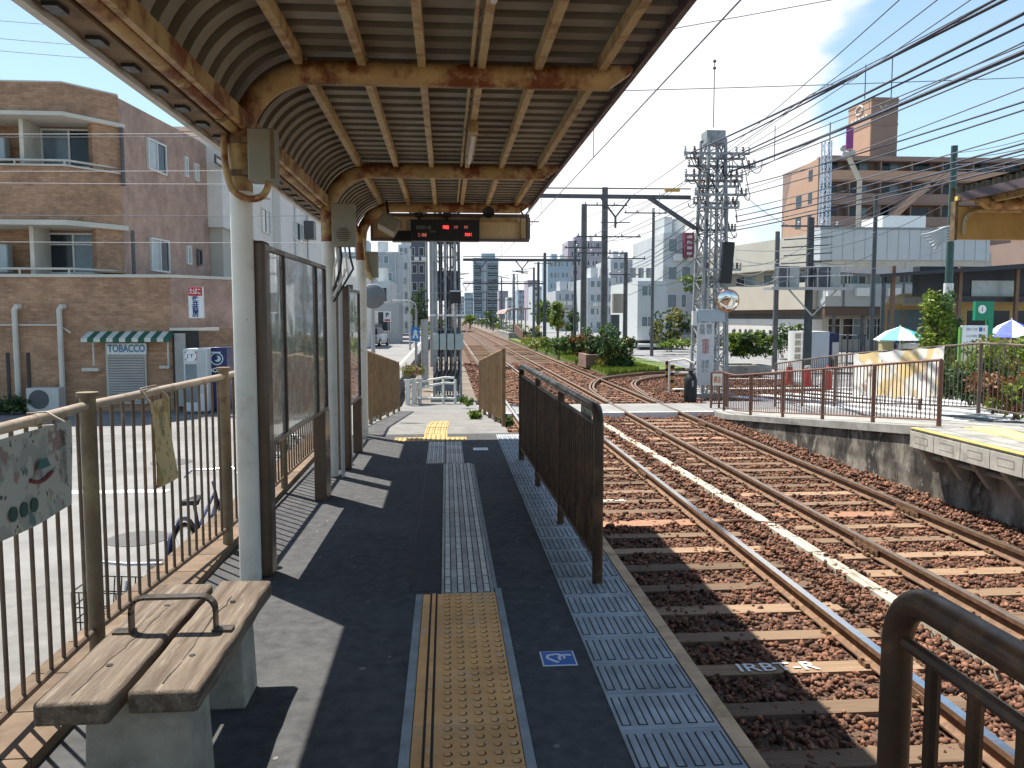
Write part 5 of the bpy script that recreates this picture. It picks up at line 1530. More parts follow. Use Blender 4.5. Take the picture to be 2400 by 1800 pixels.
# concrete pole and red and white lattice mast behind it
cp, t_ = sign_pole('plain grey concrete pole left of the lattice mast', 917, 690, 800, 28.5, .13, 'concrete_pole', 'pole')
tr2 = pY(972, 545, 44)
red_m = M('faded red mast paint', (.30, .06, .06), .6, .15)
lm2 = thing('lattice_mast', (tr2.x, 44, GZ), 'red and white lattice mast rising behind the grey mast', 'mast')
lattice(lm2, tr2.x, 44, GZ, 6.0, 1.0, .95, 5, mast_m, .08, .05)
lattice(lm2, tr2.x, 44, 6.0, 11.5, .95, .9, 5, red_m, .09, .06)
cp2, t_ = sign_pole('pale tall lattice-clad pole between the dark tower and the masts', 934, 500, 800, 40, .16, 'concrete_pole', 'pole')

# white and orange pipe barrier, flower pots at the end of the ramp
ba = thing('pipe_barrier', pZ(930, 868, GZ), 'low white pipe barrier before the lattice mast', 'barrier')
whp = M('white pipe paint', (.70, .69, .64), .5, .08)
for (y0_, y1_) in ((835, 815), (848, 827), (862, 860)):
    a = pY(875, y0_, 23.2); b = pY(962, y1_, 23.2)
    MB().tube([a, (a + b) / 2 + Vector((.1, 0, .05 if y0_ < 860 else 0)), b, b + Vector((.25, 0, -.02))], .03, 8).build('rail', whp, ba)
for dx in (882, 897, 957, 983):
    a = pY(dx, 820, 23.25)
    MB().cyl((a.x, 23.25, GZ), (a.x, 23.25, a.z), .035).build('post', whp if dx != 897 else redm, ba)
for k, (dx, mn) in enumerate(((880, ('rust', 'lime')), (893, ('pink', 'yellow')), (905, ('yellow', 'mid')))):
    c = pY(dx, 800, 22.9)
    fp = thing('flower_pot', (c.x, 22.9 + k * .2, GZ), ['orange flowers in a pot against the ramp fence end', 'pink flowers in a pot beside the pipe barrier', 'yellow flowers in a pot nearest the lattice mast'][k], 'flower pot', 'flower pots at the ramp foot')
    z = c.z - .25
    MB().lathe([(.06, GZ), (.07, z - .12), (.10, z), (.08, z)], (c.x, 22.9 + k * .2, 0), 12).build('pot', whp, fp)
    for mname in mn:
        foliage(fp, 'blossoms', [((c.x, 22.9 + k * .2, c.z), (.17, .15, .16), 170)], .032, leafm[mname])
# weeds by the ramp
for k, (dx, dy) in enumerate(((1027, 905), (1093, 915), (1012, 872), (1002, 868))):
    c = pZ(dx, dy, -.55 if k > 1 else -.2)
    shrub(['green weed tuft at the foot of the short ramp fence', 'green weed tuft between ramp fence and platform railing', 'weed tuft by the ramp end below the mast', 'pale weeds at the foot of the lattice mast'][k], (c.x, c.y, c.z + .04), (.11, .16, .1), 130, .045, ('lime', 'mid'), cat='weed', stems=3)

# ------------------------------------------------------------------ along the line, far away
far_b = M('distant blue facade', (.33, .42, .49), .6, .05, .05); far_g = M('distant grey facade', (.46, .48, .50), .7, .08, .1); far_p = M('distant mauve facade', (.38, .33, .38), .7, .08, .1)
tw = thing('tower_block', (xa(1050, 800), 800, GZ), 'distant blue high rise tower above the end of the line', 'building')
Yt = 800
x0, x1 = xa(1023, Yt), xa(1077, Yt); zt = za(556, Yt)
MB().box(x0, x1, Yt, Yt + 25, GZ, zt).build('wall', far_b, tw, smooth=False)
MB().box(x0 + 8, x1 - 3, Yt + 3, Yt + 20, zt, zt + 4.5).build('roof_plant', far_b, tw)
MB().box(x0 + 10.2, x0 + 12.2, Yt - .8, Yt, GZ, zt - 4).build('rib', far_g, tw)
nfl = 22
for k in range(nfl):
    z = 4 + (zt - 8) * k / nfl
    for (a, b) in ((x0 + .6, x0 + 7.5), (x0 + 13.5, x1 - .8)):
        MB().box(a, b, Yt - .5, Yt - .05, z, z + (zt / nfl) * .5).build('window', glass if k % 3 else glass_b, tw)
rs = random.Random(5)
cnt = 0
skyl = [(985, 1012, 640, 700), (1004, 1022, 632, 610), (1078, 1098, 628, 640), (1096, 1125, 642, 520), (1118, 1152, 626, 460), (1140, 1166, 605, 430), (1150, 1200, 618, 380)]
names = ['low dark blue block left of the distant tower', 'small grey block touching the distant tower', 'grey block right of the distant tower', 'low pale block beyond the rail poles', 'grey stepped block beyond the rail poles', 'narrow grey block near the thin pylon', 'wide pale block behind the first rail poles']
for (a, b, t, Y), nm in zip(skyl, names):
    block(nm, xa(a, Y), xa(b, Y), Y, 20, pY((a + b)/2, t, Y).z, [far_g, far_b, far_p][cnt % 3], 6, 4, 'b')
    cnt += 1
for (d0, d1, t, Y, mt_, rows, cols, nm) in ((1183, 1232, 560, 230, far_b, 6, 5, 'blue glazed office block behind the rail poles'), (1226, 1300, 520, 300, far_p, 9, 6, 'mauve apartment block behind the rail poles'),
                                   (1200, 1262, 628, 130, far_g, 3, 4, 'low grey house behind the yellow green trees'), (1268, 1330, 600, 120, gw2, 4, 4, 'pale grey house left of the white corner house'),
                                   (1318, 1366, 560, 150, far_g, 5, 3, 'grey block just left of the white corner house')):
    block(nm, xa(d0, Y), xa(d1, Y), Y, 15, pY(d0, t, Y).z, mt_, rows, cols, 'b')
# small pylon far away
py = thing('pylon', (xa(1113, 420), 420, GZ), 'thin distant lattice pylon beyond the rail line', 'pylon')
lattice(py, xa(1113, 420), 420, GZ, pY(1113, 592, 420).z, 3.5, 2.2, 5, far_g, .3, .2)
# line side shelter of the next platform
sh = thing('platform_shelter', (xa(1112, 95), 95, GZ), 'small curved roof shelter on the next platform down the line', 'shelter')
a = pY(1086, 672, 95); b = pY(1142, 672, 95)
MB().prism([(a.x, a.z - .3), (a.x + .3, a.z + .15), (a.x + 1.0, a.z + .3), (b.x, a.z + .35), (b.x, a.z + .2), (a.x + 1.0, a.z + .15), (a.x + .4, a.z), (a.x + .12, a.z - .35)], 'y', 92, 108).build('roof', M('shelter roof', (.35, .27, .25), .6, .1), sh)
for k in range(4):
    MB().cyl((b.x - .6, 92.5 + k * 5, GZ), (b.x - .6, 92.5 + k * 5, a.z + .2), .08).build('post', greyp, sh)
    MB().cyl((a.x + .6, 92.5 + k * 5, GZ), (a.x + .6, 92.5 + k * 5, a.z + .1), .06).build('post', greyp, sh)
MB().box(a.x + .3, b.x, 90, 110, GZ - .1, GZ + .6).build('platform_block', conc_m, sh)
MB().prism([(80, GZ), (90, GZ + .62), (90, GZ + 1.6), (80, GZ + .95)], 'x', a.x + .9, a.x + 1.0).build('ramp_panel', M('maroon panel', (.16, .09, .08), .7, .1), sh)
# trees and hedge right of the tracks
grass = M('verge grass', (.10, .15, .03), .9, .3, 9, bump=.5, bscale=40, col2=(.16, .17, .05), thr=(.5, .7), scale2=4)
MB().prism([(6.75, 34.5), (11.19, 38.3), (11.19, 90), (6.75, 90)], 'z', -1.5, GZ + .02).build('grass_verge', grass, kind='structure')
V = []
n = 26000
px_ = rng.uniform(6.75, 9.6, n); py_ = 34.5 + (px_ - 6.75) * .86 + rng.uniform(0, 1, n) ** 1.5 * 32; h_ = rng.uniform(.06, .2, n); an = rng.uniform(0, 6.28, n)
dxv = np.cos(an) * .03; dyv = np.sin(an) * .03
base = np.stack([px_, py_, np.full(n, GZ + .01)], 1)
V = np.stack([base + np.stack([dxv, dyv, 0 * dxv], 1), base - np.stack([dxv, dyv, 0 * dxv], 1), base + np.stack([dyv, dxv, h_], 1)], 1).reshape(-1, 3)
o = bpy.data.objects.new('grass_blades', big_mesh('grass_blades', V, np.arange(len(V)).reshape(-1, 3), leafm['lime'])); COL.objects.link(o)
tag(o, 'bright green grass blades on the verge beside the tracks', 'grass', kind='stuff')
pln = thing('brick_planter', (9.2, 38.6, GZ), 'low brown brick planter wall below the big leafy bush', 'planter')
pbr = brickmat('planter brick', (.23, .13, .10), (.30, .18, .14), (.2, .15, .12))
a = pY(1264, 780, 39); b = pY(1362, 780, 39)
MB().box(a.x, b.x, 38.8, 39.05, GZ, GZ + .62).build('front_wall', pbr, pln); MB().box(a.x, a.x + .2, 39.06, 41, GZ, GZ + .62).build('end_wall', pbr, pln)
MB().box(b.x - .2, b.x, 39.06, 41, GZ, GZ + .62).build('end_wall', pbr, pln); MB().box(a.x + .2, b.x - .2, 39.06, 41, GZ, GZ + .5).build('soil', earth_m, pln)
for (dx, dy, Y, rx, rz_, n, ms, nm) in ((1330, 762, 38.0, 1.0, .85, 1800, ('dark', 'mid', 'yellow'), 'big leafy bush with yellowish tips in the brick planter nearest the crossing'),
                              (1300, 745, 40.5, .9, .8, 1300, ('mid', 'dark'), 'green bush behind the big planter bush'),
                              (1265, 752, 43, 1.1, .6, 1200, ('mid', 'rust'), 'reddish low bush left of the big planter bush'),
                              (1228, 748, 50, 1.3, .6, 1000, ('mid', 'dark'), 'mid green bush between the rail poles'),
                              (1170, 742, 62, 1.6, .5, 900, ('yellow', 'lime'), 'yellow green low hedge beside the tracks'),
                              (1205, 745, 56, 1.2, .5, 700, ('lime', 'mid'), 'light green low bush beside the hedge')):
    c = pY(dx, dy, Y)
    shrub(nm, (c.x, Y, c.z), (rx, rx * .8, max(rz_, c.z - GZ)), int(n * 1.8), .08, ms)
for (dx, Y, top, rw, n, ms, nm) in ((1205, 84, 650, .95, 2000, ('yellow', 'lime', 'mid'), 'yellow green tree beside the rail poles'), (1236, 92, 668, 1.0, 1200, ('mid', 'dark'), 'dark green tree behind the first rail pole'),
                            (1178, 120, 650, 2.5, 900, ('mid', 'lime'), 'green tree far down the line'), (1060, 150, 672, 2.2, 500, ('mid', 'dark'), 'small dark tree left of the far tracks'),
                            (1015, 160, 680, 2.0, 400, ('mid', 'lime'), 'small light tree at the vanishing end of the line')):
    p = pY(dx, top, Y)
    tree(nm, (p.x, Y, GZ), p.z - GZ, rw, n, .13 if Y < 100 else .25, ms, trunk=.14)
far_pole = M('far pole', (.12, .13, .14), .7, .1)
ORD = ['first', 'second', 'third', 'fourth', 'fifth', 'sixth', 'seventh', 'eighth', 'ninth', 'tenth', 'eleventh', 'twelfth', 'thirteenth', 'fourteenth', 'fifteenth', 'sixteenth', 'seventeenth', 'eighteenth', 'nineteenth', 'twentieth']
for k in range(9):
    for side, xx in (('left', .25), ('right', 7.6)):
        yy = 72 + k * 21 + (5 if side == 'left' else 0)
        fp_ = thing('line_pole', (xx, yy, GZ), '%s slim far rail pole on the %s of the vanishing tracks' % (ORD[k], side), 'pole', 'far poles along the line')
        hh = 6.6 + .5 * ((k * 7) % 3)
        MB().cyl((xx, yy, GZ), (xx, yy, GZ + hh), .13, .09, n=8).build('shaft', far_pole, fp_)
        MB().bar((xx - .5, yy, GZ + hh - .5), (xx + (1.9 if side == 'left' else -1.9), yy, GZ + hh - .3), .08).build('bracket_arm', far_pole, fp_)
        MB().bar((xx, yy, GZ + hh - .05), (xx + (1.7 if side == 'left' else -1.7), yy, GZ + hh - .32), .04).build('stay', far_pole, fp_)
for k in range(14):
    side = -1 if k % 2 else 1
    xx = (-1.6 if side < 0 else 9.2) + random.uniform(-.5, .5); yy = 85 + k * 13
    shrub('%s low green shrub along the far %s side of the line' % (ORD[k], 'left' if side < 0 else 'right'), (xx, yy, GZ + .7), (1.1, 1.4, .8), 420, .16, ('mid', 'lime') if k % 3 else ('dark', 'yellow'), group='shrubs along the far line')

# ------------------------------------------------------------------ right side: mast, gantries, poles
TY = 25.5
tp = pY(1535, 600, TY)
tw_m = mast_m
lm3 = thing('lattice_mast', (tp.x, TY, GZ), 'tall grey lattice mast with many crossarms beside the crossing', 'mast')
ztop = pY(1550, 277, TY).z
lattice(lm3, tp.x, TY, GZ, ztop - .35, .84, .54, 11, tw_m, .085, .05, R(8))
MB().box(tp.x - .29, tp.x + .29, TY - .29, TY + .29, ztop - .5, ztop - .12).build('top_plate', mast_m, lm3)
MB().box(tp.x - .6, tp.x + .6, TY - .6, TY + .6, GZ - .3, GZ + .06).build('footing', conc_m, lm3)
insul = M('brown insulator', (.14, .07, .05), .35, .1); insul_w = M('pale insulator', (.55, .55, .52), .35, .05)
for (x0, x1, dy, dep) in ((1470, 1610, 335, 0), (1478, 1606, 343, .25), (1472, 1595, 383, 0), (1476, 1600, 392, .2), (1500, 1590, 405, .1), (1500, 1585, 452, -.1), (1505, 1580, 500, 0), (1498, 1582, 585, -.4), (1480, 1625, 362, .1), (1490, 1600, 425, -.15), (1495, 1590, 440, .25)):
    a = pY(x0, dy, TY); b = pY(x1, dy, TY)
    MB().bar((a.x, TY - .36 + dep, a.z), (b.x, TY - .36 + dep, a.z), .06, .07).build('crossarm', mast_m, lm3)
    for k in range(5):
        f = (.02, .16, .8, .9, .99)[k]
        x = a.x + (b.x - a.x) * f
        MB().lathe([(.02, 0), (.05, .03), (.025, .06), (.055, .1), (.025, .13), (.04, .17), (.01, .19)], (x, TY - .36 + dep, a.z + .02), 8).build('insulator', insul if k % 2 else insul_w, lm3)
for k in range(26):       # drooping jumper loops between the arms
    x0 = tp.x + random.uniform(-.95, .9); x1 = x0 + random.uniform(-.8, .8); z0 = pY(1540, random.uniform(325, 480), TY).z
    MB().tube(bez((x0, TY - .4, z0), (x0 + .1, TY - .5, z0 - .6), (x1, TY - .5, z0 - .7), (x1, TY - .4, z0 - random.uniform(.1, .5)), 8), .014, 5).build('jumper_loop', black_m, lm3)
for k in range(5):
    x = tp.x - .38 + .17 * k
    MB().tube([(x, TY - .52, GZ + .1), (x - .02, TY - .5, 2.5), (x + .05, TY - .44, 5.0)], .03, 6).build('conduit', greyp if k % 2 else mast_m, lm3)
# boards fixed on the mast
bd = thing('warning_board', (tp.x, TY - .7, .2), 'tall white warning board with dark red characters on the big mast', 'sign')
a = pY(1506, 697, TY - .66); b = pY(1540, 832, TY - .66)
MB().box(a.x, b.x, TY - .68, TY - .64, b.z, a.z).build('board', M('board grey white', (.58, .58, .58), .5, .06), bd)
prr = M('board red print', (.45, .10, .09), .6, .05); prk = M('board dark print', (.12, .12, .13), .6, .05)
cx = (a.x + b.x)/2
text('危 険\n踏 切', .17, prk, bd, (cx, TY - .69, pY(1520, 712, TY - .69).z), lines=.9)
text('電\n車', .26, prr, bd, (cx, TY - .69, pY(1520, 750, TY - .69).z), lines=.85)
text('注意\n左右\nよし', .13, prk, bd, (cx, TY - .69, pY(1520, 792, TY - .69).z), lines=1.0)
cb = thing('cable_cabinet', (tp.x, TY - .7, 1.2), 'pale blue grey cabinet on the big mast above the warning board', 'cabinet')
a = pY(1507, 668, TY - .7); b = pY(1566, 695, TY - .7)
MB().box(a.x, b.x, TY - .72, TY - .5, b.z, a.z).build('case', M('cabinet blue grey', (.36, .42, .46), .45, .05), cb, bevel=.01)
MB().box(a.x - .14, a.x - .01, TY - .7, TY - .55, b.z - .1, a.z - .05).build('side_box', wframe, cb)
sgx = thing('railway_signal', (tp.x + .4, TY - .6, 2.6), 'tall black signal box hanging on the right of the big mast', 'signal')
a = pY(1556, 523, TY - .7); b = pY(1582, 612, TY - .7)
sh_ = MB(Matrix.Translation(((a.x+b.x)/2, TY - .75, (a.z+b.z)/2)) @ Matrix.Rotation(R(4), 4, 'Y'))
sh_.box(-.16, .16, -.12, .12, -(a.z-b.z)/2, (a.z-b.z)/2); sh_.build('housing', black_m, sgx, bevel=.02)
MB().bar(((a.x+b.x)/2 - .2, TY - .6, b.z + .1), ((a.x+b.x)/2 - .5, TY - .4, b.z + .1), .05).build('bracket', mast_m, sgx)
mr = thing('convex_mirror', pY(1572, 672, TY - .9), 'round orange rimmed convex mirror on the big mast', 'mirror')
c = pY(1572, 649, TY - .9)
ax = Vector((-.35, -1, -.15)).normalized()
MB().lathe([(.33, -.06), (.345, 0), (.33, .03)], c, 24, ax).build('rim', M('orange rim', (.55, .2, .05), .45, .05), mr)
mirm = M('mirror face', (.75, .75, .74), .05, 0, metal=1.0)
MB().lathe([(.32, .025), (.27, .06), (.16, .09), (.02, .10)], c, 24, ax).build('mirror_face', mirm, mr)
MB().bar(c - ax * .05, c - ax * .05 + Vector((-.4, .5, 0)), .05).build('bracket', mast_m, mr)
an = thing('antenna_rod', (tp.x, TY, ztop), 'thin rod with two balls rising from the mast top', 'antenna')
a = pY(1541, 275, TY); b = pY(1544, 128, TY)
MB().tube([a, b], .014, 6).build('rod', dframe, an)
for f in (.97, .87):
    p_ = a.lerp(b, f); MB().lathe([(.005, -.05), (.05, -.02), (.055, .02), (.005, .06)], p_, 10).build('ball', dframe, an)

def gantry(label, Y, dx0, dx1, dy, vs_, brace=True):
    a = pY(dx0, dy, Y); b = pY(dx1, dy, Y)
    root = thing('gantry_beam', ((a.x+b.x)/2, Y, a.z), label, 'gantry', 'beams over the tracks')
    s = .06 if Y < 40 else .09
    MB().bar((a.x, Y, a.z), (b.x, Y, a.z), s * 1.3, s * 2).build('beam', dframe2, root)
    MB().tube([(a.x, Y, a.z + .22), (b.x, Y, a.z + .26)], s * .35, 6).build('stay', dframe2, root)
    for x in vs_:
        MB().bar((x - .45, Y, a.z - .05), (x, Y, a.z - .62), s * .8).build('hanger', dframe2, root)
        MB().bar((x + .45, Y, a.z - .05), (x, Y, a.z - .62), s * .8).build('hanger', dframe2, root)
        MB().bar((x, Y, a.z - .6), (x, Y, a.z - .95), s).build('drop', dframe2, root)
        MB().bar((x - .45, Y, a.z - .78), (x + .45, Y, a.z - .78), s * .5).build('drop_arm', dframe2, root)
    return root, a, b
dframe2 = M('dark grey steel beam', (.09, .095, .11), .5, .15, 4)
g1, a, b = gantry('dark steel beam spanning from the canopy end to the big mast', TY, 1000, 1492, 421, (2.4, 5.2))
k0 = pY(1395, 425, TY); k1 = pY(1500, 495, TY)
for o_ in (0, .14):
    MB().bar((k0.x + o_, TY - .05 + o_, k0.z), (k1.x + o_, TY - .05 + o_, k1.z), .07, .09).build('diagonal_strut', dframe2, g1)
c0 = pY(1436, 408, TY - .1); c1 = pY(1468, 414, TY - .1)
MB().box(c0.x, c1.x, TY - .15, TY - .05, c1.z, c0.z).build('orange_sleeve', M('orange sleeve', (.60, .35, .05), .6, .05), g1)
gantry('second steel beam over the tracks beyond the crossing', 58, 1000, 1262, 561, (2.4, 5.3))
gantry('third steel beam over the distant tracks', 100, 1000, 1180, 612, (2.4, 5.3))
gantry('fourth steel beam over the vanishing tracks', 200, 1000, 1110, 648, (2.4,))

conc_p = M('concrete pole grey', (.15, .15, .15), .85, .15, 2, col2=(.10, .10, .10), thr=(.5, .7), scale2=2.5)
dark_p = M('dark pole paint', (.07, .08, .085), .6, .15, 2); green_p = M('dark green pole paint', (.04, .085, .075), .5, .12, 2)
def pole(label, dx, dtop, Y, r_, mat_, arms=(), extras=None, taper=.8):
    t_ = pY(dx, dtop, Y)
    root = thing('utility_pole', (t_.x, Y, GZ), label, 'pole', 'poles around the crossing')
    MB().cyl((t_.x, Y, GZ), (t_.x, Y, t_.z), r_, r_ * taper, n=12).build('shaft', mat_, root)
    for (dz, w, off) in arms:
        MB().bar((t_.x - w * (1 - off), Y - r_ - .04, t_.z - dz), (t_.x + w * off, Y - r_ - .04, t_.z - dz), .07).build('crossarm', dframe2, root)
        for f in (0.03, .3, .7, .97):
            x = t_.x - w * (1 - off) + w * f
            MB().lathe([(.02, 0), (.06, .04), (.03, .08), (.06, .13), (.01, .18)], (x, Y - r_ - .04, t_.z - dz + .03), 7).build('insulator', insul_w, root)
    return root, t_
p1, t1 = pole('thick grey concrete rail pole, taller of the pair right of the canopy end', 1307, 405, 46, .21, conc_p, ((1.0, 2.4, .5), (2.7, 3.6, .55), (3.6, 2.6, .4)))
p2, t2 = pole('thick grey concrete rail pole, shorter of the pair right of the canopy end', 1262, 441, 50, .21, conc_p, ((2.6, 2.4, .5),))
pole('slender dark rail pole right of the distant station shelter', 1277 / SC, 546, 92, .2, dark_p, ((1.2, 2.0, .4),))
pole('dark rail pole just before the yellow green tree', 1163, 566, 93, .17, dark_p)
pole('thin dark pole behind the thick rail poles', 1243, 520, 60, .12, dark_p)
pole('thin grey pole beside the white corner house', 1412, 450, 50, .11, conc_p, ((.3, 2.6, .3),))
p3, t3 = pole('grey pole with a round transformer before the white corner house', 1352, 545, 52, .16, conc_p, ((.4, 2.4, .5), (1.4, 2.2, .5)))
MB().cyl((t3.x - .55, 51.8, t3.z - 3.8), (t3.x - .55, 51.8, t3.z - 2.6), .36, n=14).build('transformer', M('transformer tan', (.42, .36, .31), .5, .06), p3)
MB().cyl((t3.x - .7, 51.8, t3.z - 6.2), (t3.x - .7, 51.8, t3.z - 3.9), .3, n=12).build('cable_drum', dframe2, p3)
for k in range(3):
    MB().cyl((t3.x + .4 + k * .5, 51.7, t3.z - 1.6), (t3.x + .4 + k * .5, 51.7, t3.z - 1.0), .18, n=10).build('transformer', greyp, p3)
pole('grey pole before the cream building, left of the equipment platform', 1680, 500, 37, .13, conc_p)
p4_, t4 = pole('dark thick pole carrying the equipment platform', 1752, 470, 36, .19, dark_p, ((.4, 2.6, .45),))
a = pY(1660, 622, 35.4); b = pY(1832, 616, 35.4)
MB().box(a.x, b.x, 35.0, 36.0, a.z - .07, a.z + .03).build('equipment_deck', greyp, p4_)
for k in range(8):
    x = a.x + (b.x - a.x) * (k + .5) / 8
    MB().bar((x, 35.0, a.z + .03), (x, 35.0, a.z + .85), .035).build('rail_post', greyp, p4_)
for z in (.45, .85):
    MB().bar((a.x, 35.0, a.z + z), (b.x, 35.0, a.z + z + .1), .04).build('rail', wframe, p4_)
for s in (-1, 1):
    MB().bar((t4.x, 35.6, a.z - 1.2), (t4.x + s * 1.1, 35.6, a.z - .05), .06).build('deck_brace', greyp, p4_)
for k, dx in enumerate((1690, 1712, 1775, 1800)):
    x = pY(dx, 600, 35.5).x
    MB().box(x - .22, x + .22, 35.3, 35.8, a.z + .04, a.z + .95).build('equipment_box', greyp if k % 2 else dframe2, p4_)
for k in range(6):
    z = t4.z - 1.0 - .35 * k
    MB().bar((t4.x - 1.3 - .1 * (k % 2), 35.75, z), (t4.x + .9, 35.75, z + .15), .05).build('cable_rack', dframe2, p4_)
pole('thin dark twin pole left of the yellow green tree', 1893, 420, 33, .10, dark_p)
pole('short dark post beside the thin twin pole', 1909, 610, 34, .11, dark_p)
gp, tg = pole('tall dark green pole behind the yellow green tree', 2062, 315, 27, .14, green_p, (), None, .75)
MB().cyl((tg.x, 27, pY(2055, 640, 27).z), (tg.x, 27, pY(2055, 612, 27).z), .155, n=12).build('pale_band', wframe, gp)
for k in range(6):
    z = pY(2060, 490 + k * 6, 27).z
    x0 = pY(1990, 500, 27).x
    MB().tube(bez((tg.x, 26.8, z), (tg.x - .5, 26.8, z + .0), (x0 + .6, 26.9, z - .2), (x0 + .1 * k, 27, z - .28), 8), .035, 5).build('cable_bundle', greyp, gp)

# ------------------------------------------------------------------ overhead wires
wirem = M('wire dark', (.05, .06, .085), .6, .1); wirem2 = M('wire grey', (.11, .12, .14), .6, .1); wirep = M('wire pale', (.42, .40, .40), .6, .1)
WN = [0]; WC = {}
def wire(p, q, r_, sag, label, mat_=None, group='overhead wires'):
    p, q = Vector(p), Vector(q)
    n = 14 if (q - p).length < 120 else 20
    pts = [p.lerp(q, i / n) - Vector((0, 0, sag * 4 * (i / n) * (1 - i / n))) for i in range(n + 1)]
    WN[0] += 1
    if '#' in label:
        WC[label] = WC.get(label, -1) + 1; label = label.replace('#', ORD[WC[label]])
    return MB().tube(pts, r_ * .72, 5).build('overhead_wire', mat_ or wirem, None, label, 'wire', group)
# contact and messenger wires above the tracks
for x, tn in ((2.35, 'near'), (5.3, 'far')):
    wire((x, -8, 4.05), (x, 300, 4.05), .011, 0, 'contact wire straight above the %s track' % tn, wirem2)
    for k in range(6):
        wire((x, -20 + k * 32, 4.75), (x, 12 + k * 32, 4.75), .009, .35, '# carrier wire span from the viewer above the %s track' % tn, wirem2)
    for k in range(9):
        y = 6 + k * 7.3
        MB().bar((x, y, 4.05), (x, y, 4.6), .01).build('dropper', wirem2, None, '%s short dropper from the viewer on the %s track wires' % (ORD[k], tn), 'wire', 'overhead wires')
UPR = 'cable running from the big mast up to the top right of the sky'
for (x0, y0, x1, y1, r_, Ye, m_) in (
        (1478, 336, 2150, -12, .030, 8.5, wirem), (1500, 343, 2130, -12, .022, 8.5, wirem), (1566, 346, 2230, -4, .028, 8, wirem), (1570, 350, 2235, 18, .020, 8, wirem),
        (1575, 372, 2240, 78, .042, 8.5, wirem), (1580, 380, 2240, 92, .018, 9, wirem2), (1600, 338, 2240, 65, .014, 9, wirem2),
        (1610, 400, 2240, 192, .020, 10, wirem), (1592, 425, 2240, 210, .018, 10, wirem), (1605, 412, 2240, 160, .013, 10, wirem2),
        (1590, 455, 2240, 262, .016, 11, wirem2), (1588, 468, 2240, 285, .020, 11, wirem), (1590, 480, 2240, 300, .024, 11, wirem), (1590, 490, 2240, 318, .016, 11, wirem),
        (1586, 498, 2240, 330, .022, 11.5, wirem), (1560, 330, 1930, -10, .010, 9, wirem2), (1570, 335, 2010, -10, .010, 9, wirem2), (1580, 338, 2080, -10, .010, 9, wirem2)):
    p_, q_ = pY(x0, y0, TY - .35), pY(x1, y1, Ye)
    wire(p_, p_ + (q_ - p_) * 1.5, r_, .12, ('thick' if r_ >= .026 else 'medium' if r_ > .0155 else 'thin') + ' cable, # of its bundle, from the big mast ' + ('to the top edge' if y1 < 0 else 'over the apartment roof' if y1 < 215 else 'towards the opposite canopy'), m_)
for k, (x0, y0, Y0, x1, y1, Y1, r_) in enumerate(((1480, 345, TY, 1262, 470, 50, .014), (1475, 395, TY, 1307, 455, 46, .014), (1490, 390, TY, 1240, 520, 58, .014), (1500, 455, TY, 1310, 520, 46, .016), (1500, 470, TY, 1352, 560, 52, .02),
        (1505, 480, TY, 1352, 575, 52, .02), (1500, 500, TY, 1330, 590, 55, .02), (1505, 520, TY, 1300, 600, 58, .014), (1500, 440, TY, 1175, 570, 92, .016), (1510, 465, TY, 1412, 520, 50, .014), (1515, 505, TY, 1352, 600, 52, .022), (1500, 545, TY, 1345, 640, 55, .02), (1500, 560, TY, 1420, 600, 50, .016), (1500, 600, TY, 1355, 610, 52, .016))):
    wire(pY(x0, y0, Y0), pY(x1, y1, Y1), r_, .25, '# cable descending from the big mast to the rail poles down the line', wirem)
for k, (x0, y0, x1, y1, Y1, r_) in enumerate(((1590, 405, 1752, 500, 36, .014), (1590, 560, 1752, 545, 36, .018), (1592, 575, 1752, 520, 36, .016), (1590, 590, 1680, 560, 37, .018), (1590, 600, 1752, 585, 36, .02), (1590, 540, 1893, 500, 33, .016), (1590, 618, 1760, 572, 36, .02), (1590, 610, 1690, 590, 37, .016))):
    wire(pY(x0, y0, TY), pY(x1, y1, Y1), r_, .3, '# cable sagging from the big mast to the poles by the cream building', wirep if k % 2 else wirem2)
for k, (x0, y0, Y0, x1, y1, Y1, r_) in enumerate(((1752, 478, 36, 1893, 440, 33, .014), (1893, 430, 33, 2062, 345, 27, .016), (1752, 500, 36, 2062, 362, 27, .022), (1752, 510, 36, 2062, 372, 27, .026), (1752, 520, 36, 2062, 385, 27, .02), (1752, 540, 36, 2062, 430, 27, .016), (1752, 585, 36, 2062, 530, 27, .016), (1752, 560, 36, 1893, 545, 33, .02),
        (2062, 330, 27, 2300, 240, 18, .014), (2062, 342, 27, 2300, 262, 18, .02), (2062, 356, 27, 2300, 275, 18, .024), (2062, 366, 27, 2300, 300, 18, .018))):
    p_, q_ = pY(x0, y0, Y0), pY(x1, y1, Y1)
    wire(p_, p_ + (q_ - p_) * (1.8 if x1 > 2200 else 1.0), r_, .35, '# cable strung between the roadside poles on the right', wirem if k % 3 else wirem2)
# wires crossing the picture
wire(pY(1000, 204, 15), pY(2700, 146, 15), .011, 0.05, 'span wire crossing the sky above the opposite platform', wirem2)
wire(pY(1200, 107, 13), pY(2300, -96, 13), .010, 0.02, 'short span wire in the white cloud above the canopy edge', wirem2)
for (y0, y1, lb) in ((30, 42, 'topmost wire in the sky above the brick house'), (65, 84, 'second wire in the sky above the brick house'), (92, 110, 'third wire in the sky above the brick house')):
    wire(pY(-450, y0 - 30, 24), pY(460, y1 + 32, 24), .012, .1, lb, wirem2)
for (y0, y1, lb, m_) in ((289, 286, 'pale wire before the third floor windows of the brick house', wirep), (296, 292, 'thin dark wire before the third floor windows', wirem2), (369, 367, 'pale wire below the upper balcony', wirep), (391, 398, 'second pale wire below the upper balcony', wirep),
                         (462, 466, 'dark wire above the lower balcony slab', wirem2), (519, 524, 'pale wire before the second floor windows', wirep)):
    wire(pY(-400, y0, 19), pY(760, y1, 19), .010, .02, lb, m_)
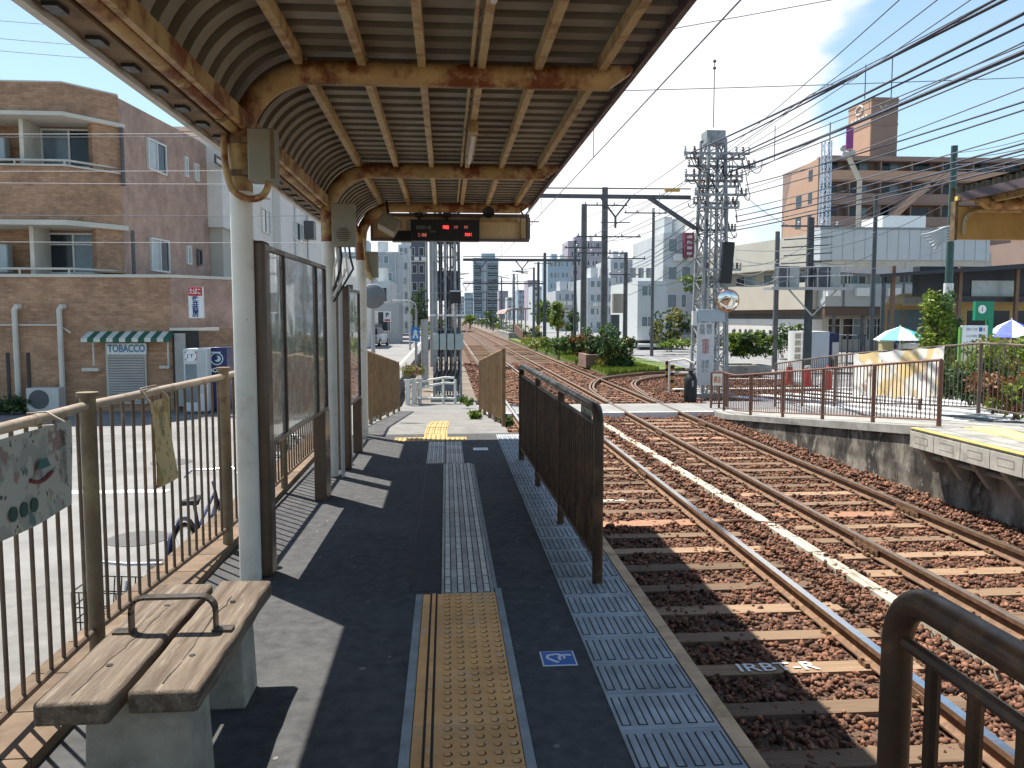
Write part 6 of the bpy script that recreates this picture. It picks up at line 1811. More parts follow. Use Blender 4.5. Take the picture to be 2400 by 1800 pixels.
wire(pY(1010, 575, 60), pY(1330, 545, 60), .012, .1, 'thin span wire above the second beam', wirem2)

# ------------------------------------------------------------------ right side buildings
cream_w = M('cream concrete wall', (.52, .48, .40), .8, .06, .8, col2=(.42, .39, .32), thr=(.55, .75), scale2=.5); ggrey = M('light grey metal fascia', (.50, .53, .54), .5, .06, .5)
tan_lit = M('sunlit tan tile tone', (.46, .29, .20), .8, .06, .6); brw = M('brown tiled wall', (.27, .19, .155), .8, .08, .5)  # tan puts the sunlit look of left-facing walls into the tile colour
X = lambda d, Y: pY(d, 600, Y).x
Z = lambda d, y, Y: pY(d, y, Y).z
# white corner house
ch = thing('corner_house', (X(1405, 60), 60, GZ), 'white three storey corner house with blue windows beyond the rail poles', 'building')
MB().box(X(1378, 60), X(1440, 60), 60, 70, Z(1400, 735, 60), Z(1400, 607, 60)).build('wall', M('house grey white', (.56, .58, .59), .8, .05), ch, smooth=False)
MB().box(X(1378, 60) + .3, X(1440, 60), 60.6, 69, GZ, Z(1400, 735, 60)).build('shop_front', dk, ch)
for (y0, y1) in ((617, 640), (683, 706)):
    window(ch, FR((0, 59.98, 0), (1, 0, 0)), X(1386, 60), X(1414, 60), Z(1400, y1, 60), Z(1400, y0, 60), ('b', 'b'))
MB().box(X(1366, 60), X(1424, 60), 58.6, 60, Z(1400, 748, 60), Z(1400, 742, 60)).build('canopy_slab', wframe, ch)
# grey building behind with a maroon sign
gbk = block('grey stepped building with a maroon vertical sign behind the mast', X(1432, 72), X(1502, 72), 72, 12, Z(1470, 503, 72), gw2, 4, 2, 'b')
vs2 = thing('vertical_sign', (X(1490, 70), 70.5, 5), 'maroon vertical sign strip on the grey stepped building', 'sign')
MB().box(X(1480, 71), X(1499, 71), 71.2, 71.9, Z(1490, 555, 71), Z(1490, 502, 71)).build('sign_face', M('maroon sign', (.17, .025, .05), .5, .05), vs2)
for k in range(4):
    z = Z(1490, 508 + k * 12, 71)
    MB().box(X(1484, 71), X(1495, 71), 71.15, 71.19, z - .25, z).build('print', M('sign pale print', (.5, .4, .42), .6, .05) if 'sign pale print' not in MATS else MATS['sign pale print'], vs2)
# long cream two storey building
cbd = thing('school_building', (X(1800, 56), 60, GZ), 'long cream two storey building with wide balcony bands behind the plaza', 'building')
Y0 = 56
W0, W1 = Vector((21.5, 80, 0)), Vector((X(1782, 56.2), 56.2, 0))       # receding wing towards the tracks
wd = (W1 - W0).normalized(); wn_ = Vector((wd.y, -wd.x, 0))
if wn_.x > 0: wn_ = -wn_
zq = lambda y: Z(1782, y, 55)
def wing(o0, o1, z0, z1, name, mt):
    p_ = [W0 + wn_ * o1, W1 + wn_ * o1, W1 + wn_ * o0, W0 + wn_ * o0]
    return MB().prism([(q.x, q.y) for q in p_], 'z', z0, z1).build(name, mt, cbd, smooth=False)
wing(-9, 0, GZ, zq(545), 'wing_wall', cream_w)
wing(-.5, 1.3, zq(574), zq(503), 'wing_fascia', cream_w)
wing(.01, 1.2, zq(668), zq(608), 'wing_balcony', M('sunny cream band', (.56, .50, .40), .8, .05, .6))
wing(.01, 1.0, zq(676), zq(668.5), 'wing_soffit', M('dark brown soffit and gap', (.12, .08, .06), .8, .1))
wing(.01, .9, GZ, zq(690), 'wing_porch', wallw)
Tw = FR(W0, wd)
Lw = (W1 - W0).length
for k in range(6):
    window(cbd, Tw, Lw * (k + .15) / 6, Lw * (k + .8) / 6, zq(608), zq(580), ('g', 'b'), y=-.03 if Tw.col[1].xy.dot(wn_.xy) < 0 else .03)
for k in range(10):
    q = W0 + wd * (Lw * (.58 + .035 * k)) + wn_ * .92
    MB().box(q.x - .06, q.x + .04, q.y - .12, q.y + .12, zq(738), zq(716)).build('grille_bar', dframe2, cbd)
MB().box(X(1782, Y0), X(2140, Y0), Y0, Y0 + 12, GZ, Z(1900, 545, Y0)).build('wall', cream_w, cbd, smooth=False)
MB().box(X(1770, 54.6), X(2135, 54.6), 54.6, Y0 - .01, Z(1900, 562, 54.6), Z(1900, 492, 54.6)).build('roof_fascia', ggrey, cbd)
MB().box(X(1772, 54.7), X(2130, 54.7), 54.7, Y0 - .01, Z(1900, 585, 54.7), Z(1900, 562.5, 54.7)).build('eave_soffit', cream_w, cbd)
MB().box(X(1784, 54.8), X(2130, 54.8), 54.8, Y0 - .01, Z(1900, 662, 54.8), Z(1900, 614, 54.8)).build('balcony_band', M('grey corrugated band', (.40, .41, .40), .7, .06, .5), cbd)
MB().box(X(1784, 54.9), X(2130, 54.9), 54.9, Y0 - .01, Z(1900, 682, 54.9), Z(1900, 662.5, 54.9)).build('band_gap_shade', MATS['dark brown soffit and gap'], cbd)  # dark strip painted in for the shaded gap under the band
Tc = FR((0, Y0 - .03, 0), (1, 0, 0))
for (d0, d1, y0, y1, pn) in ((1790, 1815, 585, 614, ('g', 'g')), (1820, 1870, 585, 614, ('g', 'b', 'g')), (1878, 1925, 585, 614, ('b', 'g')), (1940, 1985, 585, 612, ('g', 'g')), (2000, 2050, 585, 612, ('g', 'b')),
                             (1790, 1818, 687, 735, ('g', 'g')), (1822, 1868, 687, 735, ('g', 'b')), (1874, 1920, 687, 735, ('g', 'g')), (1930, 1975, 687, 735, ('g', 'g'))):
    window(cbd, Tc, X(d0, Y0), X(d1, Y0), Z(d0, y1, Y0), Z(d0, y0, Y0), pn, rail=.66)
x_ = X(1772, 54.6)
for k in range(26):
    xx = x_ + .7 + k * .78
    if xx < X(2132, 54.6):
        MB().box(xx - .012, xx + .012, 54.585, 54.605, Z(1900, 561, 54.6), Z(1900, 493, 54.6)).build('panel_joint', M('joint grey', (.26, .28, .29), .7, .1) if 'joint grey' not in MATS else MATS['joint grey'], cbd)
MB().box(X(1768, 54.6), X(2136, 54.6), 54.55, 54.61, Z(1900, 496, 54.6), Z(1900, 491, 54.6)).build('roof_flashing', MATS['joint grey'] if 'joint grey' in MATS else ggrey, cbd)
for k, dx in enumerate((1800, 1862, 1930, 2010)):
    xx = X(dx, 54.7)
    MB().box(xx - .45, xx + .45, 54.45, 54.79, Z(1900, 640, 54.7), Z(1900, 622, 54.7)).build('air_unit', wframe, cbd)
    MB().cyl((xx + .8, 54.74, Z(1900, 662, 54.7)), (xx + .8, 54.74, Z(1900, 566, 54.7)), .05, n=6).build('downpipe', conc_p, cbd)
MB().box(X(1902, 57), X(1995, 57), 57, 60, Z(1950, 500, 57), Z(1950, 466, 57)).build('roof_housing', M('white metal housing', (.62, .65, .66), .5, .05), cbd)
MB().box(X(2040, 57), X(2110, 57), 57, 60, Z(2050, 495, 57), Z(2050, 488, 57)).build('roof_duct', ggrey, cbd)
for k in range(5):
    MB().cyl((X(1800 + k * 62, 55.5), 55.2, GZ), (X(1800 + k * 62, 55.5), 55.2, Z(1900, 682, 55)), .12).build('pillar', conc_p, cbd)
# brown apartment block with lift tower
bab = thing('apartment_block', (X(1900, 110), 112, GZ), 'large brown tiled apartment block with lift tower behind the cream building', 'building')
Yb = 110
xl = X(1768, Yb); xr = X(2420, Yb); zt = Z(1900, 338, Yb)
MB().box(xl, xr, Yb + 1.6, Yb + 13, GZ, zt - .3).build('wall', brw, bab, smooth=False)
MB().prism([(xl - .02, GZ), (xl - .02, Z(1768, 340, Yb)), (xl - .02, 0)][:0] + [(Yb + .5, GZ), (Yb + .5, zt - .2), (Yb + 9, zt - .8), (Yb + 11.5, zt - 6), (Yb + 12.6, zt - 14), (Yb + 12.8, GZ)], 'x', xl - .25, xl - .01).build('end_wall', tan_lit, bab, smooth=False)
for k in range(5):
    z1 = zt - 3.05 * k - 1.35; z0 = z1 - 1.35
    MB().box(xl, xr, Yb - .2, Yb + .1, z0 - .45, z1 - .55).build('balcony_parapet', brw if k else tan_lit, bab)
    MB().box(xl, xr, Yb - .1, Yb + 1.59, z0 - .65, z0 - .46).build('balcony_floor', brw, bab)
    for c_ in range(10):
        x = xl + (xr - xl) * (c_ + .08) / 10; w = (xr - xl) / 10
        window(bab, FR((0, Yb + 1.57, 0), (1, 0, 0)), x, x + w * .6, z0 + .1, z1 + .9, ('g', 'b') if c_ % 3 else ('g', 'g'), fm=dframe, fw=.08)
        MB().box(x + w * .82, x + w * .86, Yb + .12, Yb + 1.55, z0 + .0, z1 + 1.0).build('partition', brw, bab)
MB().box(xl, xr, Yb - .3, Yb + 1.58, zt - .6, zt).build('roof_slab', brw, bab)
# sloping stair flank
MB().prism([(X(1905, Yb), Z(1905, 470, Yb)), (X(1960, Yb), Z(1960, 415, Yb)), (X(1990, Yb), Z(1990, 400, Yb)), (X(1990, Yb), Z(1990, 412, Yb)), (X(1965, Yb), Z(1965, 430, Yb)), (X(1915, Yb), Z(1915, 480, Yb))], 'y', Yb - 1.3, Yb - .25).build('stair_flank', tan_lit, bab)
Te = FR((xl - .27, Yb, 0), (0, 1, 0))
for k in range(5):
    z = zt - 3.05 * k - 2.6
    for (a_, b_) in ((2.2, 3.4), (5.6, 7.4)):
        if k or a_ < 5:
            window(bab, Te, a_, b_, z - .3, z + 1.2, ('g',), fm=dframe, fw=.08)
x0, x1 = X(1872, 113), X(1927, 113); zt2 = Z(1900, 210, 113)
tow = MB().box(x0, x1, 113, 119.5, zt - 1, zt2).build('lift_tower', brw, bab, smooth=False)
MB().box(x0 - .02, x0 - .2, 112.99, 119.5, zt - 1, zt2).build('tower_flank', tan_lit, bab, smooth=False)
for z in (Z(1900, 268, 113), Z(1900, 215, 113)):
    MB().box(x0 - .25, x1 + .03, 112.9, 119.55, z - .12, z + .12).build('tower_band', brw, bab)
mk = M('pale emblem', (.66, .62, .56), .6, .05)
mx_ = (x0 + x1)/2 - .1; mz = Z(1895, 235, 113)
e_ = MB()
e_.bar((mx_ - .8, 112.95, mz + .4), (mx_, 112.95, mz - .3), .22, .1); e_.bar((mx_, 112.95, mz - .3), (mx_ + .95, 112.95, mz + .2), .2, .1); e_.bar((mx_ - .15, 112.95, mz + .35), (mx_ + .25, 112.95, mz + .5), .2, .1)
e_.build('emblem', mk, bab)
for k in range(5):
    MB().box(x0 - .28, x0 - .21, 113.8 + k * 1.0, 114.5 + k * 1.0, Z(1860, 258, 115), Z(1860, 250, 115)).build('emblem_letter', mk, bab)
MB().tube([(x0 - .26, 116.2 + 1.0 * math.cos(R(t)), Z(1860, 238, 116) + .6 * math.sin(R(t))) for t in range(0, 361, 24)], .12, 6, cap=False).build('emblem_ring', mk, bab)
for dx, h in ((1868, 4.6), (1925, 5.6)):
    p_ = pY(dx, 212, 114)
    MB().cyl((p_.x, 114, zt2), (p_.x, 114, zt2 + h), .07, n=6).build('mast_rod', dframe, bab)
# ladder mast before the block: slim pale lattice
lp = thing('lattice_mast', (X(1777, 70), 70, GZ), 'slim pale blue lattice mast before the brown apartment block', 'mast')
lattice(lp, X(1777, 70), 70, GZ, Z(1777, 305, 70), .75, .6, 14, M('pale blue steel', (.42, .50, .60), .5, .08), .09, .05)
MB().cyl((X(1788, 70), 70.4, GZ), (X(1788, 70), 70.4, Z(1788, 262, 70)), .05).build('rod', dframe2, lp)
ant = thing('floodlight_mast', (X(1835, 80), 80, GZ), 'pale pole with clustered lamps leaning before the lift tower', 'mast')
MB().tube([(X(1850, 80), 80, GZ), (X(1850, 80), 80, Z(1850, 390, 80)), (X(1825, 80), 80, Z(1825, 340, 80))], .25, 8).build('pole', cream_w, ant)
for k, (dx, dy) in enumerate(((1822, 320), (1832, 318), (1826, 335), (1840, 330))):
    p_ = pY(dx, dy, 80); MB().lathe([(.15, -.5), (.35, 0), (.3, .4)], p_, 10, (-.3, -1, -.2)).build('lamp', greyp, ant)
pf = pY(1838, 303, 79)
MB().box(pf.x - .5, pf.x + .2, 78.9, 79, pf.z - .8, pf.z + 1.2).build('pennant', M('violet cloth', (.25, .06, .22), .7, .1), ant)
block('pale apartment slab far right behind the opposite canopy', X(2215, 90), X(2420, 90), 90, 10, Z(2215, 520, 90), brw, 3, 4)

# ------------------------------------------------------------------ plaza: museum shelter, trams, parasols
blackst = M('black shelter steel', (.03, .032, .04), .5, .1)
ms = thing('dark_shelter', (X(2080, 36), 37, GZ), 'dark flat roofed shelter over the old tram on the plaza', 'shelter')
a = pY(1900, 600, 34); zr = pY(1980, 582, 34).z
MB().add([(a.x, 34, pY(1900, 598, 34).z), (32, 34, zr + .5), (32, 44, zr + .5), (a.x + 1, 44, zr + .2), (a.x, 34, pY(1900, 592, 34).z), (32, 34, zr + .8), (32, 44, zr + .8), (a.x + 1, 44, zr + .5)],
         [(0,3,2,1),(4,5,6,7),(0,1,5,4),(1,2,6,5),(2,3,7,6),(3,0,4,7)]).build('roof', blackst, ms)
for dx in (1930, 2075, 2198):
    x = X(dx, 35); MB().box(x - .075, x + .075, 34.95, 35.1, GZ, zr + .2).build('post', M('brown steel post', (.20, .12, .075), .6, .1) if 'brown steel post' not in MATS else MATS['brown steel post'], ms)
MB().box(X(2068, 35.3), 32, 35.25, 35.4, pY(2100, 652, 35.3).z, pY(2100, 642, 35.3).z).build('fascia', blackst, ms)
MB().box(X(1985, 35.7), 32, 35.65, 36.2, pY(2100, 640, 35.7).z, pY(2100, 576, 35.7).z).build('dark_underside', blackst, ms)  # solid dark box added for the dark underside of the roof
MB().box(X(2100, 35.6), X(2200, 35.6), 35.6, 35.64, pY(2100, 640, 35.6).z, pY(2100, 606, 35.6).z).build('clerestory', glass_w, ms)
yel = M('old tram yellow', (.58, .36, .12), .45, .08, 1, coat=.3); crm = M('tram cream roof', (.66, .58, .42), .5, .06)
def tram(label, x, y, rz, L_, head=True):
    T = Matrix.Translation((x, y, GZ)) @ Matrix.Rotation(rz, 4, 'Z') @ Matrix.Scale(1.22, 4)
    root = thing('old_tram', (x, y, GZ), label, 'tram', 'old trams on the plaza')
    w = 1.08
    MB(T).prism([(-w, .45), (w, .45), (w, 2.35), (w * .96, 2.5), (-w * .96, 2.5), (-w, 2.35)], 'y', 0, L_).build('body', yel, root)
    MB(T).prism([(-w * 1.02, 2.5), (w * 1.02, 2.5), (w * .85, 2.78), (w * .4, 2.92), (-w * .4, 2.92), (-w * .85, 2.78)], 'y', -.12, L_ + .1).build('roof', crm, root)
    MB(T).box(-w * .97, w * .97, .2, L_ - .2, .12, .45).build('underframe', dframe2, root)
    if head:
        MB(T).box(-.42, .42, -.2, -.02, 2.42, 2.78).build('head_sign', crm, root)
        MB(T).box(-.36, .36, -.215, -.201, 2.47, 2.73).build('sign_glass', glass_w, root)
        for x0_, x1_ in ((-.95, -.42), (-.36, .36), (.42, .95)):
            MB(T).box(x0_, x1_, -.03, -.002, 1.35, 2.25).build('window', glass_b, root)
        MB(T).lathe([(.13, 0), (.13, .05)], T.inverted() @ (T @ Vector((0, -.06, .95))), 12, (0, -1, 0)).build('headlight', glass_w, root)
    n = int(L_ / 1.0)
    for s in (-1, 1):
        for k in range(n):
            y0_ = .25 + k * (L_ - .4) / n
            MB(T).box(s * w - .012, s * w + .012, y0_ + .08, y0_ + .82, 1.45, 2.2).build('window', glass, root, bevel=.05)
        MB(T).box(s * w - .014, s * w + .014, .02, L_ - .02, 1.12, 1.22).build('stripe', M('tram red stripe', (.35, .05, .04), .5, .05) if 'tram red stripe' not in MATS else MATS['tram red stripe'], root)
    for yy in (1.6, 2.9, L_ - 2.9, L_ - 1.6):
        for s in (-.69, .69):
            MB(T).cyl((s - .06, yy, .33), (s + .06, yy, .33), .33, n=14).build('wheel', dframe2, root)
    return root
tram('yellow old tram front showing its destination box beside the lime tree', X(1976, 40), 40, R(-28), 9)
tram('yellow old tram standing under the dark shelter', X(2062, 37) + .2, 38.2, R(-90), 11, head=False)

def parasol(label, dx, dy_top, dy_rim, half, Y, ca, cb_):
    t_ = pY(dx, dy_top, Y); e = pY(dx, dy_rim, Y); rr_ = pY(dx + half, dy_rim, Y).x - t_.x
    root = thing('parasol', (t_.x, Y, GZ), label, 'parasol', 'parasols on the plaza')
    MB().cyl((t_.x, Y, GZ), (t_.x, Y, t_.z + .05), .025).build('pole', wframe, root)
    n = 8
    for k in range(n):
        vs_ = [(t_.x, Y, t_.z)]
        for f, zf in ((.55, .38), (1.0, 1.0)):
            for j in (0, .5, 1):
                an_ = 2 * math.pi * (k + j) / n + .2
                q_ = rr_ * f * (1 if j != .5 else .96)
                vs_.append((t_.x + q_ * math.cos(an_), Y + q_ * math.sin(an_), t_.z + (e.z - t_.z) * zf))
        bb = MB()
        bb.add(vs_, [(0, 1, 2), (0, 2, 3), (1, 4, 5, 2), (2, 5, 6, 3)])
        bb.add([(v[0], v[1], v[2] - .012) for v in vs_], [(2, 1, 0), (3, 2, 0), (2, 5, 4, 1), (3, 6, 5, 2)])
        bb.build('panel', ca if k % 2 else cb_, root)
    MB().cyl((t_.x, Y, GZ), (t_.x, Y, GZ + .1), .25).build('base', dframe2, root)
pw = M('parasol white', (.72, .74, .74), .7, .04); pa = M('parasol aqua', (.12, .50, .55), .7, .05); pb2 = M('parasol blue', (.08, .12, .55), .7, .05)
parasol('white and aqua parasol on the plaza left of the lime tree', 1945, 705, 734, 50, 31, pw, pa)
parasol('white and blue parasol on the plaza at the right', 2186, 690, 728, 46, 29, pw, pb2)
parasol('small white and green parasol behind the lime tree', 2078, 740, 756, 18, 34, pw, pa)
# stalls and boards under parasols
for k, (d0, d1, y0, y1, Y, mt_, nm) in enumerate(((1912, 1930, 738, 775, 31.5, M('stall ochre', (.45, .38, .2), .7, .1), 'ochre drinks crate stack under the aqua parasol'), (1952, 1985, 745, 778, 31.2, wframe, 'white menu stand under the aqua parasol'),
                                     (1930, 1946, 733, 778, 32.2, navyv, 'navy cool box cabinet under the aqua parasol'), (2150, 2212, 745, 790, 30, MATS['brown steel post'], 'brown wooden table under the blue parasol'))):
    a = pY(d0, y0, Y); b = pY(d1, y1, Y)
    rt = thing('stall_box', ((a.x+b.x)/2, Y, GZ), nm, 'stall')
    MB().box(a.x, b.x, Y, Y + .5, GZ + .08, a.z).build('box', mt_, rt, bevel=.01)
    MB().box(a.x - .03, b.x + .03, Y - .03, Y + .53, a.z, a.z + .04).build('top', wframe, rt)
    for x in (a.x + .06, b.x - .06):
        MB().box(x - .04, x + .04, Y + .05, Y + .45, GZ, GZ + .08).build('foot', dframe2, rt)
# green information sign
gs = thing('information_sign', (X(2142, 27), 24, GZ), 'green information sign with white i above a white direction board', 'sign')
Yg = 23.5
a = pY(2108, 651, Yg); b = pY(2146, 692, Yg)
grn = M('sign green', (.01, .23, .12), .4, .05)
MB().box(a.x, b.x, Yg, Yg + .12, b.z, a.z).build('green_head', grn, gs)
c = pY(2122, 668, Yg - .01)
MB().lathe([(.125, 0), (.125, .008)], (c.x, Yg - .002, c.z), 24, (0, -1, 0)).build('disc', MATS['sign white'], gs)
text('i', .21, dframe, gs, (c.x, Yg - .014, c.z), bold=.003)
MB().box(pY(2136, 692, Yg).x, b.x, Yg, Yg + .12, GZ, b.z - .002).build('green_post', grn, gs)
a = pY(2079, 703, Yg); b = pY(2134, 742, Yg)
MB().box(a.x, b.x, Yg + .02, Yg + .08, b.z, a.z).build('board', MATS['sign white'], gs)
MB().box(a.x, b.x, Yg + .02, Yg + .08, b.z - 1.05, b.z - .002).build('lower_board', M('board cream', (.62, .54, .36), .6, .05), gs)
MB().box(a.x - .06, a.x - .002, Yg + .0, Yg + .1, GZ, a.z - .05).build('green_edge', M('edge green', (.12, .3, .05), .5, .05), gs)
zz = a.z
for k, (s, col_) in enumerate((('都電おもいで広場', prk), ('あらかわ車庫前', prk))):
    text(s, .085, col_, gs, ((a.x * .62 + b.x * .38), Yg + .015, zz - .12 - .2 * k), width=.34)
    q = a.x * .25 + b.x * .75 - .03
    MB().box(q - .05, q + .05, Yg + .012, Yg + .019, zz - .18 - .2 * k, zz - .06 - .2 * k).build('pictogram', M('pictogram blue', (.04, .13, .36), .5, .05) if 'pictogram blue' not in MATS else MATS['pictogram blue'], gs)
    MB().box(q + .09, q + .12, Yg + .012, Yg + .019, zz - .17 - .2 * k, zz - .07 - .2 * k).build('pictogram', prr, gs)
# vending cabinet, cones, planter shrub
wv = thing('white_cabinet', (X(1760, 38), 38, GZ), 'white cabinet covered with small posters beside the dark pole', 'cabinet')
a = pY(1730, 716, 37); b = pY(1790, 792, 37)
xm = pY(1752, 716, 37).x
MB().box(xm, b.x, 37, 38.4, GZ, a.z).build('cabinet', M('cabinet pale grey', (.60, .62, .66), .45, .04), wv, bevel=.015)
MB().add([(a.x, 37.8, GZ), (xm - .005, 37, GZ), (xm - .005, 37, a.z), (a.x, 37.8, a.z), (a.x, 38.4, GZ), (a.x, 38.4, a.z), (xm - .005, 38.4, GZ), (xm - .005, 38.4, a.z)], [(0, 1, 2, 3), (0, 3, 5, 4), (4, 5, 7, 6), (3, 2, 7, 5), (1, 6, 7, 2), (0, 4, 6, 1)]).build('poster_face', wframe, wv)
dv = Vector((xm - a.x, -.8, 0)); 
for r_ in range(4):
    for c_ in range(2):
        p0_ = Vector((a.x, 37.8, 0)) + dv * (.1 + .45 * c_); p1_ = p0_ + dv * .34
        n_ = Vector((-.8, -(xm - a.x), 0)).normalized() * .006
        z1 = a.z - .1 - r_ * .32
        MB().add([p0_ + n_ + Vector((0, 0, z1 - .24)), p1_ + n_ + Vector((0, 0, z1 - .24)), p1_ + n_ + Vector((0, 0, z1)), p0_ + n_ + Vector((0, 0, z1))], [(0, 1, 2, 3)]).build('poster', paper, wv)
dn = thing('dark_cabinet', (X(1805, 38.5), 38.5, GZ), 'dark navy cabinet standing right of the white cabinet', 'cabinet')
MB().box(b.x + .05, b.x + .95, 38, 39, GZ, a.z - .1).build('body', navyv, dn, bevel=.02)
MB().box(b.x + .6, b.x + .93, 37.96, 37.999, GZ + .4, GZ + 1.2).build('notice', wframe, dn)
cone_r = M('cone red', (.50, .04, .03), .5, .06)
for k, (dx, dt_, dbt, Y) in enumerate(((1706, 783, 832, 29.0), (1745, 790, 842, 28.0), (1789, 790, 852, 26.8))):
    t_ = pY(dx, dt_, Y)
    cn = thing('traffic_cone', (t_.x, Y, GZ), ['red traffic post standing leftmost behind the fence', 'red traffic post standing in the middle of three behind the fence', 'red traffic post standing rightmost of three behind the fence'][k], 'traffic post', 'red traffic posts')
    MB().lathe([(.17, GZ), (.17, GZ + .05), (.14, GZ + .055), (.11, GZ + .6), (.06, t_.z - .04), (.03, t_.z)], (t_.x, Y, 0), 14).build('body', cone_r, cn)
    MB().cyl((t_.x, Y, GZ + .62), (t_.x, Y, GZ + .72), .112, .10, n=14).build('reflective_band', wframe, cn)
psh = thing('street_planter', (X(1605, 34), 34, GZ), 'low concrete planter edge below the round street shrub', 'planter')
a = pY(1562, 768, 34); b = pY(1660, 768, 34)
for (x0, x1, y0, y1) in ((a.x, b.x, 33.6, 33.8), (a.x, a.x + .2, 33.81, 35.4), (b.x - .2, b.x, 33.81, 35.4), (a.x, b.x, 35.41, 35.6)):
    MB().box(x0, x1, y0, y1, GZ, GZ + .38).build('kerb', conc_m, psh)
MB().box(a.x + .2, b.x - .2, 33.8, 35.4, GZ, GZ + .3).build('soil', earth_m, psh)
c = pY(1610, 745, 34.5)
shrub('round street shrub with pale tips in the concrete planter', (c.x, 34.5, c.z), (1.15, .7, .6), 2600, .10, ('dark', 'mid', 'lime'))
for (dx, dy, Y, rx, rz_, n, ms_, nm) in ((1447, 715, 56, 1.4, 1.6, 1400, ('dark', 'yellow'), 'yellow green bush between corner house and white porch'), (1495, 615, 60.2, 1.1, .7, 500, ('lime', 'mid'), 'green plants on the balcony of the cream building'),
                              (1470, 742, 52, 1.5, .35, 600, ('lime', 'mid'), 'low bright green bed before the white porch'), (1690, 735, 46, 1.2, 1.0, 800, ('dark', 'mid'), 'dark bush behind the grey poles')):
    c = pY(dx, dy, Y)
    shrub(nm, (c.x, Y, c.z), (rx, rx * .7, rz_), n, .13, ms_)
# lime tree and hedge beside the opposite platform
t_ = pY(2025, 632, 25)
tree('yellow green young tree before the dark green pole', (t_.x, 25, GZ), t_.z - GZ, .72, 3600, .075, ('lime', 'lime', 'mid'), trunk=.05, low=.22)
tree('dark leafy slim tree just right of the lime tree', (pY(2062, 700, 25.6).x, 25.6, GZ), 2.5, .42, 900, .075, ('dark', 'mid'), trunk=.04, low=.2)
for (dx, dy, Y, rx, rz_, n, ms_, nm) in ((2065, 815, 19.5, .75, .55, 2400, ('mid', 'lime'), 'green hedge bush right of the banner'), (2105, 830, 18.6, .7, .5, 2000, ('mid', 'dark'), 'green hedge bush below the green sign'),
                              (2150, 845, 17.5, .65, .5, 1800, ('rust', 'mid'), 'rusty orange bush beside the fence post'), (2205, 800, 18, .9, .8, 2200, ('lime', 'yellow'), 'yellow green tall bush at the right edge behind the fence'),
                              (2195, 860, 16.2, .6, .45, 1500, ('lime', 'rust'), 'low mixed bush at the right edge behind the fence'), (2125, 790, 20.5, .8, .6, 1500, ('lime', 'mid'), 'lime hedge bush before the cream board')):
    c = pY(dx, dy, Y)
    shrub(nm, (c.x, Y, max(c.z, GZ + rz_ * .9)), (rx, rx * .8, rz_), n, .065, ms_)
bedk = thing('plaza_fence', (X(1850, 36), 36, GZ), 'dark bar fence behind the plaza stalls', 'fence')
fence(bedk, (X(1800, 40), 40), (X(1990, 36), 36), 1.5, lambda t: GZ, 6, spacing=.3, rbar=.02, rrail=.03, rpost=.05, mats=(dframe2, dframe2, dframe2))

# ------------------------------------------------------------------ opposite platform fences and banner
redb = M('red brown fence paint', (.17, .085, .06), .5, .15, 5, objvar=.1, col2=(.24, .14, .09), thr=(.55, .7), scale2=6)
def oz(y):
    return -.02 if y < OY else (-.02 + (y - OY) / (19.6 - OY) * (GZ + .07) if y < 19.6 else GZ + .05)
def ozr(y):
    return -.05 if y < 13 else (-.05 - (y - 13) / 4.7 * .40 if y < 17.7 else -.45 - (y - 17.7) / 3.8 * .42)
ff = thing('ramp_railing', (7.0, 16, -.5), 'red brown bar railing along the track side of the opposite ramp', 'railing')
fence(ff, (7.02, OY + .15), (7.02, 20.5), .96, lambda t: oz(OY + .15 + (20.35 - OY) * t), 6, spacing=.115, rbar=.009, rrail=.02, rpost=.034, mats=(redb, redb, redb), post_h=.02)
rf = thing('platform_back_fence', (8.75, 14, 0), 'grey brown bar fence along the back of the opposite platform', 'fence')
bkp = M('grey brown fence paint', (.15, .11, .09), .5, .15, 5, objvar=.1)
fence(rf, (8.75, 7.0), (8.75, 13.0), 1.15, lambda t: -.05, 4, spacing=.115, rbar=.008, rrail=.02, rpost=.032, mats=(bkp, bkp, bkp), post_h=.02, ends=(True, False))
fence(rf, (8.75, 13.0), (8.75, 21.5), 1.15, lambda t: ozr(13 + 8.5 * t), 6, spacing=.115, rbar=.008, rrail=.02, rpost=.032, mats=(bkp, bkp, bkp), post_h=.02)
bnr = thing('cloth_banner', (8.7, 16, -.4), 'white cloth banner with golden print tied to the back fence', 'banner')
cw_ = printed('banner print', (.74, .72, .66), [((.66, .50, .24), 1.1, .50), ((.74, .71, .62), 2.3, .55), ((.34, .24, .18), 2.6, .66)], 1, 1); cbn = M('banner brown print', (.30, .20, .15), .8, .1)
ya, yb_ = pX(2040, 800, 8.70).y, pX(1846, 800, 8.70).y
b = MB(); vs_ = []; fs = []
nx_, nz_ = 30, 10
def bpt(i, j, off=0):
    y = ya + (yb_ - ya) * i / nx_; f = j / nz_
    ztp = ozr(y) + 1.15 - .03 * abs(math.sin(i * .42)); zbt = ozr(y) + .24 + .03 * math.sin(i * .8)
    return Vector((8.70 - off - .07 * (1 - f * .6) * abs(math.sin(i * .42 + .6 * f)) - .03 * (1 - f), y, zbt + (ztp - zbt) * f))
for i in range(nx_ + 1):
    for j in range(nz_ + 1): vs_.append(bpt(i, j))
for i in range(nx_):
    for j in range(nz_):
        a_ = i * (nz_ + 1) + j; fs.append((a_, a_ + 1, a_ + nz_ + 2, a_ + nz_ + 1))
b.add(vs_, fs); b.add([v + Vector((.004, 0, 0)) for v in vs_], fs); b.build('cloth', cw_, bnr)
text('花\n電\n車', .12, cbn, bnr, bpt(3, 5.0, .09), (0, -1, 0), (0, 0, 1), lines=.9)
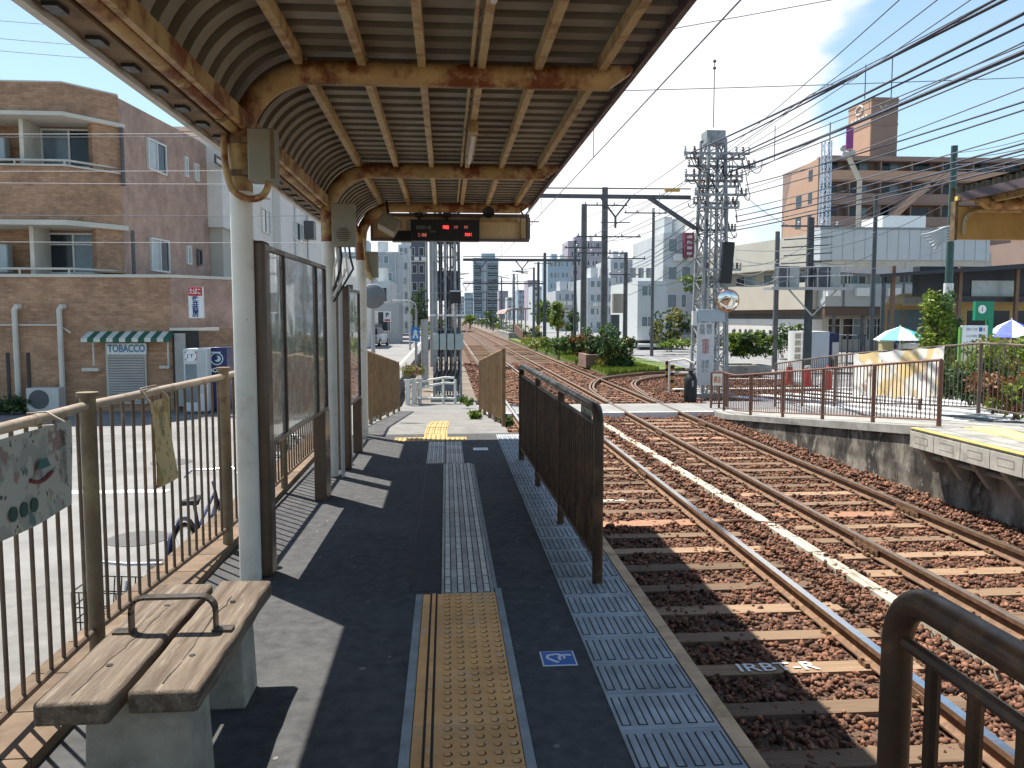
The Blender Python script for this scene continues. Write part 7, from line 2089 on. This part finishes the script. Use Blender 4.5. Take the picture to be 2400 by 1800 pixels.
for i in (0, 10, 20, 30):
    p_ = bpt(i, 10); MB().tube([p_, p_ + Vector((.05, 0, .03)), p_ + Vector((.09, 0, -.02))], .008, 5).build('tie', cbn, bnr)
# black covered crossing machine, tiger bollards, small sign, low panel fence
c = pZ(1491, 868, GZ)
bm2 = thing('covered_machine', (c.x, c.y, GZ), 'black covered crossing machine standing beside the far track', 'machine')
zt_ = pY(1491, 800, c.y).z
cov = M('black cover cloth', (.015, .016, .018), .6, .1)
MB().lathe([(.17, GZ), (.19, GZ + .1), (.185, GZ + .6), (.16, zt_ - .18), (.07, zt_ - .1), (.06, zt_ - .06), (.10, zt_)], (c.x, c.y, 0), 12).build('cover', cov, bm2)
MB().tube([(c.x + .07 * math.cos(R(t)), c.y + .07 * math.sin(R(t)), zt_ - .075) for t in range(0, 361, 30)], .012, 5, cap=False).build('cord', dframe, bm2)
MB().box(c.x - .02, c.x + .03, c.y - .20, c.y - .18, GZ + .45, GZ + .62).build('label_plate', M('plate grey', (.25, .27, .27), .5, .05), bm2)
tig = M('tiger orange', (.45, .22, .06), .6, .1)
for k, (dx, dy) in enumerate(((1441, 826), (1452, 838))):
    c = pZ(dx, dy, GZ)
    bo = thing('bollard', (c.x, c.y, GZ), ['brown banded bollard farther from the crossing', 'brown banded bollard nearer the crossing'][k], 'bollard', 'bollards by the crossing')
    MB().cyl((c.x, c.y, GZ), (c.x, c.y, GZ + .8), .07).build('shaft', tig, bo)
    for z in (.18, .42, .66):
        MB().cyl((c.x, c.y, GZ + z), (c.x, c.y, GZ + z + .1), .073).build('band', black_m, bo)
gd = thing('white_guard_pipe', pZ(1470, 830, GZ), 'bent white guard pipe left of the big mast', 'guard pipe')
a = pY(1446, 780, 26); 
MB().tube([(a.x, 26, GZ), (a.x, 26, a.z), (a.x + .5, 26, a.z + .06), (a.x + .8, 25.6, a.z - .1), (a.x + .95, 25.2, GZ)], .035, 8).build('pipe', whp, gd)
MB().tube([(a.x, 26, a.z - .35), (a.x + .8, 25.6, a.z - .35)], .025, 8).build('mid_rail', whp, gd)
pfn = thing('panel_fence', pZ(1545, 880, GZ), 'short brown panel fence with a small orange lettered sign at the crossing corner', 'fence')
a = pY(1537, 805, 21.6); b = pY(1572, 805, 21.6)
for x in (a.x, (a.x+b.x)/2, b.x):
    MB().cyl((x, 21.6, GZ), (x, 21.6, a.z), .03).build('post', redb, pfn)
MB().tube([(a.x, 21.6, a.z), (b.x, 21.6, a.z)], .025, 8).build('top_rail', redb, pfn); MB().tube([(a.x, 21.6, GZ + .12), (b.x, 21.6, GZ + .12)], .02, 8).build('bottom_rail', redb, pfn)
for k in range(7):
    x = a.x + (b.x - a.x) * (k + .5) / 7
    rep('bar', bar_m(.009, a.z - GZ - .12, redb), pfn, (x, 21.6, GZ + .12))
s0 = pY(1541, 808, 21.5); s1 = pY(1561, 833, 21.5)
MB().box(s0.x, s1.x, 21.54, 21.56, s1.z, s0.z).build('sign_plate', M('plate cream white', (.72, .68, .58), .6, .04), pfn)
text('立入\n禁止', .10, M('orange print', (.55, .16, .05), .6, .05), pfn, ((s0.x+s1.x)/2, 21.53, (s0.z+s1.z)/2), lines=.85, bold=.003)
